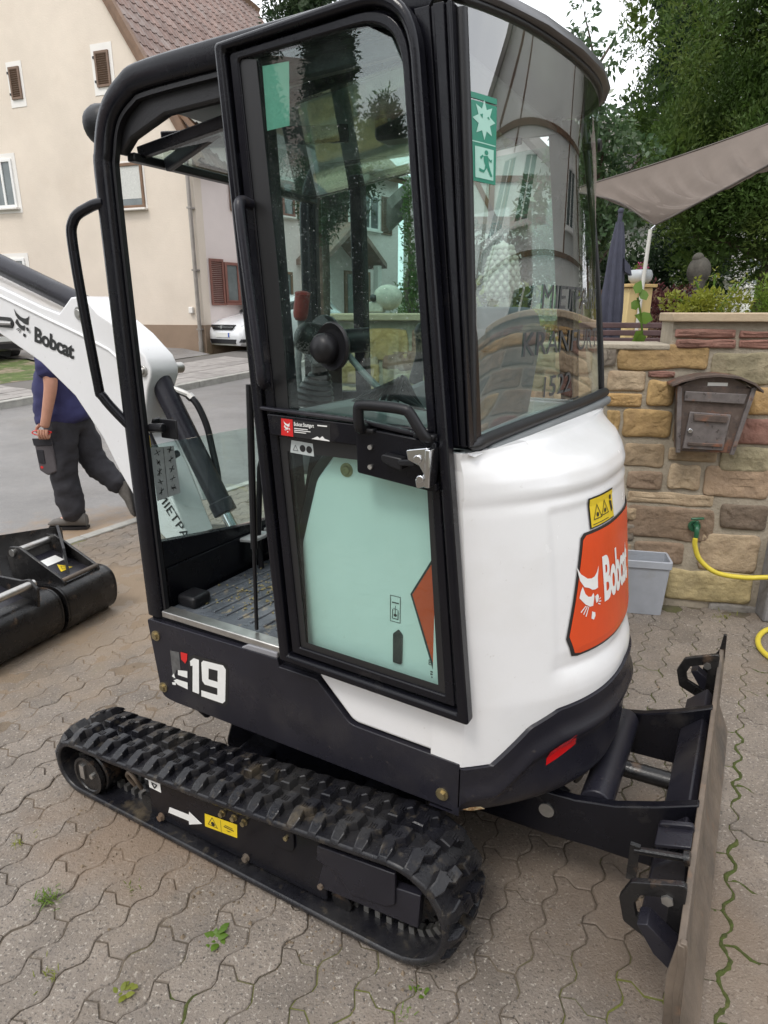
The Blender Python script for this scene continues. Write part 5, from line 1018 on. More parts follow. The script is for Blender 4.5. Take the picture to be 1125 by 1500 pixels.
# side engine cover, forward of the tail on the near side
m = MB(); m.prism(fillet([(1.006, 0.72), (1.000, 1.05), (1.055, 1.235), (1.120, 1.318), (1.20, 1.335), (1.400, 1.335), (1.480, 0.700), (1.482, 0.540), (1.158, 0.545), (1.050, 0.655), (1.030, 0.69)], [0.03, 0.08, 0.08, 0.05, 0.02, 0, 0, 0, 0.05, 0.02, 0.02], 6), 0.192, 0.24)
side = m.build('engine_side_cover', M['white_paint'], ex, smooth=40, bevel=0.010, seg=3)
m = MB(); m.prism(fillet([(0.985, 0.72), (0.976, 1.06), (1.035, 1.255), (1.105, 1.345), (1.45, 1.345), (1.45, 0.70), (1.05, 0.66)], [0.03, 0.08, 0.08, 0.05, 0, 0, 0.02], 6), 0.200, 0.235); m.build('cover_seal', M['seal'], side, bevel=0.004)
m = MB(); m.prism([(1.484, 0.535), (1.4875, 0.535), (1.4875, 0.72), (1.484, 0.72)], 0.19, 0.24); m.build('panel_gap', M['seal'], side)
fs_ = f3(0.1905)
decal('badge_field', [poly([(1.338, 0.977), (1.398, 1.085), (1.418, 1.085), (1.44, 0.70), (1.428, 0.72)])], fs_, M['orange'], side)
decal('badge_border', [poly([(1.332, 0.977), (1.395, 1.092), (1.420, 1.092), (1.446, 0.68), (1.427, 0.70)])], f3(0.1912), M['black_print'], side)
decal('hydraulic_oil_symbol', [rect(1.275, 0.890, 1.2765, 0.962), rect(1.3035, 0.890, 1.305, 0.962), rect(1.275, 0.961, 1.305, 0.9625), rect(1.275, 0.8895, 1.305, 0.891), rect(1.280, 0.942, 1.300, 0.945), rect(1.281, 0.898, 1.283, 0.925), rect(1.297, 0.898, 1.299, 0.925), rect(1.281, 0.898, 1.299, 0.900), circ(1.290, 0.909, 0.0045), rect(1.2893, 0.914, 1.2907, 0.936), rect(1.284, 0.9255, 1.296, 0.927)], fs_, M['black_print'], side)
m = MB(); m.prism(fillet([(1.286, 0.775), (1.286, 0.858), (1.300, 0.872), (1.312, 0.858), (1.311, 0.775)], 0.004, 2), 0.186, 0.193); m.build('latch_recess', M['black_print'], side)
m = MB(); m.lathe([(0.0, 0.004), (0.009, 0.004), (0.012, 0.0), (0.018, 0.0), (0.018, -0.004), (0.0, -0.004)], 18, Matrix.Translation((1.150, 0.190, 1.272)) @ Matrix.Rotation(R(90), 4, 'X')); m.build('bolt', M['brass'], side)
decal('model_caption', [xf(text_data('E19', 0.022), 1.0, ox=1.385, oy=0.795), rect(1.392, 0.775, 1.42, 0.779), rect(1.392, 0.768, 1.42, 0.772), rect(1.395, 0.760, 1.415, 0.764)], fs_, M['black_print'], side)

# black bumper round the tail foot
m = MB(); rows = []; NB = 26
for j in range(NB):
    for v in vs_list:
        zb = boundary(v) - 0.003; f = j / (NB - 1); z = 0.375 + (zb - 0.375) * f
        off = 0.008 + 0.016 * math.exp(-((z - (zb - 0.085)) / 0.022) ** 2) - 0.03 * max(0, 1 - (z - 0.375) / 0.05) ** 2
        rows.append((tail_u(v, z) + off, V0 - 0.004 + (v - V0) * (V1 - V0 + 0.008) / (V1 - V0), z))
m.add(rows, [(j*NV + i, j*NV + i + 1, (j+1)*NV + i + 1, (j+1)*NV + i) for j in range(NB - 1) for i in range(NV - 1)])
b = len(m.v); m.v += [(1.40, p[1], 0.375) for p in rows[:NV]]; m.f += [(i + 1, i, b + i, b + i + 1) for i in range(NV - 1)]; m.m += [0] * (NV - 1)
b = len(m.v); m.v += [(p[0] - 0.03, p[1], p[2] + 0.001) for p in rows[-NV:]]; o_ = (NB-1)*NV; m.f += [(o_ + i, o_ + i + 1, b + i + 1, b + i) for i in range(NV - 1)]; m.m += [0] * (NV - 1)
for i in (0, NV - 1):
    b = len(m.v); m.v += [(1.487, rows[i][1], rows[j*NV + i][2]) for j in range(NB)]; m.f += [(j*NV + i, (j+1)*NV + i, b + j + 1, b + j) for j in range(NB - 1)]; m.m += [0] * (NB - 1)
bumper = m.build('rear_bumper', M['dark_panel'], ex, smooth=45)
def bump_pt(v, z, e=0.002): return (tail_u(v, z) + 0.008 + 0.016 * math.exp(-((z - (boundary(v) - 0.088)) / 0.022) ** 2) + e, v, z)
decal('reflector', [poly([(0.336, 0.500), (0.334, 0.548), (0.392, 0.582), (0.410, 0.540)])], lambda a, b: bump_pt(a, b, 0.003), M['reflector'], bumper, cuts=2)
decal('reflector', [poly([(1.024, 0.500), (1.026, 0.548), (0.968, 0.582), (0.950, 0.540)])], lambda a, b: bump_pt(a, b, 0.003), M['reflector'], bumper, cuts=2)
M['chip'] = pbr('chipped_paint', (0.22, 0.12, 0.05), 0.7, var=0.4, vscale=90, layers=[((0.5, 0.42, 0.25), 60, 0.5, 0.6, 0.8)])
decal('paint_chip', [poly([(0.198, 0.500), (0.204, 0.508), (0.212, 0.505), (0.209, 0.492), (0.207, 0.480), (0.202, 0.490)]), poly([(0.190, 0.395), (0.205, 0.401), (0.22, 0.399), (0.228, 0.390), (0.204, 0.388)]), poly([(0.235, 0.437), (0.245, 0.440), (0.247, 0.435), (0.238, 0.433)])], lambda a, b: bump_pt(a, b, 0.0015), M['chip'], bumper, cuts=2)

# badge, lettering and stickers on the tail
tp = lambda e: (lambda v, z: (tail_u(v, z) - panel_dip(v, z) + e, v, z))
bf = [(0.385, 0.852), (0.402, 0.800), (0.420, 0.795), (0.945, 0.795), (0.965, 0.81), (0.975, 0.850), (0.915, 1.105), (0.900, 1.115), (0.462, 1.115), (0.448, 1.105)]
cxb = 0.68; bi = [(cxb + (a-cxb)*0.972, 0.955 + (b-0.955)*0.955) for a, b in bf]
decal('badge_border', [poly(bf)], tp(0.003), M['black_print'], tail, cuts=4)
badge = decal('badge_field', [poly(bi)], tp(0.0042), M['orange'], tail, cuts=4)
def cat_head():
    P = [[(265,790),(285,837),(320,872),(345,880),(365,876),(383,858),(398,828),(386,892),(383,945),(364,948),(345,943),(325,925),(300,912),(278,870)],
         [(290,906),(302,950),(318,972),(336,978),(350,962),(355,985),(345,1033),(325,1030),(300,1008),(269,962),(278,930)],
         [(360,986),(378,978),(386,995),(380,1022),(366,1026)], [(337,1060),(345,1068),(356,1074),(357,1094),(346,1112),(331,1100)],
         [(300,1016),(304,1020),(276,1046),(272,1040)], [(308,1020),(312,1024),(290,1062),(285,1058)], [(316,1026),(320,1028),(302,1078),(297,1075)],
         [(386,1010),(399,1006),(400,1010),(387,1016)], [(385,1020),(402,1026),(400,1031),(384,1026)], [(380,1030),(396,1042),(393,1046),(378,1036)]]
    return [poly([((x - 265) / 135.0, (1112 - y) / 322.0 * 1.4) for x, y in p]) for p in P]
CAT = cat_head()
decal('cat_head_logo', [xf(s, 0.086, 0.112, 0.424, 0.880) for s in CAT], tp(0.0054), M['white_print'], tail, cuts=2)
BOB = text_data('Bobcat', 1.0, bold=0.035, xs=0.78, space=0.93)
bw = max(a for a, _ in BOB[0])
decal('brand_lettering', [xf(BOB, 0.215 / bw, 0.165, 0.525, 0.918)], tp(0.0054), M['white_print'], tail, cuts=2)
LB = tp; lb = lambda e: (lambda a_, b_: LB(e)(a_ - 0.078, b_ + 0.004))
wy = [(0.572, 1.118), (0.708, 1.118), (0.708, 1.190), (0.572, 1.190)]
decal('warning_border', [poly([(0.567, 1.114), (0.713, 1.114), (0.713, 1.194), (0.567, 1.194)])], lb(0.003), M['black_print'], tail, cuts=2)
decal('warning_sticker', [poly(wy)], lb(0.0042), M['yellow_print'], tail, cuts=2)
decal('warning_symbols', [tri_sign(0.605, 1.148, 0.026, 0.09), tri_sign(0.648, 1.150, 0.026, 0.09), circ(0.605, 1.146, 0.006), circ(0.648, 1.148, 0.006), circ(0.689, 1.174, 0.007), poly([(0.680, 1.166), (0.695, 1.163), (0.699, 1.140), (0.689, 1.134)]), rect(0.578, 1.123, 0.665, 1.125)], lb(0.0054), M['black_print'], tail, cuts=1)

# ---------------------------------------------------------------- cab shell
CAB0, CAB1 = 0.19, 1.17
def frame_loop(y0, y1, off=0.0):
    out = [(0.350, 0.690), (0.350, 2.245), (1.395, 2.262), (1.505, 1.335), (1.505, 1.300), (0.95, 1.300), (0.93, 0.690)]
    return out
def side_frame(y0, y1, parent):
    # outer tube: front post, roof rail and rear post in one bend, and the inner flange that carries the seal
    path = [(0.380, 0.685), (0.372, 1.30), (0.370, 1.95), (0.380, 2.06), (0.416, 2.145), (0.485, 2.195), (0.58, 2.214), (1.02, 2.222), (1.31, 2.226), (1.362, 2.215)]
    P = smooth_path([(a, 0, b) for a, b in path], 5); m = MB()
    yc = (y0 + y1) / 2; k = len(P); prof = fillet([(-0.032, -0.023), (0.032, -0.023), (0.032, 0.023), (-0.032, 0.023)], 0.019, 3)
    vs = []
    for i, p in enumerate(P):
        a = Vector(P[max(0, i-1)]); b = Vector(P[min(k-1, i+1)]); t = (b - a).normalized(); nrm = Vector((-t.z, 0, t.x))
        for q, w in prof: vs.append(Vector(p) + nrm * q + Vector((0, yc + w, 0)))
    n = len(prof); m.add(vs, [(i*n + j, i*n + (j+1) % n, (i+1)*n + (j+1) % n, (i+1)*n + j) for i in range(k-1) for j in range(n)] + [list(range(n))[::-1], list(range((k-1)*n, k*n))])
    post = m.build('cab_post', M['black_paint'], parent, smooth=50)
    sgn = 1 if y0 < 0.5 else -1; yi = y1 if sgn > 0 else y0
    for nm, o0, o1, w0, w1 in (('door_flange', 0.022, 0.040, -0.004, 0.012), ('door_seal', 0.036, 0.046, -0.008, 0.008)):
        m = MB(); vs = []
        for i, p in enumerate(P):
            a = Vector(P[max(0, i-1)]); b = Vector(P[min(k-1, i+1)]); t = (b - a).normalized(); nrm = Vector((t.z, 0, -t.x))
            for q, w in ((o0, w0), (o1, w0), (o1, w1), (o0, w1)): vs.append(Vector(p) + nrm * q + Vector((0, yc + sgn * w, 0)))
        m.add(vs, [(i*4 + j, i*4 + (j+1) % 4, (i+1)*4 + (j+1) % 4, (i+1)*4 + j) for i in range(k-1) for j in range(4)] + [(3, 2, 1, 0), tuple(range((k-1)*4, k*4))])
        m.build(nm, M['black_paint'] if nm == 'door_flange' else M['seal'], post, smooth=50, bevel=0.005)
    return post
cab = MB(); cab.box(0.36, 1.40, CAB0 + 0.012, CAB1 - 0.012, 0.640, 0.690); cab_o = cab.build('cab_floor', M['black_paint'], ex, bevel=0.004)
postN = side_frame(CAB0, CAB0 + 0.046, ex); postF = side_frame(CAB1 - 0.046, CAB1, ex)
# rear corner posts: leaning forward, ribbed on the outside
for (ya, yb, sg) in ((CAB0 - 0.004, CAB0 + 0.07, 1), (CAB1 - 0.07, CAB1 + 0.004, -1)):
    m = MB()
    def cp(y, a, b): return [(1.330 + a*0.92, y, 2.205), (1.330 + b*0.92, y, 2.205), (1.436 + b*0.50, y, 1.362), (1.436 + a*0.50, y, 1.362)]
    for (a, b, dy) in ((-0.005, 0.030, 0.0), (0.030, 0.040, 0.006), (0.040, 0.064, -0.002), (0.064, 0.071, 0.006), (0.071, 0.080, 0.0)):
        y0_, y1_ = (ya + dy, yb) if sg > 0 else (ya, yb - dy)
        P0, P1 = cp(y0_, a, b), cp(y1_, a, b)
        m.add(P0 + P1, [(0, 1, 2, 3), (7, 6, 5, 4), (0, 4, 5, 1), (1, 5, 6, 2), (2, 6, 7, 3), (3, 7, 4, 0)])
    m.build('rear_post', M['black_paint'], ex, smooth=None, bevel=0.003)
    # the lower back quarter, between rear post and door opening
    m = MB(); m.prism([(0.94, 0.66), (1.45, 0.66), (1.48, 1.345), (1.45, 1.352), (1.02, 1.352), (0.96, 1.1)], 0.242 if sg > 0 else 1.165, 0.262 if sg > 0 else 1.185); m.build('quarter_panel', M['black_paint'] if sg > 0 else M['white_paint'], ex)
    # hinge post in the middle of the side
    m = MB(); y_ = CAB0 + 0.03 if sg > 0 else CAB1 - 0.03
    m.bar((0.905, y_, 2.19), (0.985, y_, 0.68), 0.05, 0.055, up=(1, 0, 0)); m.build('hinge_post', M['black_paint'], ex, bevel=0.008)
# roof
def rear_arc(v, z=2.2):
    return float(np.interp(v, [0.19, 0.25, 0.305, 0.455, 0.63, 0.80, 0.94, 1.05, 1.12, 1.17], [1.385, 1.432, 1.462, 1.508, 1.540, 1.552, 1.540, 1.505, 1.455, 1.395]))
vv = [0.19, 0.21, 0.25, 0.30, 0.37, 0.455, 0.54, 0.63, 0.72, 0.80, 0.87, 0.94, 1.0, 1.05, 1.09, 1.12, 1.15, 1.17]
m = MB(); ol = [(0.56, 1.12), (0.50, 1.05), (0.49, 0.68), (0.50, 0.31), (0.56, 0.25), (0.66, 0.225)] + [(rear_arc(v), v) for v in vv] + [(0.66, 1.14)]
def rl(g, z): return [((a - 0.9) * (1 - g) + 0.9, (b - 0.68) * (1 - g) + 0.68, z) for a, b in ol]
k = len(ol); rings = [rl(0.04, 2.222), rl(0.003, 2.224), rl(-0.003, 2.229), rl(0.008, 2.249), rl(0.036, 2.260), rl(0.28, 2.285)]
m.add(sum(rings, []), [list(range(k))[::-1]] + [(r*k + i, r*k + (i+1) % k, (r+1)*k + (i+1) % k, (r+1)*k + i) for r in range(5) for i in range(k)] + [list(range(5*k, 6*k))])
m.build('cab_roof', pbr('roof_plastic', (0.075, 0.072, 0.078), 0.28, var=0.15, vscale=6, bump=0.0003, bscale=200), ex, smooth=50)
m = MB(); m.box(0.50, 1.36, 0.27, 1.09, 2.168, 2.186); m.build('roof_lining', M['plastic_grey'], ex, bevel=0.006)
# rear window: one bent pane with its gasket
def rg(v, z):
    b = float(np.interp(v, [0.205, 0.35, 0.5, 0.7, 0.85, 1.0, 1.10, 1.155], [1.460, 1.474, 1.489, 1.515, 1.532, 1.548, 1.556, 1.556]))
    t = float(np.interp(v, [0.205, 0.26, 0.35, 0.5, 0.65, 0.8, 0.93, 1.03, 1.10, 1.155], [1.395, 1.425, 1.460, 1.497, 1.520, 1.526, 1.518, 1.490, 1.450, 1.405]))
    f = (z - 1.36) / (2.205 - 1.36); s = f * f * 0.35 + f * 0.65
    return b + (t - b) * s
gvv = np.linspace(0.205, 1.155, 40)
PB = np.polyfit(gvv, np.interp(gvv, [0.205, 0.35, 0.5, 0.7, 0.85, 1.0, 1.10, 1.155], [1.460, 1.474, 1.489, 1.515, 1.532, 1.548, 1.556, 1.556]), 3)
PT = np.polyfit(gvv, np.interp(gvv, [0.205, 0.26, 0.35, 0.5, 0.65, 0.8, 0.93, 1.03, 1.10, 1.155], [1.395, 1.425, 1.460, 1.497, 1.520, 1.526, 1.518, 1.490, 1.450, 1.405]), 4)
def rg(v, z):
    f = (z - 1.36) / (2.205 - 1.36); s = f * f * 0.35 + f * 0.65; b = float(np.polyval(PB, v)); return b + (float(np.polyval(PT, v)) - b) * s
def sm(fn, v): return (fn(v - 0.02) + fn(v) * 2 + fn(v + 0.02)) / 4
def belt(v): return 1.352 + 0.030 * (v - 0.35)
gv = [0.205 + 0.95 * i / 72 for i in range(73)]
def pane(name, mat, off, zlo, zhi, parent, nz=26):
    rows = []
    for j in range(nz):
        for v in gv:
            z = zlo(v) + (zhi - zlo(v)) * j / (nz - 1); rows.append((sm(lambda q: rg(q, z), v) + off, v, z))
    n = len(gv); mm = MB(); mm.add(rows, [(j*n + i, j*n + i + 1, (j+1)*n + i + 1, (j+1)*n + i) for j in range(nz-1) for i in range(n-1)]); return mm.build(name, mat, parent, smooth=80)
rear = pane('rear_window', M['glass_rear'], 0.0, lambda v: belt(v) + 0.012, 2.220, ex)
gp = [(sm(lambda q: rg(q, belt(v)), v) + 0.008, v, belt(v) + 0.012) for v in gv]
m = MB(); m.tube(gp, [0.004, 0.010, 0.014] + [0.016]*(len(gp) - 3), 10); m.build('window_gasket', M['seal'], rear, smooth=60)
gp2 = [(p[0] + 0.010, p[1], p[2] - 0.026) for p in gp[4:]]; m = MB(); m.tube(gp2, [0.003, 0.008, 0.012] + [0.015]*(len(gp2) - 3), 8); m.build('belt_trim', M['plastic_grey'], rear, smooth=60)
m = MB(); m.add([(p[0] + 0.012, p[1], p[2] - 0.022) for p in gp] + [(tail_u(p[1], 1.345) - 0.003, p[1], 1.342) for p in gp], [(i, i+1, len(gp) + i + 1, len(gp) + i) for i in range(len(gp)-1)]); m.build('belt_apron', M['white_paint'], tail, smooth=60)
gt = [(sm(lambda q: rg(q, 2.220), v) + 0.003, v, 2.219) for v in gv]; m = MB(); m.tube(gt, 0.007, 8); m.build('window_gasket', M['seal'], rear, smooth=60)
m = MB(); m.tube([(rg(0.225, z) + 0.002, 0.222, z) for z in np.linspace(1.37, 2.20, 14)], 0.014, 8); m.build('window_gasket', M['seal'], rear, smooth=60); m = MB(); m.tube([(rg(1.14, z) + 0.002, 1.146, z) for z in np.linspace(1.39, 2.20, 14)], 0.010, 8); m.build('window_gasket', M['seal'], rear, smooth=60)
m = MB(); m.lathe([(0.0, 0.03), (0.016, 0.03), (0.019, 0.022), (0.012, 0.016), (0.010, -0.02), (0.0, -0.02)], 14, Matrix.Translation((rg(1.12, 2.13) + 0.01, 1.12, 2.13)) @ Matrix.Rotation(R(90), 4, 'Y')); m.build('window_stop', M['plastic_black'], rear)
rgp = lambda e: (lambda v, z: (sm(lambda q: rg(q, z), v) + e, v, z))
# emergency exit sticker and lettering on the pane
xs_ = lambda e: (lambda v, z: rgp(e)(0.237 + (v - 0.243)*0.90, 1.905 + (z - 1.775)*0.70))
es = decal('exit_sticker', [rect(0.243, 1.775, 0.330, 1.985), rect(0.243, 1.990, 0.330, 2.005)], xs_(0.002), M['green_print'], rear, cuts=2)
star = [(0.2865 + (0.044 if i % 2 == 0 else 0.024) * math.sin(2*math.pi*i/16) * 0.85, 1.94 + (0.052 if i % 2 == 0 else 0.030) * math.cos(2*math.pi*i/16)) for i in range(16)]
decal('exit_symbols', [poly(star), rect(0.247, 1.878, 0.326, 1.881), rect(0.255, 1.785, 0.320, 1.868)], xs_(0.0028), M['pale_green_print'], rear, cuts=1)
decal('figure_head', [circ(0.293, 1.856, 0.0065)], xs_(0.0034), M['green_print'], rear)
decal('running_figure', [poly([(0.283, 1.846), (0.298, 1.848), (0.302, 1.826), (0.290, 1.820), (0.284, 1.832)]), poly([(0.298, 1.846), (0.308, 1.838), (0.314, 1.842), (0.311, 1.832), (0.302, 1.836)]), poly([(0.283, 1.845), (0.274, 1.836), (0.271, 1.842), (0.280, 1.849)]), poly([(0.290, 1.824), (0.302, 1.826), (0.308, 1.810), (0.316, 1.796), (0.309, 1.794), (0.300, 1.808)]), poly([(0.290, 1.826), (0.296, 1.818), (0.282, 1.808), (0.268, 1.812), (0.268, 1.804), (0.284, 1.801)]), poly([(0.272, 1.952), (0.281, 1.956), (0.280, 1.944)]), poly([(0.295, 1.948), (0.304, 1.944), (0.300, 1.952)])], xs_(0.0034), M['green_print'], rear, cuts=1)
M['dark_print'] = pbr('dark_lettering', (0.06, 0.065, 0.07), 0.5)
mp = text_data('MIETPARK', 1.0, xs=0.78); mw = max(a for a, _ in mp[0]); kf = text_data('KRANFURT', 1.0, xs=0.78); kw = max(a for a, _ in kf[0]); ph = text_data('1522', 1.0, xs=0.8); pw_ = max(a for a, _ in ph[0])
for sh_ in (xf(mp, 0.50 / mw, 0.085, 0.56, 1.655), xf(kf, 0.60 / kw, 0.085, 0.47, 1.540), xf(ph, 0.22 / pw_, 0.080, 0.60, 1.425)): decal('window_lettering', [sh_], rgp(0.0022), M['dark_print'], rear, cuts=1)

# front: lower pane, sill, raised upper pane with its guides
m = MB(); m.box(0.352, 0.40, CAB0 + 0.06, CAB1 - 0.06, 0.69, 0.835); m.prism([(CAB0 + 0.06, 0.835), (CAB1 - 0.06, 0.835), (CAB1 - 0.06, 0.80 + 0.04), (0.70, 0.862), (CAB0 + 0.06, 0.93)], 0.362, 0.392, axis='x'); m.build('front_sill', M['black_paint'], ex, bevel=0.005)
m = MB(); m.prism(fillet([(0.225, 0.915), (1.12, 0.830), (1.12, 1.222), (0.225, 1.245)], [0.04, 0.02, 0.01, 0.01], 4), 0.369, 0.374, axis='x'); fglass = m.build('front_lower_window', M['glass_clear'], ex, smooth=None)
fx = lambda e: (lambda a, b: (0.374 + e, a, b))
decal('instruction_sticker', [poly([(0.255, 1.238), (0.352, 1.228), (0.362, 1.066), (0.261, 1.062)])], fx(0.0016), M['grey_print'], fglass)
sk_ = [rect(0.306, 1.068, 0.3075, 1.230)]
for j in range(5):
    for i in range(2):
        ax, az_ = 0.282 + i * 0.052, 1.090 + j * 0.032; ra = random.random
        for _ in range(4): a_ = ra() * 6.28; l_ = 0.006 + ra() * 0.008; c_, s_ = math.cos(a_), math.sin(a_); sk_.append(poly([(ax + c_*l_ - s_*0.001, az_ + s_*l_ + c_*0.001), (ax - c_*l_ - s_*0.001, az_ - s_*l_ + c_*0.001), (ax - c_*l_ + s_*0.001, az_ - s_*l_ - c_*0.001), (ax + c_*l_ + s_*0.001, az_ + s_*l_ - c_*0.001)]))
decal('instruction_drawings', sk_, fx(0.0024), M['black_print'], fglass)
m = MB(); m.bar((0.405, 0.255, 1.315), (0.415, 0.255, 1.31), 0.03, 0.05); m.box(0.43, 0.50, 0.256, 0.262, 1.275, 1.335); m.cyl((0.41, 0.235, 1.308), (0.47, 0.235, 1.312), 0.014, 10); m.build('window_catch', M['plastic_black'], ex, bevel=0.004)
m = MB(); m.prism(fillet([(0.395, 2.06), (0.395, 2.12), (0.43, 2.17), (0.50, 2.19), (1.33, 2.19), (1.33, 2.150), (0.60, 2.125), (0.47, 2.085), (0.425, 2.05)], 0.012, 3), 0.222, 0.250); m.build('roof_header', M['seal'], ex, bevel=0.006)
m = MB(); m.prism([(0.43, 2.052), (1.24, 2.148), (1.24, 2.153), (0.43, 2.057)], 0.275, 1.085); up = m.build('raised_front_window', M['glass_green'], ex, smooth=None)
m = MB(); m.bar((0.43, 0.25, 2.050), (0.43, 1.11, 2.050), 0.03, 0.022); m.build('window_edge', M['seal'], up, bevel=0.004)
for yy in (0.285, 1.075):
    m = MB(); m.bar((0.43, yy, 2.065), (1.25, yy, 2.165), 0.022, 0.030); m.build('window_guide', M['black_paint'], up, bevel=0.003)
m = MB(); m.bar((0.47, 0.33, 2.10), (0.90, 0.62, 2.128), 0.02, 0.045); m.build('window_stay', M['dark_panel'], up, bevel=0.004)
m = MB(); m.bar((0.45, 0.36, 2.045), (0.86, 0.30, 2.150), 0.02, 0.035); m.build('window_stay', M['dark_panel'], up, bevel=0.004)
m = MB(); m.lathe([(0.001, -0.03), (0.035, -0.03), (0.05, -0.01), (0.055, 0.03), (0.05, 0.05), (0.001, 0.055)], 20, Matrix.Translation((0.30, 0.30, 2.155)) @ Matrix.Rotation(R(-90), 4, 'Y')); m.bar((0.345, 0.30, 2.155), (0.39, 0.27, 2.155), 0.03, 0.03); m.build('work_lamp', M['plastic_black'], ex)
m = MB(); m.tube(smooth_path([(0.362, 0.20, 1.935), (0.320, 0.185, 1.925), (0.270, 0.165, 1.89), (0.262, 0.160, 1.80), (0.278, 0.17, 1.45), (0.288, 0.175, 1.40), (0.345, 0.20, 1.325), (0.362, 0.205, 1.315)], 6), 0.0145, 12); m.build('grab_rail', M['black_paint'], ex, smooth=60)
# right-hand side glazing
m = MB(); m.prism(fillet([(0.44, 0.78), (0.44, 2.08), (1.33, 2.15), (1.44, 1.38), (1.0, 1.38), (0.95, 0.78)], 0.04, 4), 1.14, 1.145); rw = m.build('right_window', M['glass_green'], ex, smooth=None)
m = MB(); m.bar((0.62, 1.15, 1.30), (0.60, 1.15, 2.13), 0.045, 0.05, up=(1, 0, 0)); m.bar((0.43, 1.15, 1.30), (0.98, 1.15, 1.33), 0.04, 0.06); m.build('window_bar', M['black_paint'], rw, bevel=0.005)
# sill plates and floor
m = MB(); m.box(0.42, 0.91, 0.192, 0.236, 0.690, 0.712); m.build('door_sill', M['steel'], ex, bevel=0.003)
m = MB(); m.box(0.415, 1.02, 0.245, 1.10, 0.690, 0.704)
for k in range(9): m.tube([(0.46 + k * 0.052, 0.28, 0.704), (0.47 + k * 0.052, 0.42, 0.704), (0.50 + k * 0.052, 0.70, 0.704), (0.50 + k * 0.052, 1.05, 0.704)], 0.006, 6)
fm = m.build('floor_mat', M['mat_grey'], ex, bevel=0.002)
M['grit'] = pbr('leaf_grit', (0.22, 0.19, 0.09), 0.9, objrand=0.3)
m = MB(); rg_ = random.Random(4)
for _ in range(160):
    a, b = 0.60 + rg_.gauss(0, 0.07), 0.52 + rg_.gauss(0, 0.10); s_ = rg_.uniform(0.003, 0.009); t_ = rg_.random() * 6
    m.add([(a + s_*math.cos(t_), b + s_*math.sin(t_), 0.7055), (a - s_*math.sin(t_)*0.6, b + s_*math.cos(t_)*0.6, 0.711), (a - s_*math.cos(t_), b - s_*math.sin(t_), 0.7055), (a + s_*math.sin(t_)*0.6, b - s_*math.cos(t_)*0.6, 0.709)], [(0, 1, 2, 3)])
o = m.build('floor_grit', M['grit'], fm, smooth=None, fix=False); o['kind'] = 'stuff'
for yy in (0.66, 0.80):
    m = MB(); m.box(0.41, 0.55, yy - 0.055, yy + 0.055, 0.770, 0.786, M=Matrix.Rotation(R(-6), 4, 'Y')); m.build('pedal', pbr('cast_alloy', (0.42, 0.43, 0.43), 0.45, var=0.15, vscale=30) if yy < 0.7 else bpy.data.materials['cast_alloy'], ex, bevel=0.005)
    m = MB(); m.tube([(0.45, yy, 0.70), (0.44, yy, 0.80), (0.47, yy, 1.10), (0.55, yy, 1.32)], 0.011, 10); m.sphere((0.555, yy, 1.34), 0.022, 12, 8); m.build('travel_lever', M['plastic_black'], ex)
m = MB(); m.prism([(0.76, 0.674), (0.90, 0.676), (0.90, 0.694), (0.79, 0.692)], 0.186, 0.20); m.build('sill_end_cap', pbr('light_grey_plastic', (0.25, 0.25, 0.27), 0.4), ex, bevel=0.003)
m = MB(); m.box(0.42, 0.50, 0.26, 0.34, 0.704, 0.745); m.build('foot_rest', M['plastic_black'], ex, bevel=0.01)
m = MB(); m.cyl((0.815, 0.235, 1.46), (0.795, 0.235, 0.985), 0.010, 10); m.cyl((0.795, 0.235, 0.985), (0.785, 0.235, 0.72), 0.006, 8); m.build('gas_strut', M['plastic_black'], ex)

# ---------------------------------------------------------------- seat, consoles, levers
seat = bpy.data.objects.new('operator_seat', None); COL.objects.link(seat); seat.parent = ex
def cushion(name, pts, y0, y1, mat, bev):
    m = MB(); m.prism(pts, y0, y1); return m.build(name, mat, seat, smooth=50, bevel=bev, seg=4)
cushion('seat_base', [(0.94, 0.70), (1.36, 0.70), (1.36, 1.02), (0.94, 1.02)], 0.46, 0.90, M['plastic_black'], 0.03)
cushion('seat_cushion', [(0.86, 1.10), (0.90, 1.05), (1.34, 1.00), (1.36, 1.10), (1.10, 1.13), (0.90, 1.16)], 0.44, 0.92, M['fabric_seat'], 0.04)
cushion('seat_back', [(1.27, 1.12), (1.36, 1.06), (1.42, 1.58), (1.40, 1.66), (1.33, 1.66), (1.29, 1.40)], 0.43, 0.90, M['fabric_seat'], 0.035)
cushion('seat_piping', [(1.36, 1.55), (1.425, 1.55), (1.43, 1.60), (1.36, 1.62)], 0.425, 0.905, M['plastic_grey'], 0.02)
m = MB(); m.prism(fillet([(0.80, 1.20), (1.30, 1.24), (1.30, 1.40), (1.10, 1.43), (0.86, 1.38)], 0.04, 4), 0.29, 0.43); con = m.build('left_console', M['plastic_grey'], ex, smooth=50, bevel=0.015)
for k in range(6):
    m = MB(); r_ = 0.060 - k * 0.006; m.lathe([(0.001, 0), (r_, 0), (r_ * 1.12, 0.007), (r_, 0.014), (0.001, 0.014)], 18, Matrix.Translation((0.92 + k*0.006, 0.37, 1.40 + k * 0.014)) @ Matrix.Rotation(R(8), 4, 'Y')); m.build('boot_fold', M['plastic_black'], con)
m = MB(); m.tube([(0.95, 0.37, 1.45), (0.965, 0.36, 1.52), (0.975, 0.35, 1.57)], [0.022, 0.026, 0.03], 14); js = m.build('joystick', M['plastic_black'], ex, smooth=60)
TB = Matrix.Translation((0.985, 0.335, 1.573)) @ Matrix.Rotation(R(78), 4, 'X') @ Matrix.Rotation(R(-22), 4, 'Y')
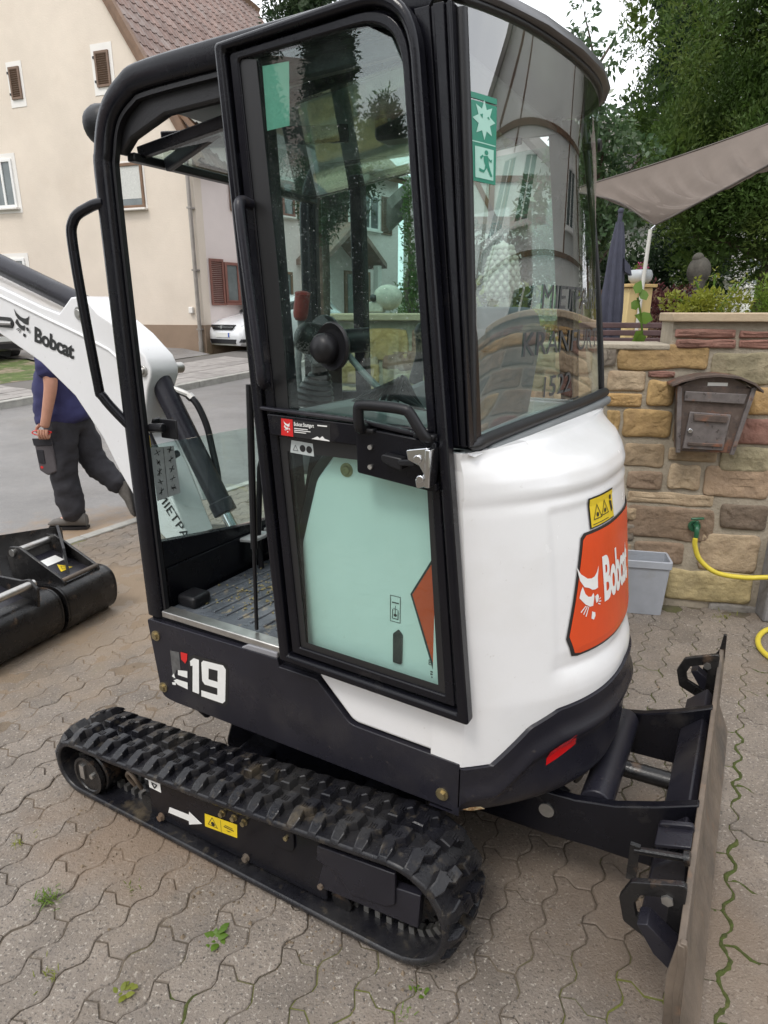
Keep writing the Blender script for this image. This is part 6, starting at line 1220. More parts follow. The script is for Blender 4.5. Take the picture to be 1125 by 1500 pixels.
m = MB(); m.lathe([(0.001, 0.075), (0.020, 0.073), (0.036, 0.062), (0.042, 0.042), (0.040, 0.026), (0.040, 0.012), (0.001, 0.008)], 22, TB); m.build('control_knob', M['plastic_black'], js, smooth=50)
m = MB(); m.lathe([(0.040, 0.012), (0.062, 0.012), (0.068, 0.004), (0.068, -0.012), (0.055, -0.03), (0.03, -0.075), (0.001, -0.08)], 26, TB); m.build('knob_collar', M['plastic_black'], js, smooth=50)
TK = Matrix.Translation((1.158, 0.150, 1.572)) @ Matrix.Rotation(R(90), 4, 'X') @ Matrix.Rotation(R(-14), 4, 'Y') @ Matrix.Scale(0.86, 4)
m = MB(); m.lathe([(0.001, 0.004), (0.052, 0.004), (0.060, 0.010), (0.064, 0.020), (0.060, 0.026), (0.050, 0.020), (0.040, 0.016), (0.001, 0.016)], 30, TK); VENT_COLLAR = m
m = MB(); m.lathe([(0.036, 0.012), (0.040, 0.028), (0.038, 0.046), (0.026, 0.060), (0.001, 0.064)], 26, Matrix.Translation((-0.012, 0, -0.004)) @ TK); VENT_BALL = m
m = MB(); m.cyl((1.01, 0.40, 1.57), (1.07, 0.44, 1.575), 0.032, 14); m.build('joystick_body', M['plastic_black'], js)
m = MB(); m.tube([(0.845, 0.42, 1.38), (0.840, 0.42, 1.50), (0.865, 0.41, 1.60), (0.872, 0.40, 1.64)], 0.010, 10); lv = m.build('safety_lever', M['plastic_grey'], ex, smooth=60)
m = MB(); m.tube(smooth_path([(0.868, 0.402, 1.625), (0.874, 0.40, 1.655), (0.882, 0.398, 1.69), (0.884, 0.397, 1.70)], 3), [0.014, 0.019, 0.021, 0.021, 0.021, 0.021, 0.021, 0.022, 0.018, 0.012][:10], 14); m.build('lever_grip', pbr('red_grip', (0.25, 0.03, 0.025), 0.45), lv, smooth=60)
m = MB(); m.prism(fillet([(0.80, 1.18), (1.32, 1.22), (1.30, 1.36), (1.0, 1.42), (0.86, 1.36)], 0.04, 4), 0.92, 1.10); m.build('right_console', M['plastic_grey'], ex, smooth=50, bevel=0.015)
m = MB(); m.tube([(0.93, 1.0, 1.40), (0.95, 1.0, 1.50), (0.96, 0.99, 1.56)], [0.028, 0.018, 0.026], 12); m.sphere((0.963, 0.99, 1.58), 0.032, 14, 10); m.build('joystick', M['plastic_black'], ex, smooth=60)
m = MB(); m.box(0.50, 0.56, 0.95, 1.09, 1.30, 1.50, M=Matrix.Identity(4)); m.build('monitor', M['plastic_black'], ex, bevel=0.01)
m = MB()
for k in range(7): m.tube(smooth_path([(1.10 + k*0.015, 0.30 + k*0.012, 1.42), (1.16 + k*0.012, 0.33, 1.455 + 0.006*k), (1.22, 0.36 + k*0.01, 1.43), (1.27, 0.38, 1.40)], 4), 0.007, 6)
m.build('cable_loom', M['plastic_black'], con, smooth=60)
m = MB(); m.tube(smooth_path([(1.0, 0.40, 1.56), (1.10, 0.38, 1.48), (1.20, 0.36, 1.42)], 4), 0.009, 8); m.build('cable', M['plastic_grey'], con, smooth=60)
# mirror and stowed bits under the roof
m = MB(); m.box(0.98, 1.10, 0.62, 0.70, 2.10, 2.165); m.build('roof_console', M['plastic_black'], ex, bevel=0.012)

# ---------------------------------------------------------------- door, swung right back against the side
DO = fillet([(0.852, 2.213), (1.345, 2.240), (1.518, 0.690), (0.946, 0.707)], [0.012, 0.13, 0.006, 0.006], 9)
def lerp_ring(P, Q, f): return [(a + (c-a)*f, b + (d-b)*f) for (a, b), (c, d) in zip(P, Q)]
DI = fillet([(0.912, 2.176), (1.312, 2.190), (1.452, 0.748), (1.012, 0.760)], [0.010, 0.105, 0.005, 0.005], 9)
def dense(P, n=3):
    out = []
    for i in range(len(P)):
        a, b = P[i], P[(i+1) % len(P)]; out += [(a[0] + (b[0]-a[0])*j/n, a[1] + (b[1]-a[1])*j/n) for j in range(n)]
    return out
dO, dI = dense(DO, 1), dense(DI, 1); dM = lerp_ring(dO, dI, 0.46); dM2 = lerp_ring(dO, dI, 0.58)
m = MB(); m.ring(dM2, dI, 0.150, 0.176); m.box(0.95, 1.41, 0.150, 0.172, 1.350, 1.402)
door = m.build('door', M['black_paint'], ex, smooth=45, bevel=0.004)
m = MB(); m.ring(dO, dM, 0.138, 0.180); m.build('door_rim_seal', M['black_paint'], door, smooth=45, bevel=0.011, seg=3)
m = MB(); m.prism([(0.948, 1.405), (1.225, 1.400), (1.225, 1.348), (0.955, 1.350)], 0.139, 0.153); m.build('door_rail', M['black_paint'], door, bevel=0.004)
m = MB(); m.prism([(0.93, 1.412), (1.225, 1.402), (1.42, 1.378), (1.42, 1.388), (1.225, 1.412), (0.93, 1.421)], 0.134, 0.152); m.build('rail_ledge', M['dark_panel'], door, bevel=0.003)
m = MB(); m.prism(fillet([(0.905, 1.400), (0.938, 1.75), (0.906, 2.182), (1.03, 2.184), (1.17, 2.187), (1.24, 2.182), (1.292, 2.155), (1.318, 2.106), (1.334, 2.055), (1.358, 1.849), (1.408, 1.400)], 0.0, 1), 0.158, 0.163); up_g = m.build('door_upper_glass', M['glass_green'], door, smooth=None)
m = MB(); m.prism([(0.965, 1.36), (1.005, 0.752), (1.46, 0.742), (1.405, 1.36)], 0.158, 0.163); lo_g = m.build('door_lower_glass', M['glass_lower'], door, smooth=None)
vk = VENT_COLLAR.build('window_knob', M['plastic_black'], door, smooth=40); VENT_BALL.build('knob_ball', M['plastic_black'], vk, smooth=60)
# black printed border of the lower pane
bo = [(0.960, 1.352), (1.408, 1.352), (1.46, 0.746), (1.004, 0.756)]; bi_ = [(0.995, 1.310), (1.385, 1.310), (1.430, 0.768), (1.030, 0.778)]
m = MB(); m.ring(dense(bo, 4), dense(bi_, 4), 0.1565, 0.1577); m.build('glass_border', M['black_print'], lo_g, smooth=None)
bo = [(0.905, 2.18), (1.25, 2.18), (1.25, 2.17), (0.955, 2.165), (0.972, 1.42), (0.94, 1.42)]
m = MB(); m.prism([(0.905, 2.18), (0.958, 2.17), (0.990, 1.75), (1.005, 1.415), (0.955, 1.415), (0.93, 1.75)], 0.1565, 0.1577); m.build('glass_border', M['black_print'], up_g, smooth=None)
# grab bar on the door
m = MB(); m.tube(smooth_path([(1.240, 0.140, 1.395), (1.240, 0.110, 1.398), (1.241, 0.103, 1.438), (1.250, 0.102, 1.450), (1.31, 0.102, 1.451), (1.355, 0.102, 1.448), (1.370, 0.103, 1.440), (1.400, 0.108, 1.395), (1.404, 0.122, 1.385), (1.402, 0.142, 1.380)], 5), 0.0125, 12); hb = m.build('door_grab_bar', M['plastic_black'], door, smooth=60)
for a_ in (1.245, 1.395):
    m = MB(); m.box(a_ - 0.025, a_ + 0.025, 0.118, 0.140, 1.385, 1.395); m.cyl((a_, 0.115, 1.392), (a_, 0.122, 1.392), 0.008, 10); m.build('bar_foot', M['plastic_black'], hb, bevel=0.003)
m = MB(); m.prism(fillet([(1.217, 1.396), (1.420, 1.378), (1.425, 1.265), (1.220, 1.287)], 0.006, 2), 0.128, 0.150); lp = m.build('latch_plate', M['black_paint'], door, bevel=0.003)
for a_, b_ in ((1.258, 1.352), (1.258, 1.306)):
    m = MB(); m.cyl((a_, 0.129, b_), (a_, 0.122, b_), 0.006, 8); m.build('screw', M['steel'], lp)
m = MB(); m.prism(fillet([(1.365, 1.362), (1.418, 1.372), (1.424, 1.290), (1.392, 1.278), (1.388, 1.300), (1.410, 1.312), (1.398, 1.330), (1.370, 1.340)], 0.004, 2), 0.095, 0.128); m.box(1.412, 1.424, 0.092, 0.145, 1.284, 1.368); m.cyl((1.395, 0.090, 1.345), (1.395, 0.097, 1.345), 0.010, 10); m.cyl((1.402, 0.090, 1.302), (1.402, 0.097, 1.302), 0.009, 10); m.build('door_latch', M['chrome'], lp, bevel=0.002)
m = MB(); m.prism(fillet([(1.300, 1.346), (1.355, 1.340), (1.352, 1.312), (1.325, 1.318), (1.300, 1.330)], 0.006, 2), 0.100, 0.128); m.bar((1.345, 0.105, 1.33), (1.385, 0.105, 1.335), 0.016, 0.014); m.build('latch_lever', M['plastic_black'], lp, bevel=0.003)
fd = f3(0.1383)
st = decal('dealer_sticker', [poly([(0.995, 1.396), (1.140, 1.393), (1.140, 1.350), (0.993, 1.354)])], fd, M['black_print'], door)
fd2 = f3(0.1376)
decal('dealer_logo_field', [poly([(0.995, 1.396), (1.030, 1.3955), (1.030, 1.353), (0.993, 1.354)])], fd2, M['red_print'], st)
fd3 = f3(0.1370)
tx = text_data('Bobcat Stuttgart', 1.0, bold=0.02, xs=0.75); txw = max(a for a, _ in tx[0])
decal('dealer_lettering', [xf(tx, 0.060 / txw, 0.013, 1.034, 1.381)] + [xf(s, 0.020, 0.021, 1.0025, 1.362) for s in CAT] + [rect(1.034, 1.3735, 1.075, 1.3755), rect(1.034, 1.3690, 1.083, 1.3710), rect(1.034, 1.3645, 1.070, 1.3665), rect(1.104, 1.386, 1.132, 1.389),
      poly([(1.085, 1.353), (1.095, 1.357), (1.103, 1.361), (1.110, 1.357), (1.118, 1.363), (1.124, 1.357), (1.138, 1.354), (1.138, 1.352), (1.085, 1.353)])], fd3, M['white_print'], st)
m = MB(); m.prism([(0.968, 2.158), (1.040, 2.156), (1.035, 2.036), (0.973, 2.033)], 0.1642, 0.1648); m.build('inspection_sticker', pbr('green_paper', (0.20, 0.42, 0.34), 0.6), up_g, smooth=None)
decal('hearing_sticker', [poly([(1.010, 1.340), (1.075, 1.337), (1.078, 1.305), (1.005, 1.308)])], f3(0.1558), M['grey_print'], lo_g)
decal('hearing_symbols', [tri_sign(1.022, 1.319, 0.010, 0.12), circ(1.044, 1.322, 0.009), circ(1.064, 1.321, 0.009)], f3(0.1552), M['black_print'], lo_g)
m = MB(); m.tube(smooth_path([(0.925, 0.150, 1.885), (0.930, 0.110, 1.885), (0.938, 0.098, 1.85), (0.955, 0.095, 1.70), (0.970, 0.097, 1.54), (0.968, 0.105, 1.49), (0.945, 0.140, 1.475)], 6), 0.0125, 10); m.build('door_pull', M['dark_panel'], door, smooth=60)
# beads of rain on the glass
M['drop'] = glass('rain_drop', (0.93, 0.97, 0.96), refl=1.0, ior=1.9)
m = MB(); rd = random.Random(11)
for _ in range(700):
    z_ = rd.triangular(1.43, 2.16, 1.65); u_ = rd.uniform(0.95, 1.39 - (z_ - 1.43) * 0.10); r_ = rd.uniform(0.0007, 0.0017)
    m.lathe([(r_, 0.0), (r_*0.8, r_*0.5), (r_*0.3, r_*0.8)], 6, Matrix.Translation((u_, 0.1578, z_)) @ Matrix.Rotation(R(90), 4, 'X') @ Matrix.Diagonal((1, rd.uniform(1, 1.5), 1, 1)))
o = m.build('raindrops', M['drop'], up_g, smooth=60, fix=False); o['kind'] = 'stuff'
for z_ in (0.90, 1.98):
    m = MB(); uu = 0.862 + (2.2 - z_) * 0.064; m.cyl((uu, 0.165, z_ - 0.05), (uu, 0.165, z_ + 0.05), 0.016, 12); m.bar((uu, 0.165, z_), (uu + 0.02, 0.21, z_), 0.05, 0.03); m.build('hinge', M['black_paint'], door)

# ---------------------------------------------------------------- boom, cylinders, swing post
BN = [(-1.9, 2.06), (-0.844, 1.747), (-0.586, 1.667), (-0.475, 1.640), (-0.43, 1.672), (-0.39, 1.700), (-0.335, 1.704), (-0.285, 1.680), (-0.24, 1.640), (-0.18, 1.613), (-0.10, 1.565), (-0.054, 1.527), (-0.004, 1.486), (0.018, 1.442), (0.017, 1.412), (-0.009, 1.365), (-0.033, 1.285), (-0.054, 1.17), (0.015, 1.06), (0.085, 0.90), (0.145, 0.77), (0.13, 0.70), (0.09, 0.70), (-0.095, 0.832), (-0.228, 1.018), (-0.307, 1.153), (-0.447, 1.312), (-0.641, 1.440), (-0.902, 1.553), (-1.9, 1.86)]
m = MB(); m.prism(BN, 0.60, 0.74); boom = m.build('boom', M['white_paint'], ex, smooth=35, bevel=0.007, seg=3)
BF = [(-0.45, 1.60), (-0.378, 1.645), (-0.30, 1.650), (-0.244, 1.622), (-0.172, 1.570), (-0.098, 1.492), (-0.068, 1.452), (-0.050, 1.408), (-0.095, 1.368), (-0.140, 1.33), (-0.056, 1.21), (0.02, 1.09), (0.09, 0.90), (-0.05, 0.95), (-0.20, 1.15), (-0.40, 1.42)]
m = MB(); m.prism(BF, 0.742, 0.775); m.build('boom_cheek', M['white_paint'], boom, smooth=35, bevel=0.006, seg=3)
m = MB(); pl_ = [(-1.9, 2.02), (-0.844, 1.707), (-0.586, 1.628), (-0.36, 1.560), (-0.20, 1.505), (-0.10, 1.440)]
m.tube([(a, 0.599, b) for a, b in pl_], 0.006, 8); m.build('weld_bead', M['white_paint'], boom, smooth=60)
for (a, b, r_) in ((-0.345, 1.640, 0.026), (-0.020, 1.432, 0.022), (0.165, 0.76, 0.03)):
    m = MB(); m.cyl((a, 0.592, b), (a, 0.79, b), r_, 18); m.cyl((a, 0.586, b), (a, 0.60, b), r_ * 0.62, 12); m.build('pivot_pin', M['steel'], boom, bevel=0.002)
m = MB(); m.prism(fillet([(-0.92, 1.628), (-0.80, 1.622), (-0.78, 1.60), (-0.80, 1.578), (-0.92, 1.585)], 0.015, 3), 0.594, 0.602); m.build('hose_slot', M['black_print'], boom)
m = MB(); m.tube([(-1.0, 0.59, 1.612), (-0.86, 0.588, 1.600), (-0.80, 0.60, 1.598)], 0.010, 8); m.build('hose', M['steel'], boom)
def on_boom(p0, ang, e=0.0025):
    c, s = math.cos(ang), math.sin(ang)
    return lambda a, b: (p0[0] + a * c - b * s, 0.600 - e, p0[1] + a * s + b * c)
BOB2 = text_data('Bobcat', 1.0, bold=0.035, xs=0.78, space=0.93); b2w = max(a for a, _ in BOB2[0])
an = math.atan2(1.462 - 1.527, -0.427 + 0.666)
decal('brand_lettering', [xf(BOB2, 0.255 / b2w, 0.085)], on_boom((-0.664, 1.530), an), M['black_print'], boom)
decal('cat_head_logo', [xf(s, 0.105, 0.078) for s in CAT], on_boom((-0.785, 1.552), an * 0.6), M['black_print'], boom)
mt = text_data('MIETPARK', 1.0, xs=0.9); mtw = max(a for a, _ in mt[0])
an2 = math.atan2(0.769 - 1.024, 0.136 + 0.062)
decal('rental_lettering', [xf(mt, 0.30 / mtw, 0.066)], on_boom((-0.020, 0.945), an2), M['black_print'], boom)
m = MB(); m.cyl((-0.040, 0.675, 1.425), (0.265, 0.675, 0.905), 0.042, 22); m.cyl((0.245, 0.675, 0.939), (0.272, 0.675, 0.893), 0.047, 22); bc = m.build('boom_cylinder', M['dark_panel'], ex, bevel=0.003)
m = MB(); m.cyl((0.26, 0.675, 0.91), (0.385, 0.675, 0.70), 0.021, 16); m.build('piston_rod', M['chrome'], bc)
m = MB(); m.tube(smooth_path([(0.085, 0.715, 1.335), (0.120, 0.722, 1.30), (0.155, 0.728, 1.22), (0.175, 0.728, 1.13), (0.205, 0.715, 1.04), (0.225, 0.695, 0.985)], 5), 0.013, 10); m.build('hose', M['plastic_black'], bc, smooth=60)
m = MB(); m.cyl((0.03, 0.69, 1.36), (0.085, 0.715, 1.335), 0.013, 10); m.cyl((0.085, 0.715, 1.335), (0.10, 0.718, 1.322), 0.016, 6); m.build('hose_fitting', M['steel'], bc)
m = MB(); m.tube(smooth_path([(-0.02, 0.592, 1.19), (0.02, 0.588, 1.13), (0.06, 0.59, 1.10), (0.12, 0.60, 1.13)], 5), 0.014, 10); m.tube(smooth_path([(0.05, 0.59, 1.10), (0.06, 0.586, 1.03), (0.075, 0.592, 0.99)], 4), 0.016, 10); m.build('hose', M['plastic_black'], boom, smooth=60)
m = MB(); m.cyl((-0.385, 0.665, 1.665), (-1.9, 0.665, 2.16), 0.043, 22); m.cyl((-0.35, 0.665, 1.645), (-0.43, 0.665, 1.675), 0.03, 16); m.build('arm_cylinder', M['dark_panel'], ex)
m = MB(); m.prism(fillet([(0.36, 0.42), (0.36, 0.70), (0.20, 0.80), (0.06, 0.78), (0.0, 0.62), (0.06, 0.46)], 0.04, 4), 0.56, 0.80); m.build('swing_post', M['worn_black'], ex, smooth=50, bevel=0.01)
decal('hazard_patch', [poly([(0.362, 1.275), (0.392, 1.275), (0.394, 1.238), (0.366, 1.238)])], (lambda a, b: (a - 0.02, 0.262, b)), M['yellow_print'], postN)
# tip of the arm beyond the picture: stick and boom end
m = MB(); m.prism([(-1.86, 2.20), (-1.78, 2.10), (-1.90, 1.80), (-2.06, 0.75), (-2.16, 0.75), (-2.10, 1.85), (-2.02, 2.14)], 0.61, 0.73); m.build('dipper_arm', M['white_paint'], ex, bevel=0.008)
# ================================================================== PERSON, CARS, BUCKETS, WEEDS
def skin_body(name, verts, edges, radii, mat, parent, root=0, levels=2, folds=0.0):
    me = bpy.data.meshes.new(name); me.from_pydata([tuple(v) for v in verts], edges, []); o = obj(name, me, None, parent)
    md = o.modifiers.new('skin', 'SKIN'); md.branch_smoothing = 0.6
    for i, r in enumerate(radii): sv = me.skin_vertices[0].data[i]; sv.radius = (r, r) if not hasattr(r, '__len__') else r; sv.use_root = (i == root)
    o.modifiers.new('subdivision', 'SUBSURF').levels = levels; o.modifiers[-1].render_levels = levels
    dg = bpy.context.evaluated_depsgraph_get(); me2 = bpy.data.meshes.new_from_object(o.evaluated_get(dg)); o.modifiers.clear(); o.data = me2
    me2.materials.clear(); me2.materials.append(mat); me2.polygons.foreach_set('use_smooth', [True]*len(me2.polygons))
    if folds:
        from mathutils import noise as mn
        ns = [v.normal.copy() for v in me2.vertices]
        for v, n_ in zip(me2.vertices, ns): q = v.co; v.co = q + n_ * (folds*mn.noise((q.x*9 + q.z*5, q.y*9, q.z*11)) + folds*0.6*mn.noise((q.x*20, q.y*20, q.z*30 + q.x*12)))
    return o
pe = thing('person', 'person in navy shirt and dark work trousers walking past behind the white boom', 'person', (-2.44, 4.98, 0), R(180))
# local frame: x = the way the person walks (to the picture's left), z up; the picture shows the person's left flank as y > 0
M['skin'] = pbr('skin', (0.47, 0.24, 0.165), 0.5, var=0.06, vscale=20); M['navy'] = pbr('navy_shirt', (0.032, 0.032, 0.105), 0.85, var=0.15, vscale=10, bump=0.004, bscale=18)
M['trouser'] = pbr('charcoal_trousers', (0.024, 0.023, 0.028), 0.85, var=0.2, vscale=10, bump=0.006, bscale=22); M['pocket'] = pbr('grey_pocket', (0.085, 0.075, 0.080), 0.85, var=0.1, vscale=12); M['boot'] = pbr('grey_boot', (0.115, 0.105, 0.095), 0.75, var=0.25, vscale=16)
J = dict(pelvis=(0, 0, .92), waist=(.02, 0, 1.05), chest=(.015, 0, 1.28), neck=(.00, 0, 1.46), head=(.05, 0, 1.58), crown=(.04, 0, 1.69),
         shL=(-.01, .19, 1.40), elL=(-.045, .25, 1.14), wrL=(.02, .27, .90), haL=(.045, .268, .83), shR=(.0, -.19, 1.40), elR=(-.05, -.25, 1.13), wrR=(.06, -.26, .90), haR=(.09, -.25, .83),
         hipL=(.0, .095, .88), knL=(.055, .10, .48), anL=(-.01, .10, .09), toL=(.14, .10, .05), hipR=(-.01, -.095, .88), knR=(-.10, -.095, .49), anR=(-.335, -.09, .29), toR=(-.375, -.09, .16))
K = list(J); ix = {k: i for i, k in enumerate(K)}
E_ = [('pelvis','waist'),('waist','chest'),('chest','neck'),('neck','head'),('head','crown'),('chest','shL'),('shL','elL'),('elL','wrL'),('wrL','haL'),('chest','shR'),('shR','elR'),('elR','wrR'),('wrR','haR'),('pelvis','hipL'),('hipL','knL'),('knL','anL'),('anL','toL'),('pelvis','hipR'),('hipR','knR'),('knR','anR'),('anR','toR')]
Rr = dict(pelvis=.115, waist=.12, chest=.13, neck=.058, head=.088, crown=.070, shL=.066, elL=.050, wrL=.036, haL=.036, shR=.066, elR=.050, wrR=.034, haR=.036, hipL=.09, knL=.06, anL=.045, toL=.036, hipR=.09, knR=.06, anR=.045, toR=.036)
skin_body('body', [J[k] for k in K], [(ix[a], ix[b]) for a, b in E_], [Rr[k] for k in K], M['skin'], pe)
def part_of(name, keys, edges, rad, mat, lv=2, root=0):
    kk = list(keys); id_ = {k: i for i, k in enumerate(kk)}; return skin_body(name, [keys[k] for k in kk], [(id_[a], id_[b]) for a, b in edges], [rad[k] for k in kk], mat, pe, root, 3, 0.016)
part_of('shirt', dict(c=(.015, 0, 1.28), b=(.045, 0, 1.08), w=(.02, 0, .90), h=(.01, 0, .80), n=(.0, 0, 1.50), sl=(-.01, .185, 1.41), ml=(-.045, .250, 1.16), sr=(.0, -.185, 1.41), mr=(-.035, -.250, 1.18)), [('c','b'),('b','w'),('w','h'),('c','n'),('c','sl'),('sl','ml'),('c','sr'),('sr','mr')],
        dict(c=(.20, .20), b=(.245, .235), w=(.215, .225), h=(.21, .22), n=.085, sl=.105, ml=.088, sr=.105, mr=.088), M['navy'])
part_of('trousers', dict(p=(0, 0, .90), w=(.01, 0, 1.02), hl=(.01, .10, .80), kl=(.045, .105, .46), al=(-.010, .10, .045), hr=(-.02, -.10, .80), kr=(-.12, -.10, .48), ar=(-.345, -.09, .265)), [('p','w'),('p','hl'),('hl','kl'),('kl','al'),('p','hr'),('hr','kr'),('kr','ar')],
        dict(p=.175, w=.16, hl=.138, kl=.108, al=.105, hr=.138, kr=.108, ar=.088), M['trouser'])
def boot(heel, toe, upv, nm='boot'):
    h, t = Vector(heel), Vector(toe); d = (t - h).normalized(); u = Vector(upv); u = (u - d*u.dot(d)).normalized(); s = d.cross(u)
    def P(a, w, b): return h + d*a + s*w + u*b
    m = MB(); sec = [(-.07, .034, .10, .0), (-.03, .044, .125, .0), (.03, .046, .12, .0), (.09, .046, .085, .0), (.15, .050, .070, .0), (.20, .046, .055, .004), (.232, .026, .034, .012)]; vs = []; n = 10
    for a, w, b, lo in sec:
        for j in range(n): q = 2*math.pi*j/n; vs.append(P(a, w*math.cos(q), max(lo, (b + lo)/2 + (b - lo)/2*math.sin(q))))
    m.add(vs, [(i*n + j, i*n + (j+1) % n, (i+1)*n + (j+1) % n, (i+1)*n + j) for i in range(len(sec)-1) for j in range(n)] + [list(range(n))[::-1], list(range((len(sec)-1)*n, len(sec)*n))]); b_ = m.build(nm, M['boot'], pe, smooth=60)
    m = MB(); vs = []
    for z in (-.016, .006):
        for a, w in ((-.075, .03), (0, .047), (.09, .045), (.16, .054), (.225, .030), (.225, -.030), (.16, -.054), (.09, -.045), (0, -.047), (-.075, -.03)): vs.append(P(a, w, z))
    m.add(vs, [list(range(10))[::-1], list(range(10, 20))] + [(i, (i+1) % 10, 10 + (i+1) % 10, 10 + i) for i in range(10)]); m.build('sole', M['seal'], b_)
boot((-.02, .10, .017), (.2, .10, .017), (0, 0, 1)); boot((-.405, -.09, .275), (-.425, -.09, .06), (0.95, 0, 0.1))
m = MB(); m.sphere((.045, 0, 1.625), 0.104, 18, 10, sc=(1.05, .92, .95)); m.box(.09, .21, -.07, .07, 1.615, 1.63); m.build('cap', M['navy'], pe, smooth=60, bevel=0.01)
m = MB(); m.sphere((.145, 0, 1.565), 0.018, 10, 6, sc=(1.1, .8, 1.4))
for yy in (-.09, .09): m.sphere((.03, yy, 1.575), 0.026, 10, 6, sc=(.8, .4, 1.3))
m.build('nose_and_ears', M['skin'], pe, smooth=60); pe.children[-1].name = 'ear'
m = MB()
for yy in (-.034, .034): m.sphere((.130, yy, 1.592), 0.010, 8, 6)
m.build('eye', M['seal'], pe)
# fingers curled round the cord
for sd_, hx in (('L', (.050, .268, .80)), ('R', (.095, -.25, .80))):
    for k in range(4):
        x = hx[0] + .030 - k*.019; y = hx[1]; o_ = 1 if sd_ == 'L' else -1; l_ = (0.9, 1.0, 0.95, 0.8)[k]
        m = MB(); m.tube(smooth_path([(x, y + .012*o_, .82), (x + .003, y + .018*o_, .785), (x + .004, y + .004*o_, .760 - .006*l_), (x + .003, y - .016*o_, .768), (x + .001, y - .022*o_, .790)], 3), [.0105]*4 + [.010]*4 + [.0095]*4 + [.008], 8); m.build('finger', M['skin'], pe, smooth=60)
    m = MB(); m.tube(smooth_path([(hx[0] + .03, hx[1] - .01*o_, .85), (hx[0] + .058, hx[1] - .016*o_, .825), (hx[0] + .060, hx[1] - .018*o_, .79)], 3), [.014, .013, .012, .012, .011, .010, .008], 8); m.build('thumb', M['skin'], pe, smooth=60)
m = MB(); m.prism(fillet([(.035, .735), (.165, .735), (.155, .50), (.10, .46), (.025, .49)], .02, 3), .185, .222); pk = m.build('cargo_pocket', M['pocket'], pe, bevel=0.01)
m = MB(); m.prism([(.03, .745), (.17, .745), (.165, .69), (.03, .69)], .221, .229); m.prism(fillet([(.10, .66), (.155, .66), (.15, .56), (.10, .55)], .008, 2), .221, .228); m.build('pocket_flap', M['trouser'], pk, bevel=0.004)
decal('pocket_badge', [circ(.132, .525, .011)], lambda a, b: (a, .2235, b), M['red_print'], pk)
m = MB(); m.tube(smooth_path([(.06, .18, .46), (.05, .185, .36), (.025, .175, .24), (.01, .17, .14)], 4), 0.004, 6); m.build('piping', M['pocket'], pe)
cord = thing('red_cord', 'thin red cord looped in the walking person\'s hand', 'cord', (0, 0, 0))
lp_ = [(-2.455, 4.715, .79), (-2.50, 4.70, .775), (-2.555, 4.70, .785), (-2.575, 4.705, .80), (-2.54, 4.71, .812), (-2.48, 4.715, .808), (-2.44, 4.715, .80)]
m = MB(); m.tube(smooth_path(lp_, 5, closed=True), 0.0045, 6, closed=True); m.build('loop', M['red_print'], cord, smooth=60)

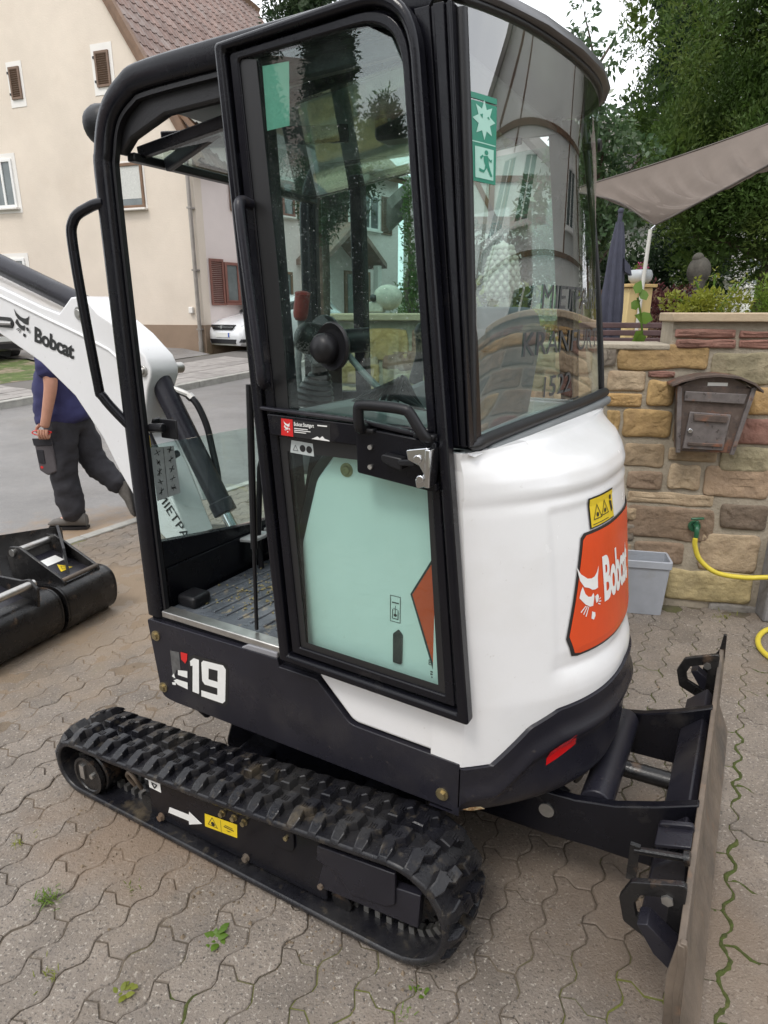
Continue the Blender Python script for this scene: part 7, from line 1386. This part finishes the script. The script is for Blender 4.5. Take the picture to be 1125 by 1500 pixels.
# ---- parked cars
M['car_white'] = pbr('white_car_paint', (0.74, 0.75, 0.77), 0.15, coat=1.0); M['car_grey'] = pbr('grey_car_paint', (0.10, 0.095, 0.09), 0.2, metal=0.4, coat=1.0)
M['car_glass'] = pbr('car_glass', (0.02, 0.025, 0.028), 0.03, spec=0.9); M['tyre'] = pbr('tyre', (0.018, 0.018, 0.018), 0.7); M['rim'] = pbr('alloy', (0.42, 0.43, 0.45), 0.3, metal=0.8)
M['lamp_glass'] = pbr('lamp_glass', (0.55, 0.58, 0.6), 0.08, spec=0.9); M['plate_white'] = pbr('number_plate', (0.7, 0.7, 0.68), 0.4); M['plate_blue'] = pbr('blue_band', (0.03, 0.08, 0.4), 0.4)
def car(label, loc, rz, paint, group):
    c = thing('parked_car', label, 'car', loc, rz, group)                       # x = forwards, nose at x = 0
    xs = [0.0, -0.05, -0.16, -0.45, -0.95, -1.15, -1.55, -2.0, -2.6, -3.2, -3.55, -3.85, -3.98]
    top = [0.55, 0.66, 0.74, 0.86, 0.98, 1.02, 1.28, 1.45, 1.49, 1.43, 1.25, 0.98, 0.70]; bel = [0.55, 0.64, 0.72, 0.84, 0.93, 0.95, 0.97, 0.98, 0.99, 1.0, 1.0, 0.95, 0.70]
    hw = [0.62, 0.70, 0.76, 0.82, 0.845, 0.85, 0.855, 0.86, 0.86, 0.85, 0.83, 0.78, 0.70]; tw = [0.58, 0.64, 0.68, 0.72, 0.72, 0.71, 0.63, 0.58, 0.57, 0.57, 0.60, 0.66, 0.66]; lo = [0.30, 0.22, 0.20, 0.19] + [0.19]*7 + [0.22, 0.32]
    m = MB(); vs = []
    for x, t, b, w, k, l in zip(xs, top, bel, hw, tw, lo):
        half = [(w*0.80, l), (w*0.97, l + 0.10), (w, (l + b)/2), (w*0.985, b), (max(k, w*0.9) if t - b < 0.05 else k + (w - k)*0.75, b + (t - b)*0.25), (k, t - 0.03), (k*0.7, t), (0, t + 0.012)]
        vs += [(x, y, z) for y, z in half] + [(x, -y, z) for y, z in half[-2::-1]]
    n = 15; m.add(vs, [(i*n + j, i*n + j + 1, (i+1)*n + j + 1, (i+1)*n + j) for i in range(len(xs)-1) for j in range(n-1)] + [(i*n + n-1, i*n, (i+1)*n, (i+1)*n + n-1) for i in range(len(xs)-1)] + [list(range(n))[::-1], list(range((len(xs)-1)*n, len(xs)*n))])
    m.build('body', paint, c, smooth=40)
    g = MB(); g.prism([(-1.12, 1.03), (-1.56, 1.30), (-1.54, 1.32), (-1.08, 1.04)], -0.64, 0.64); g.build('windscreen', M['car_glass'], c)
    for s in (1, -1):
        g = MB(); a, b = sorted((s*0.70, s*0.80)); g.prism([(-1.35, 1.02), (-1.75, 1.28), (-2.2, 1.36), (-3.05, 1.34), (-3.35, 1.05)], s*0.66, s*0.785); g.build('side_window', M['car_glass'], c)
        g = MB(); g.prism(fillet([(-0.05, 0.66), (-0.40, 0.84), (-0.48, 0.78), (-0.34, 0.66)], 0.02, 2), s*0.56, s*0.83); g.build('headlight', M['lamp_glass'], c)
        g = MB(); g.sphere((-1.32, s*0.95, 1.02), 0.10, 12, 8, sc=(0.6, 1, 0.7)); g.build('wing_mirror', paint, c)
        g = MB(); g.prism([(-0.02, 0.30), (-0.02, 0.38), (-0.14, 0.38), (-0.14, 0.30)], s*0.45, s*0.72); g.build('fog_lamp', M['seal'], c)
        for wx in (-0.78, -3.22):
            g = MB(); g.lathe([(0.18, -0.09), (0.29, -0.085), (0.305, -0.06), (0.305, 0.06), (0.29, 0.085), (0.18, 0.09)], 26, Matrix.Translation((wx, s*0.775, 0.305)) @ Matrix.Rotation(R(90), 4, 'X')); w = g.build('wheel', M['tyre'], c)
            g = MB(); g.lathe([(0.001, 0.06), (0.05, 0.09), (0.19, 0.085), (0.19, -0.085), (0.001, -0.09)], 20, Matrix.Translation((wx, s*0.775, 0.305)) @ Matrix.Rotation(R(90), 4, 'X')); g.build('rim', M['rim'], w)
            g = MB(); g.cyl((wx, s*0.60, 0.32), (wx, s*0.862, 0.32), 0.355, 26); g.build('wheel_arch', M['seal'], c)
    g = MB(); g.prism(fillet([(-0.35, 0.60), (0.35, 0.60), (0.42, 0.72), (-0.42, 0.72)], 0.02, 2), -0.10, 0.02, axis='x'); gr = g.build('grille', M['seal'], c)
    g = MB(); g.box(0.02, 0.03, -0.40, 0.40, 0.655, 0.675); g.cyl((0.02, 0, 0.665), (0.04, 0, 0.665), 0.045, 18); g.build('grille_bar', M['chrome'], gr)
    g = MB(); g.box(0.0, 0.022, -0.26, 0.26, 0.42, 0.53); pl = g.build('number_plate', M['plate_white'], c)
    g = MB(); g.box(0.022, 0.025, 0.215, 0.258, 0.422, 0.528); g.build('plate_band', M['plate_blue'], pl)
    g = MB(); g.prism([(-0.45, 0.26), (0.45, 0.26), (0.50, 0.37), (-0.50, 0.37)], -0.1, 0.012, axis='x'); g.build('lower_grille', M['seal'], c)
    return c
car('white compact car parked by the pale house, half hidden behind the cab', (-4.05, 16.9, G(16.9)), math.atan2(-0.8, -0.6), M['car_white'], 'cars parked across the street')
car('dark grey car parked at the left edge below the white boom', (-8.4, 14.9, G(14.9) + 0.1), math.atan2(-0.25, 0.97) , M['car_grey'], 'cars parked across the street')

# ---- excavator buckets standing on the ground at the left edge
def bucket(label, loc, rz, wdt, flip, sticker=False):
    """x = along the width, y = away from the viewer, z up; heel of the shell towards -y"""
    b = thing('excavator_bucket', label, 'bucket', loc, rz, 'spare buckets lying in front of the machine')
    out = [(0.36, 0.003), (0.08, 0.0), (0.0, 0.022), (-0.045, 0.09), (-0.05, 0.19), (-0.015, 0.250), (0.08, 0.268), (0.38, 0.235)]; P = [(p[0], 0, p[1]) for p in out]; sp = smooth_path(P, 4); k = len(sp)
    m = MB(); vs = [(x, p[0], p[2]) for x in (0.0, wdt) for p in sp]; inn = [(x, p[0] + 0.012 + (0.16 - p[0])*0.03, p[2] + (0.13 - p[2])*0.10) for x in (0.0, wdt) for p in sp]
    m.add(vs, [(i, i+1, k+i+1, k+i) for i in range(k-1)]); m.add(inn, [(i, k+i, k+i+1, i+1) for i in range(k-1)])
    for s in (0, 1): m.add([vs[s*k + i] for i in range(k)] , [list(range(k))])
    m.build('shell', M['worn_black'], b, smooth=50)
    for x in (0.0, wdt):
        m = MB(); m.prism([(p[0], p[2]) for p in sp], x - 0.008, x + 0.008, axis='x'); m.build('side_plate', M['worn_black'], b, smooth=40)
    c = wdt/2
    lug = fillet([(0.02, 0.20), (0.00, 0.275), (0.03, 0.30), (0.30, 0.435), (0.37, 0.43), (0.40, 0.38), (0.38, 0.22)], 0.02, 3)
    if flip: lug = fillet([(-0.03, 0.20), (-0.05, 0.33), (0.0, 0.375), (0.06, 0.36), (0.30, 0.36), (0.38, 0.30), (0.38, 0.22)], 0.02, 3)
    for x in (c - 0.115, c + 0.115):
        m = MB(); m.prism(lug, x - 0.008, x + 0.008, axis='x'); m.build('hitch_lug', M['worn_black'], b, smooth=40, bevel=0.003)
    py, pz = (0.345, 0.400) if not flip else (0.0, 0.345)
    m = MB(); m.cyl((c - 0.135, py, pz), (c + 0.135, py, pz), 0.020, 16); m.build('hitch_pin', M['steel'], b)
    m = MB(); m.cyl((c - 0.12, 0.02, 0.285), (c + 0.12, 0.02, 0.285), 0.012, 12) if not flip else m.box(c - 0.12, c + 0.12, 0.33, 0.345, 0.24, 0.36); m.build('cross_bar', M['rust'], b)
    m = MB(); m.prism([(0.03, 0.262), (0.33, 0.34), (0.33, 0.25), (0.08, 0.255)], c - 0.107, c + 0.107, axis='x'); pl = m.build('deck_plate', M['dark_panel'], b)
    if sticker:
        dp = lambda x, y: (x, y, 0.262 + (y - 0.03)*0.26 + 0.0025)
        decal('white_label', [poly([(c - 0.07, 0.205), (c + 0.07, 0.205), (c + 0.07, 0.27), (c - 0.07, 0.27)])], dp, M['white_print'], pl); decal('warning_triangle', [poly([(c - 0.035, 0.12), (c + 0.045, 0.12), (c + 0.005, 0.19)])], dp, M['yellow_print'], pl)
        decal('warning_symbol', [tri_sign(c + 0.005, 0.143, 0.022, 0.1)], lambda x, y: (x, y, dp(x, y)[2] + 0.0012), M['black_print'], pl)
    return b
BR_ = math.atan2(0.93, 0.37)
bucket('black bucket with a white label and yellow triangle between its hitch lugs', (-1.70, 3.12, 0.0), BR_, 0.33, False, True)
bucket('wider black bucket at the picture\'s left edge with its hitch pin in front', (-1.89, 2.66, 0.0), BR_, 0.46, True)
dbk = thing('ditching_bucket', 'long flat edged ditching bucket standing behind the two black buckets', 'bucket', (-1.90, 3.56, 0.0), math.atan2(-0.52, -0.85))
m = MB(); m.prism([(0.0, 0.40), (0.0, 0.455), (0.016, 0.46), (0.05, 0.30), (0.20, 0.06), (0.40, 0.003), (0.40, -0.0), (0.19, 0.0), (0.03, 0.22)], 0.0, 1.0, axis='x'); m.build('shell', M['worn_black'], dbk, smooth=40, bevel=0.004)
m = MB(); m.prism([(0.0, 0.455), (0.02, 0.47), (0.25, 0.40), (0.42, 0.12), (0.40, 0.0), (0.19, 0.0), (0.03, 0.22)], -0.014, 0.0, axis='x'); m.build('side_plate', M['worn_black'], dbk)
m = MB(); m.prism([(-0.09, 0.38), (0.01, 0.45), (0.02, 0.36), (-0.05, 0.28)], -0.03, -0.014, axis='x'); m.build('side_cutter', M['rust'], dbk, bevel=0.003)

# ---- weeds in the joints
def weed(label, loc, n, size, mat, seed, blade=False, rosette=False, rad=0.04):
    t = thing('weed', label, 'weed', loc, 0, 'weeds growing in the paver joints'); rn_ = random.Random(seed)
    for k in range(n):
        m = MB(); a = rn_.random()*6.28; s = 0.62*size*rn_.uniform(0.5, 1.25); lean = rn_.uniform(0.4, 1.1) if not rosette else rn_.uniform(0.9, 1.35); w = 0.06 if blade else 0.26
        T = Matrix.Translation((rn_.gauss(0, rad*0.26), rn_.gauss(0, rad*0.26), -0.004)) @ Matrix.Rotation(a, 4, 'Z') @ Matrix.Rotation(lean, 4, 'Y')
        pts = [(0, 0, 0), (0, w*s, 0.45*s), (0.06*s, w*0.8*s, 0.75*s), (0.16*s, 0, s), (0.06*s, -w*0.8*s, 0.75*s), (0, -w*s, 0.45*s), (-0.02*s, 0, 0.45*s), (0.03*s, 0, 0.75*s)]
        m.add(pts, [(0, 1, 6), (0, 6, 5), (1, 2, 7, 6), (6, 7, 4, 5), (2, 3, 7), (7, 3, 4)], M=T); m.build('leaf', mat, t, smooth=60, fix=False)
    return t
def gp(px, py):
    d = Fv + Vector((1, 0, 0))*((px - 562.5)/FPX) - Uv*((py - 750)/FPX); k = -CAM_H/d.z; return (d.x*k, d.y*k, 0.0)
weed('bright leafy weed with lobed leaves in front of the track', gp(318, 1372), 15, 0.055, M['leaf_bright'], 1, rosette=True)
weed('round tuft of fine grass near the front end of the track', gp(69, 1318), 60, 0.050, M['leaf_bright'], 2, blade=True, rad=0.07)
weed('small pale leafy weed in a joint at the bottom edge', gp(186, 1448), 10, 0.046, M['leaf_yellow'], 3, rosette=True)
weed('sparse grass blades in the joint left of the pale weed', gp(72, 1426), 26, 0.034, M['leaf_yellow'], 4, blade=True, rad=0.06)
weed('little weed beside the rear end of the near track', gp(610, 1452), 12, 0.036, M['leaf_bright'], 5, rosette=False, rad=0.05)
weed('low mossy tuft in the joint beside the track idler', gp(195, 1302), 24, 0.03, M['leaf_yellow'], 6, blade=True, rad=0.05)
weed('small grass tuft in the joint at the bottom centre', gp(592, 1488), 18, 0.036, M['leaf_bright'], 7, blade=True)
weed('dry grass tuft on the pavers between bucket and track', gp(30, 1235), 30, 0.034, M['leaf_yellow'], 8, blade=True, rad=0.07)
weed('thin grass growing by the tub and wall base', gp(1062, 905), 30, 0.05, M['leaf_yellow'], 9, blade=True, rad=0.12)
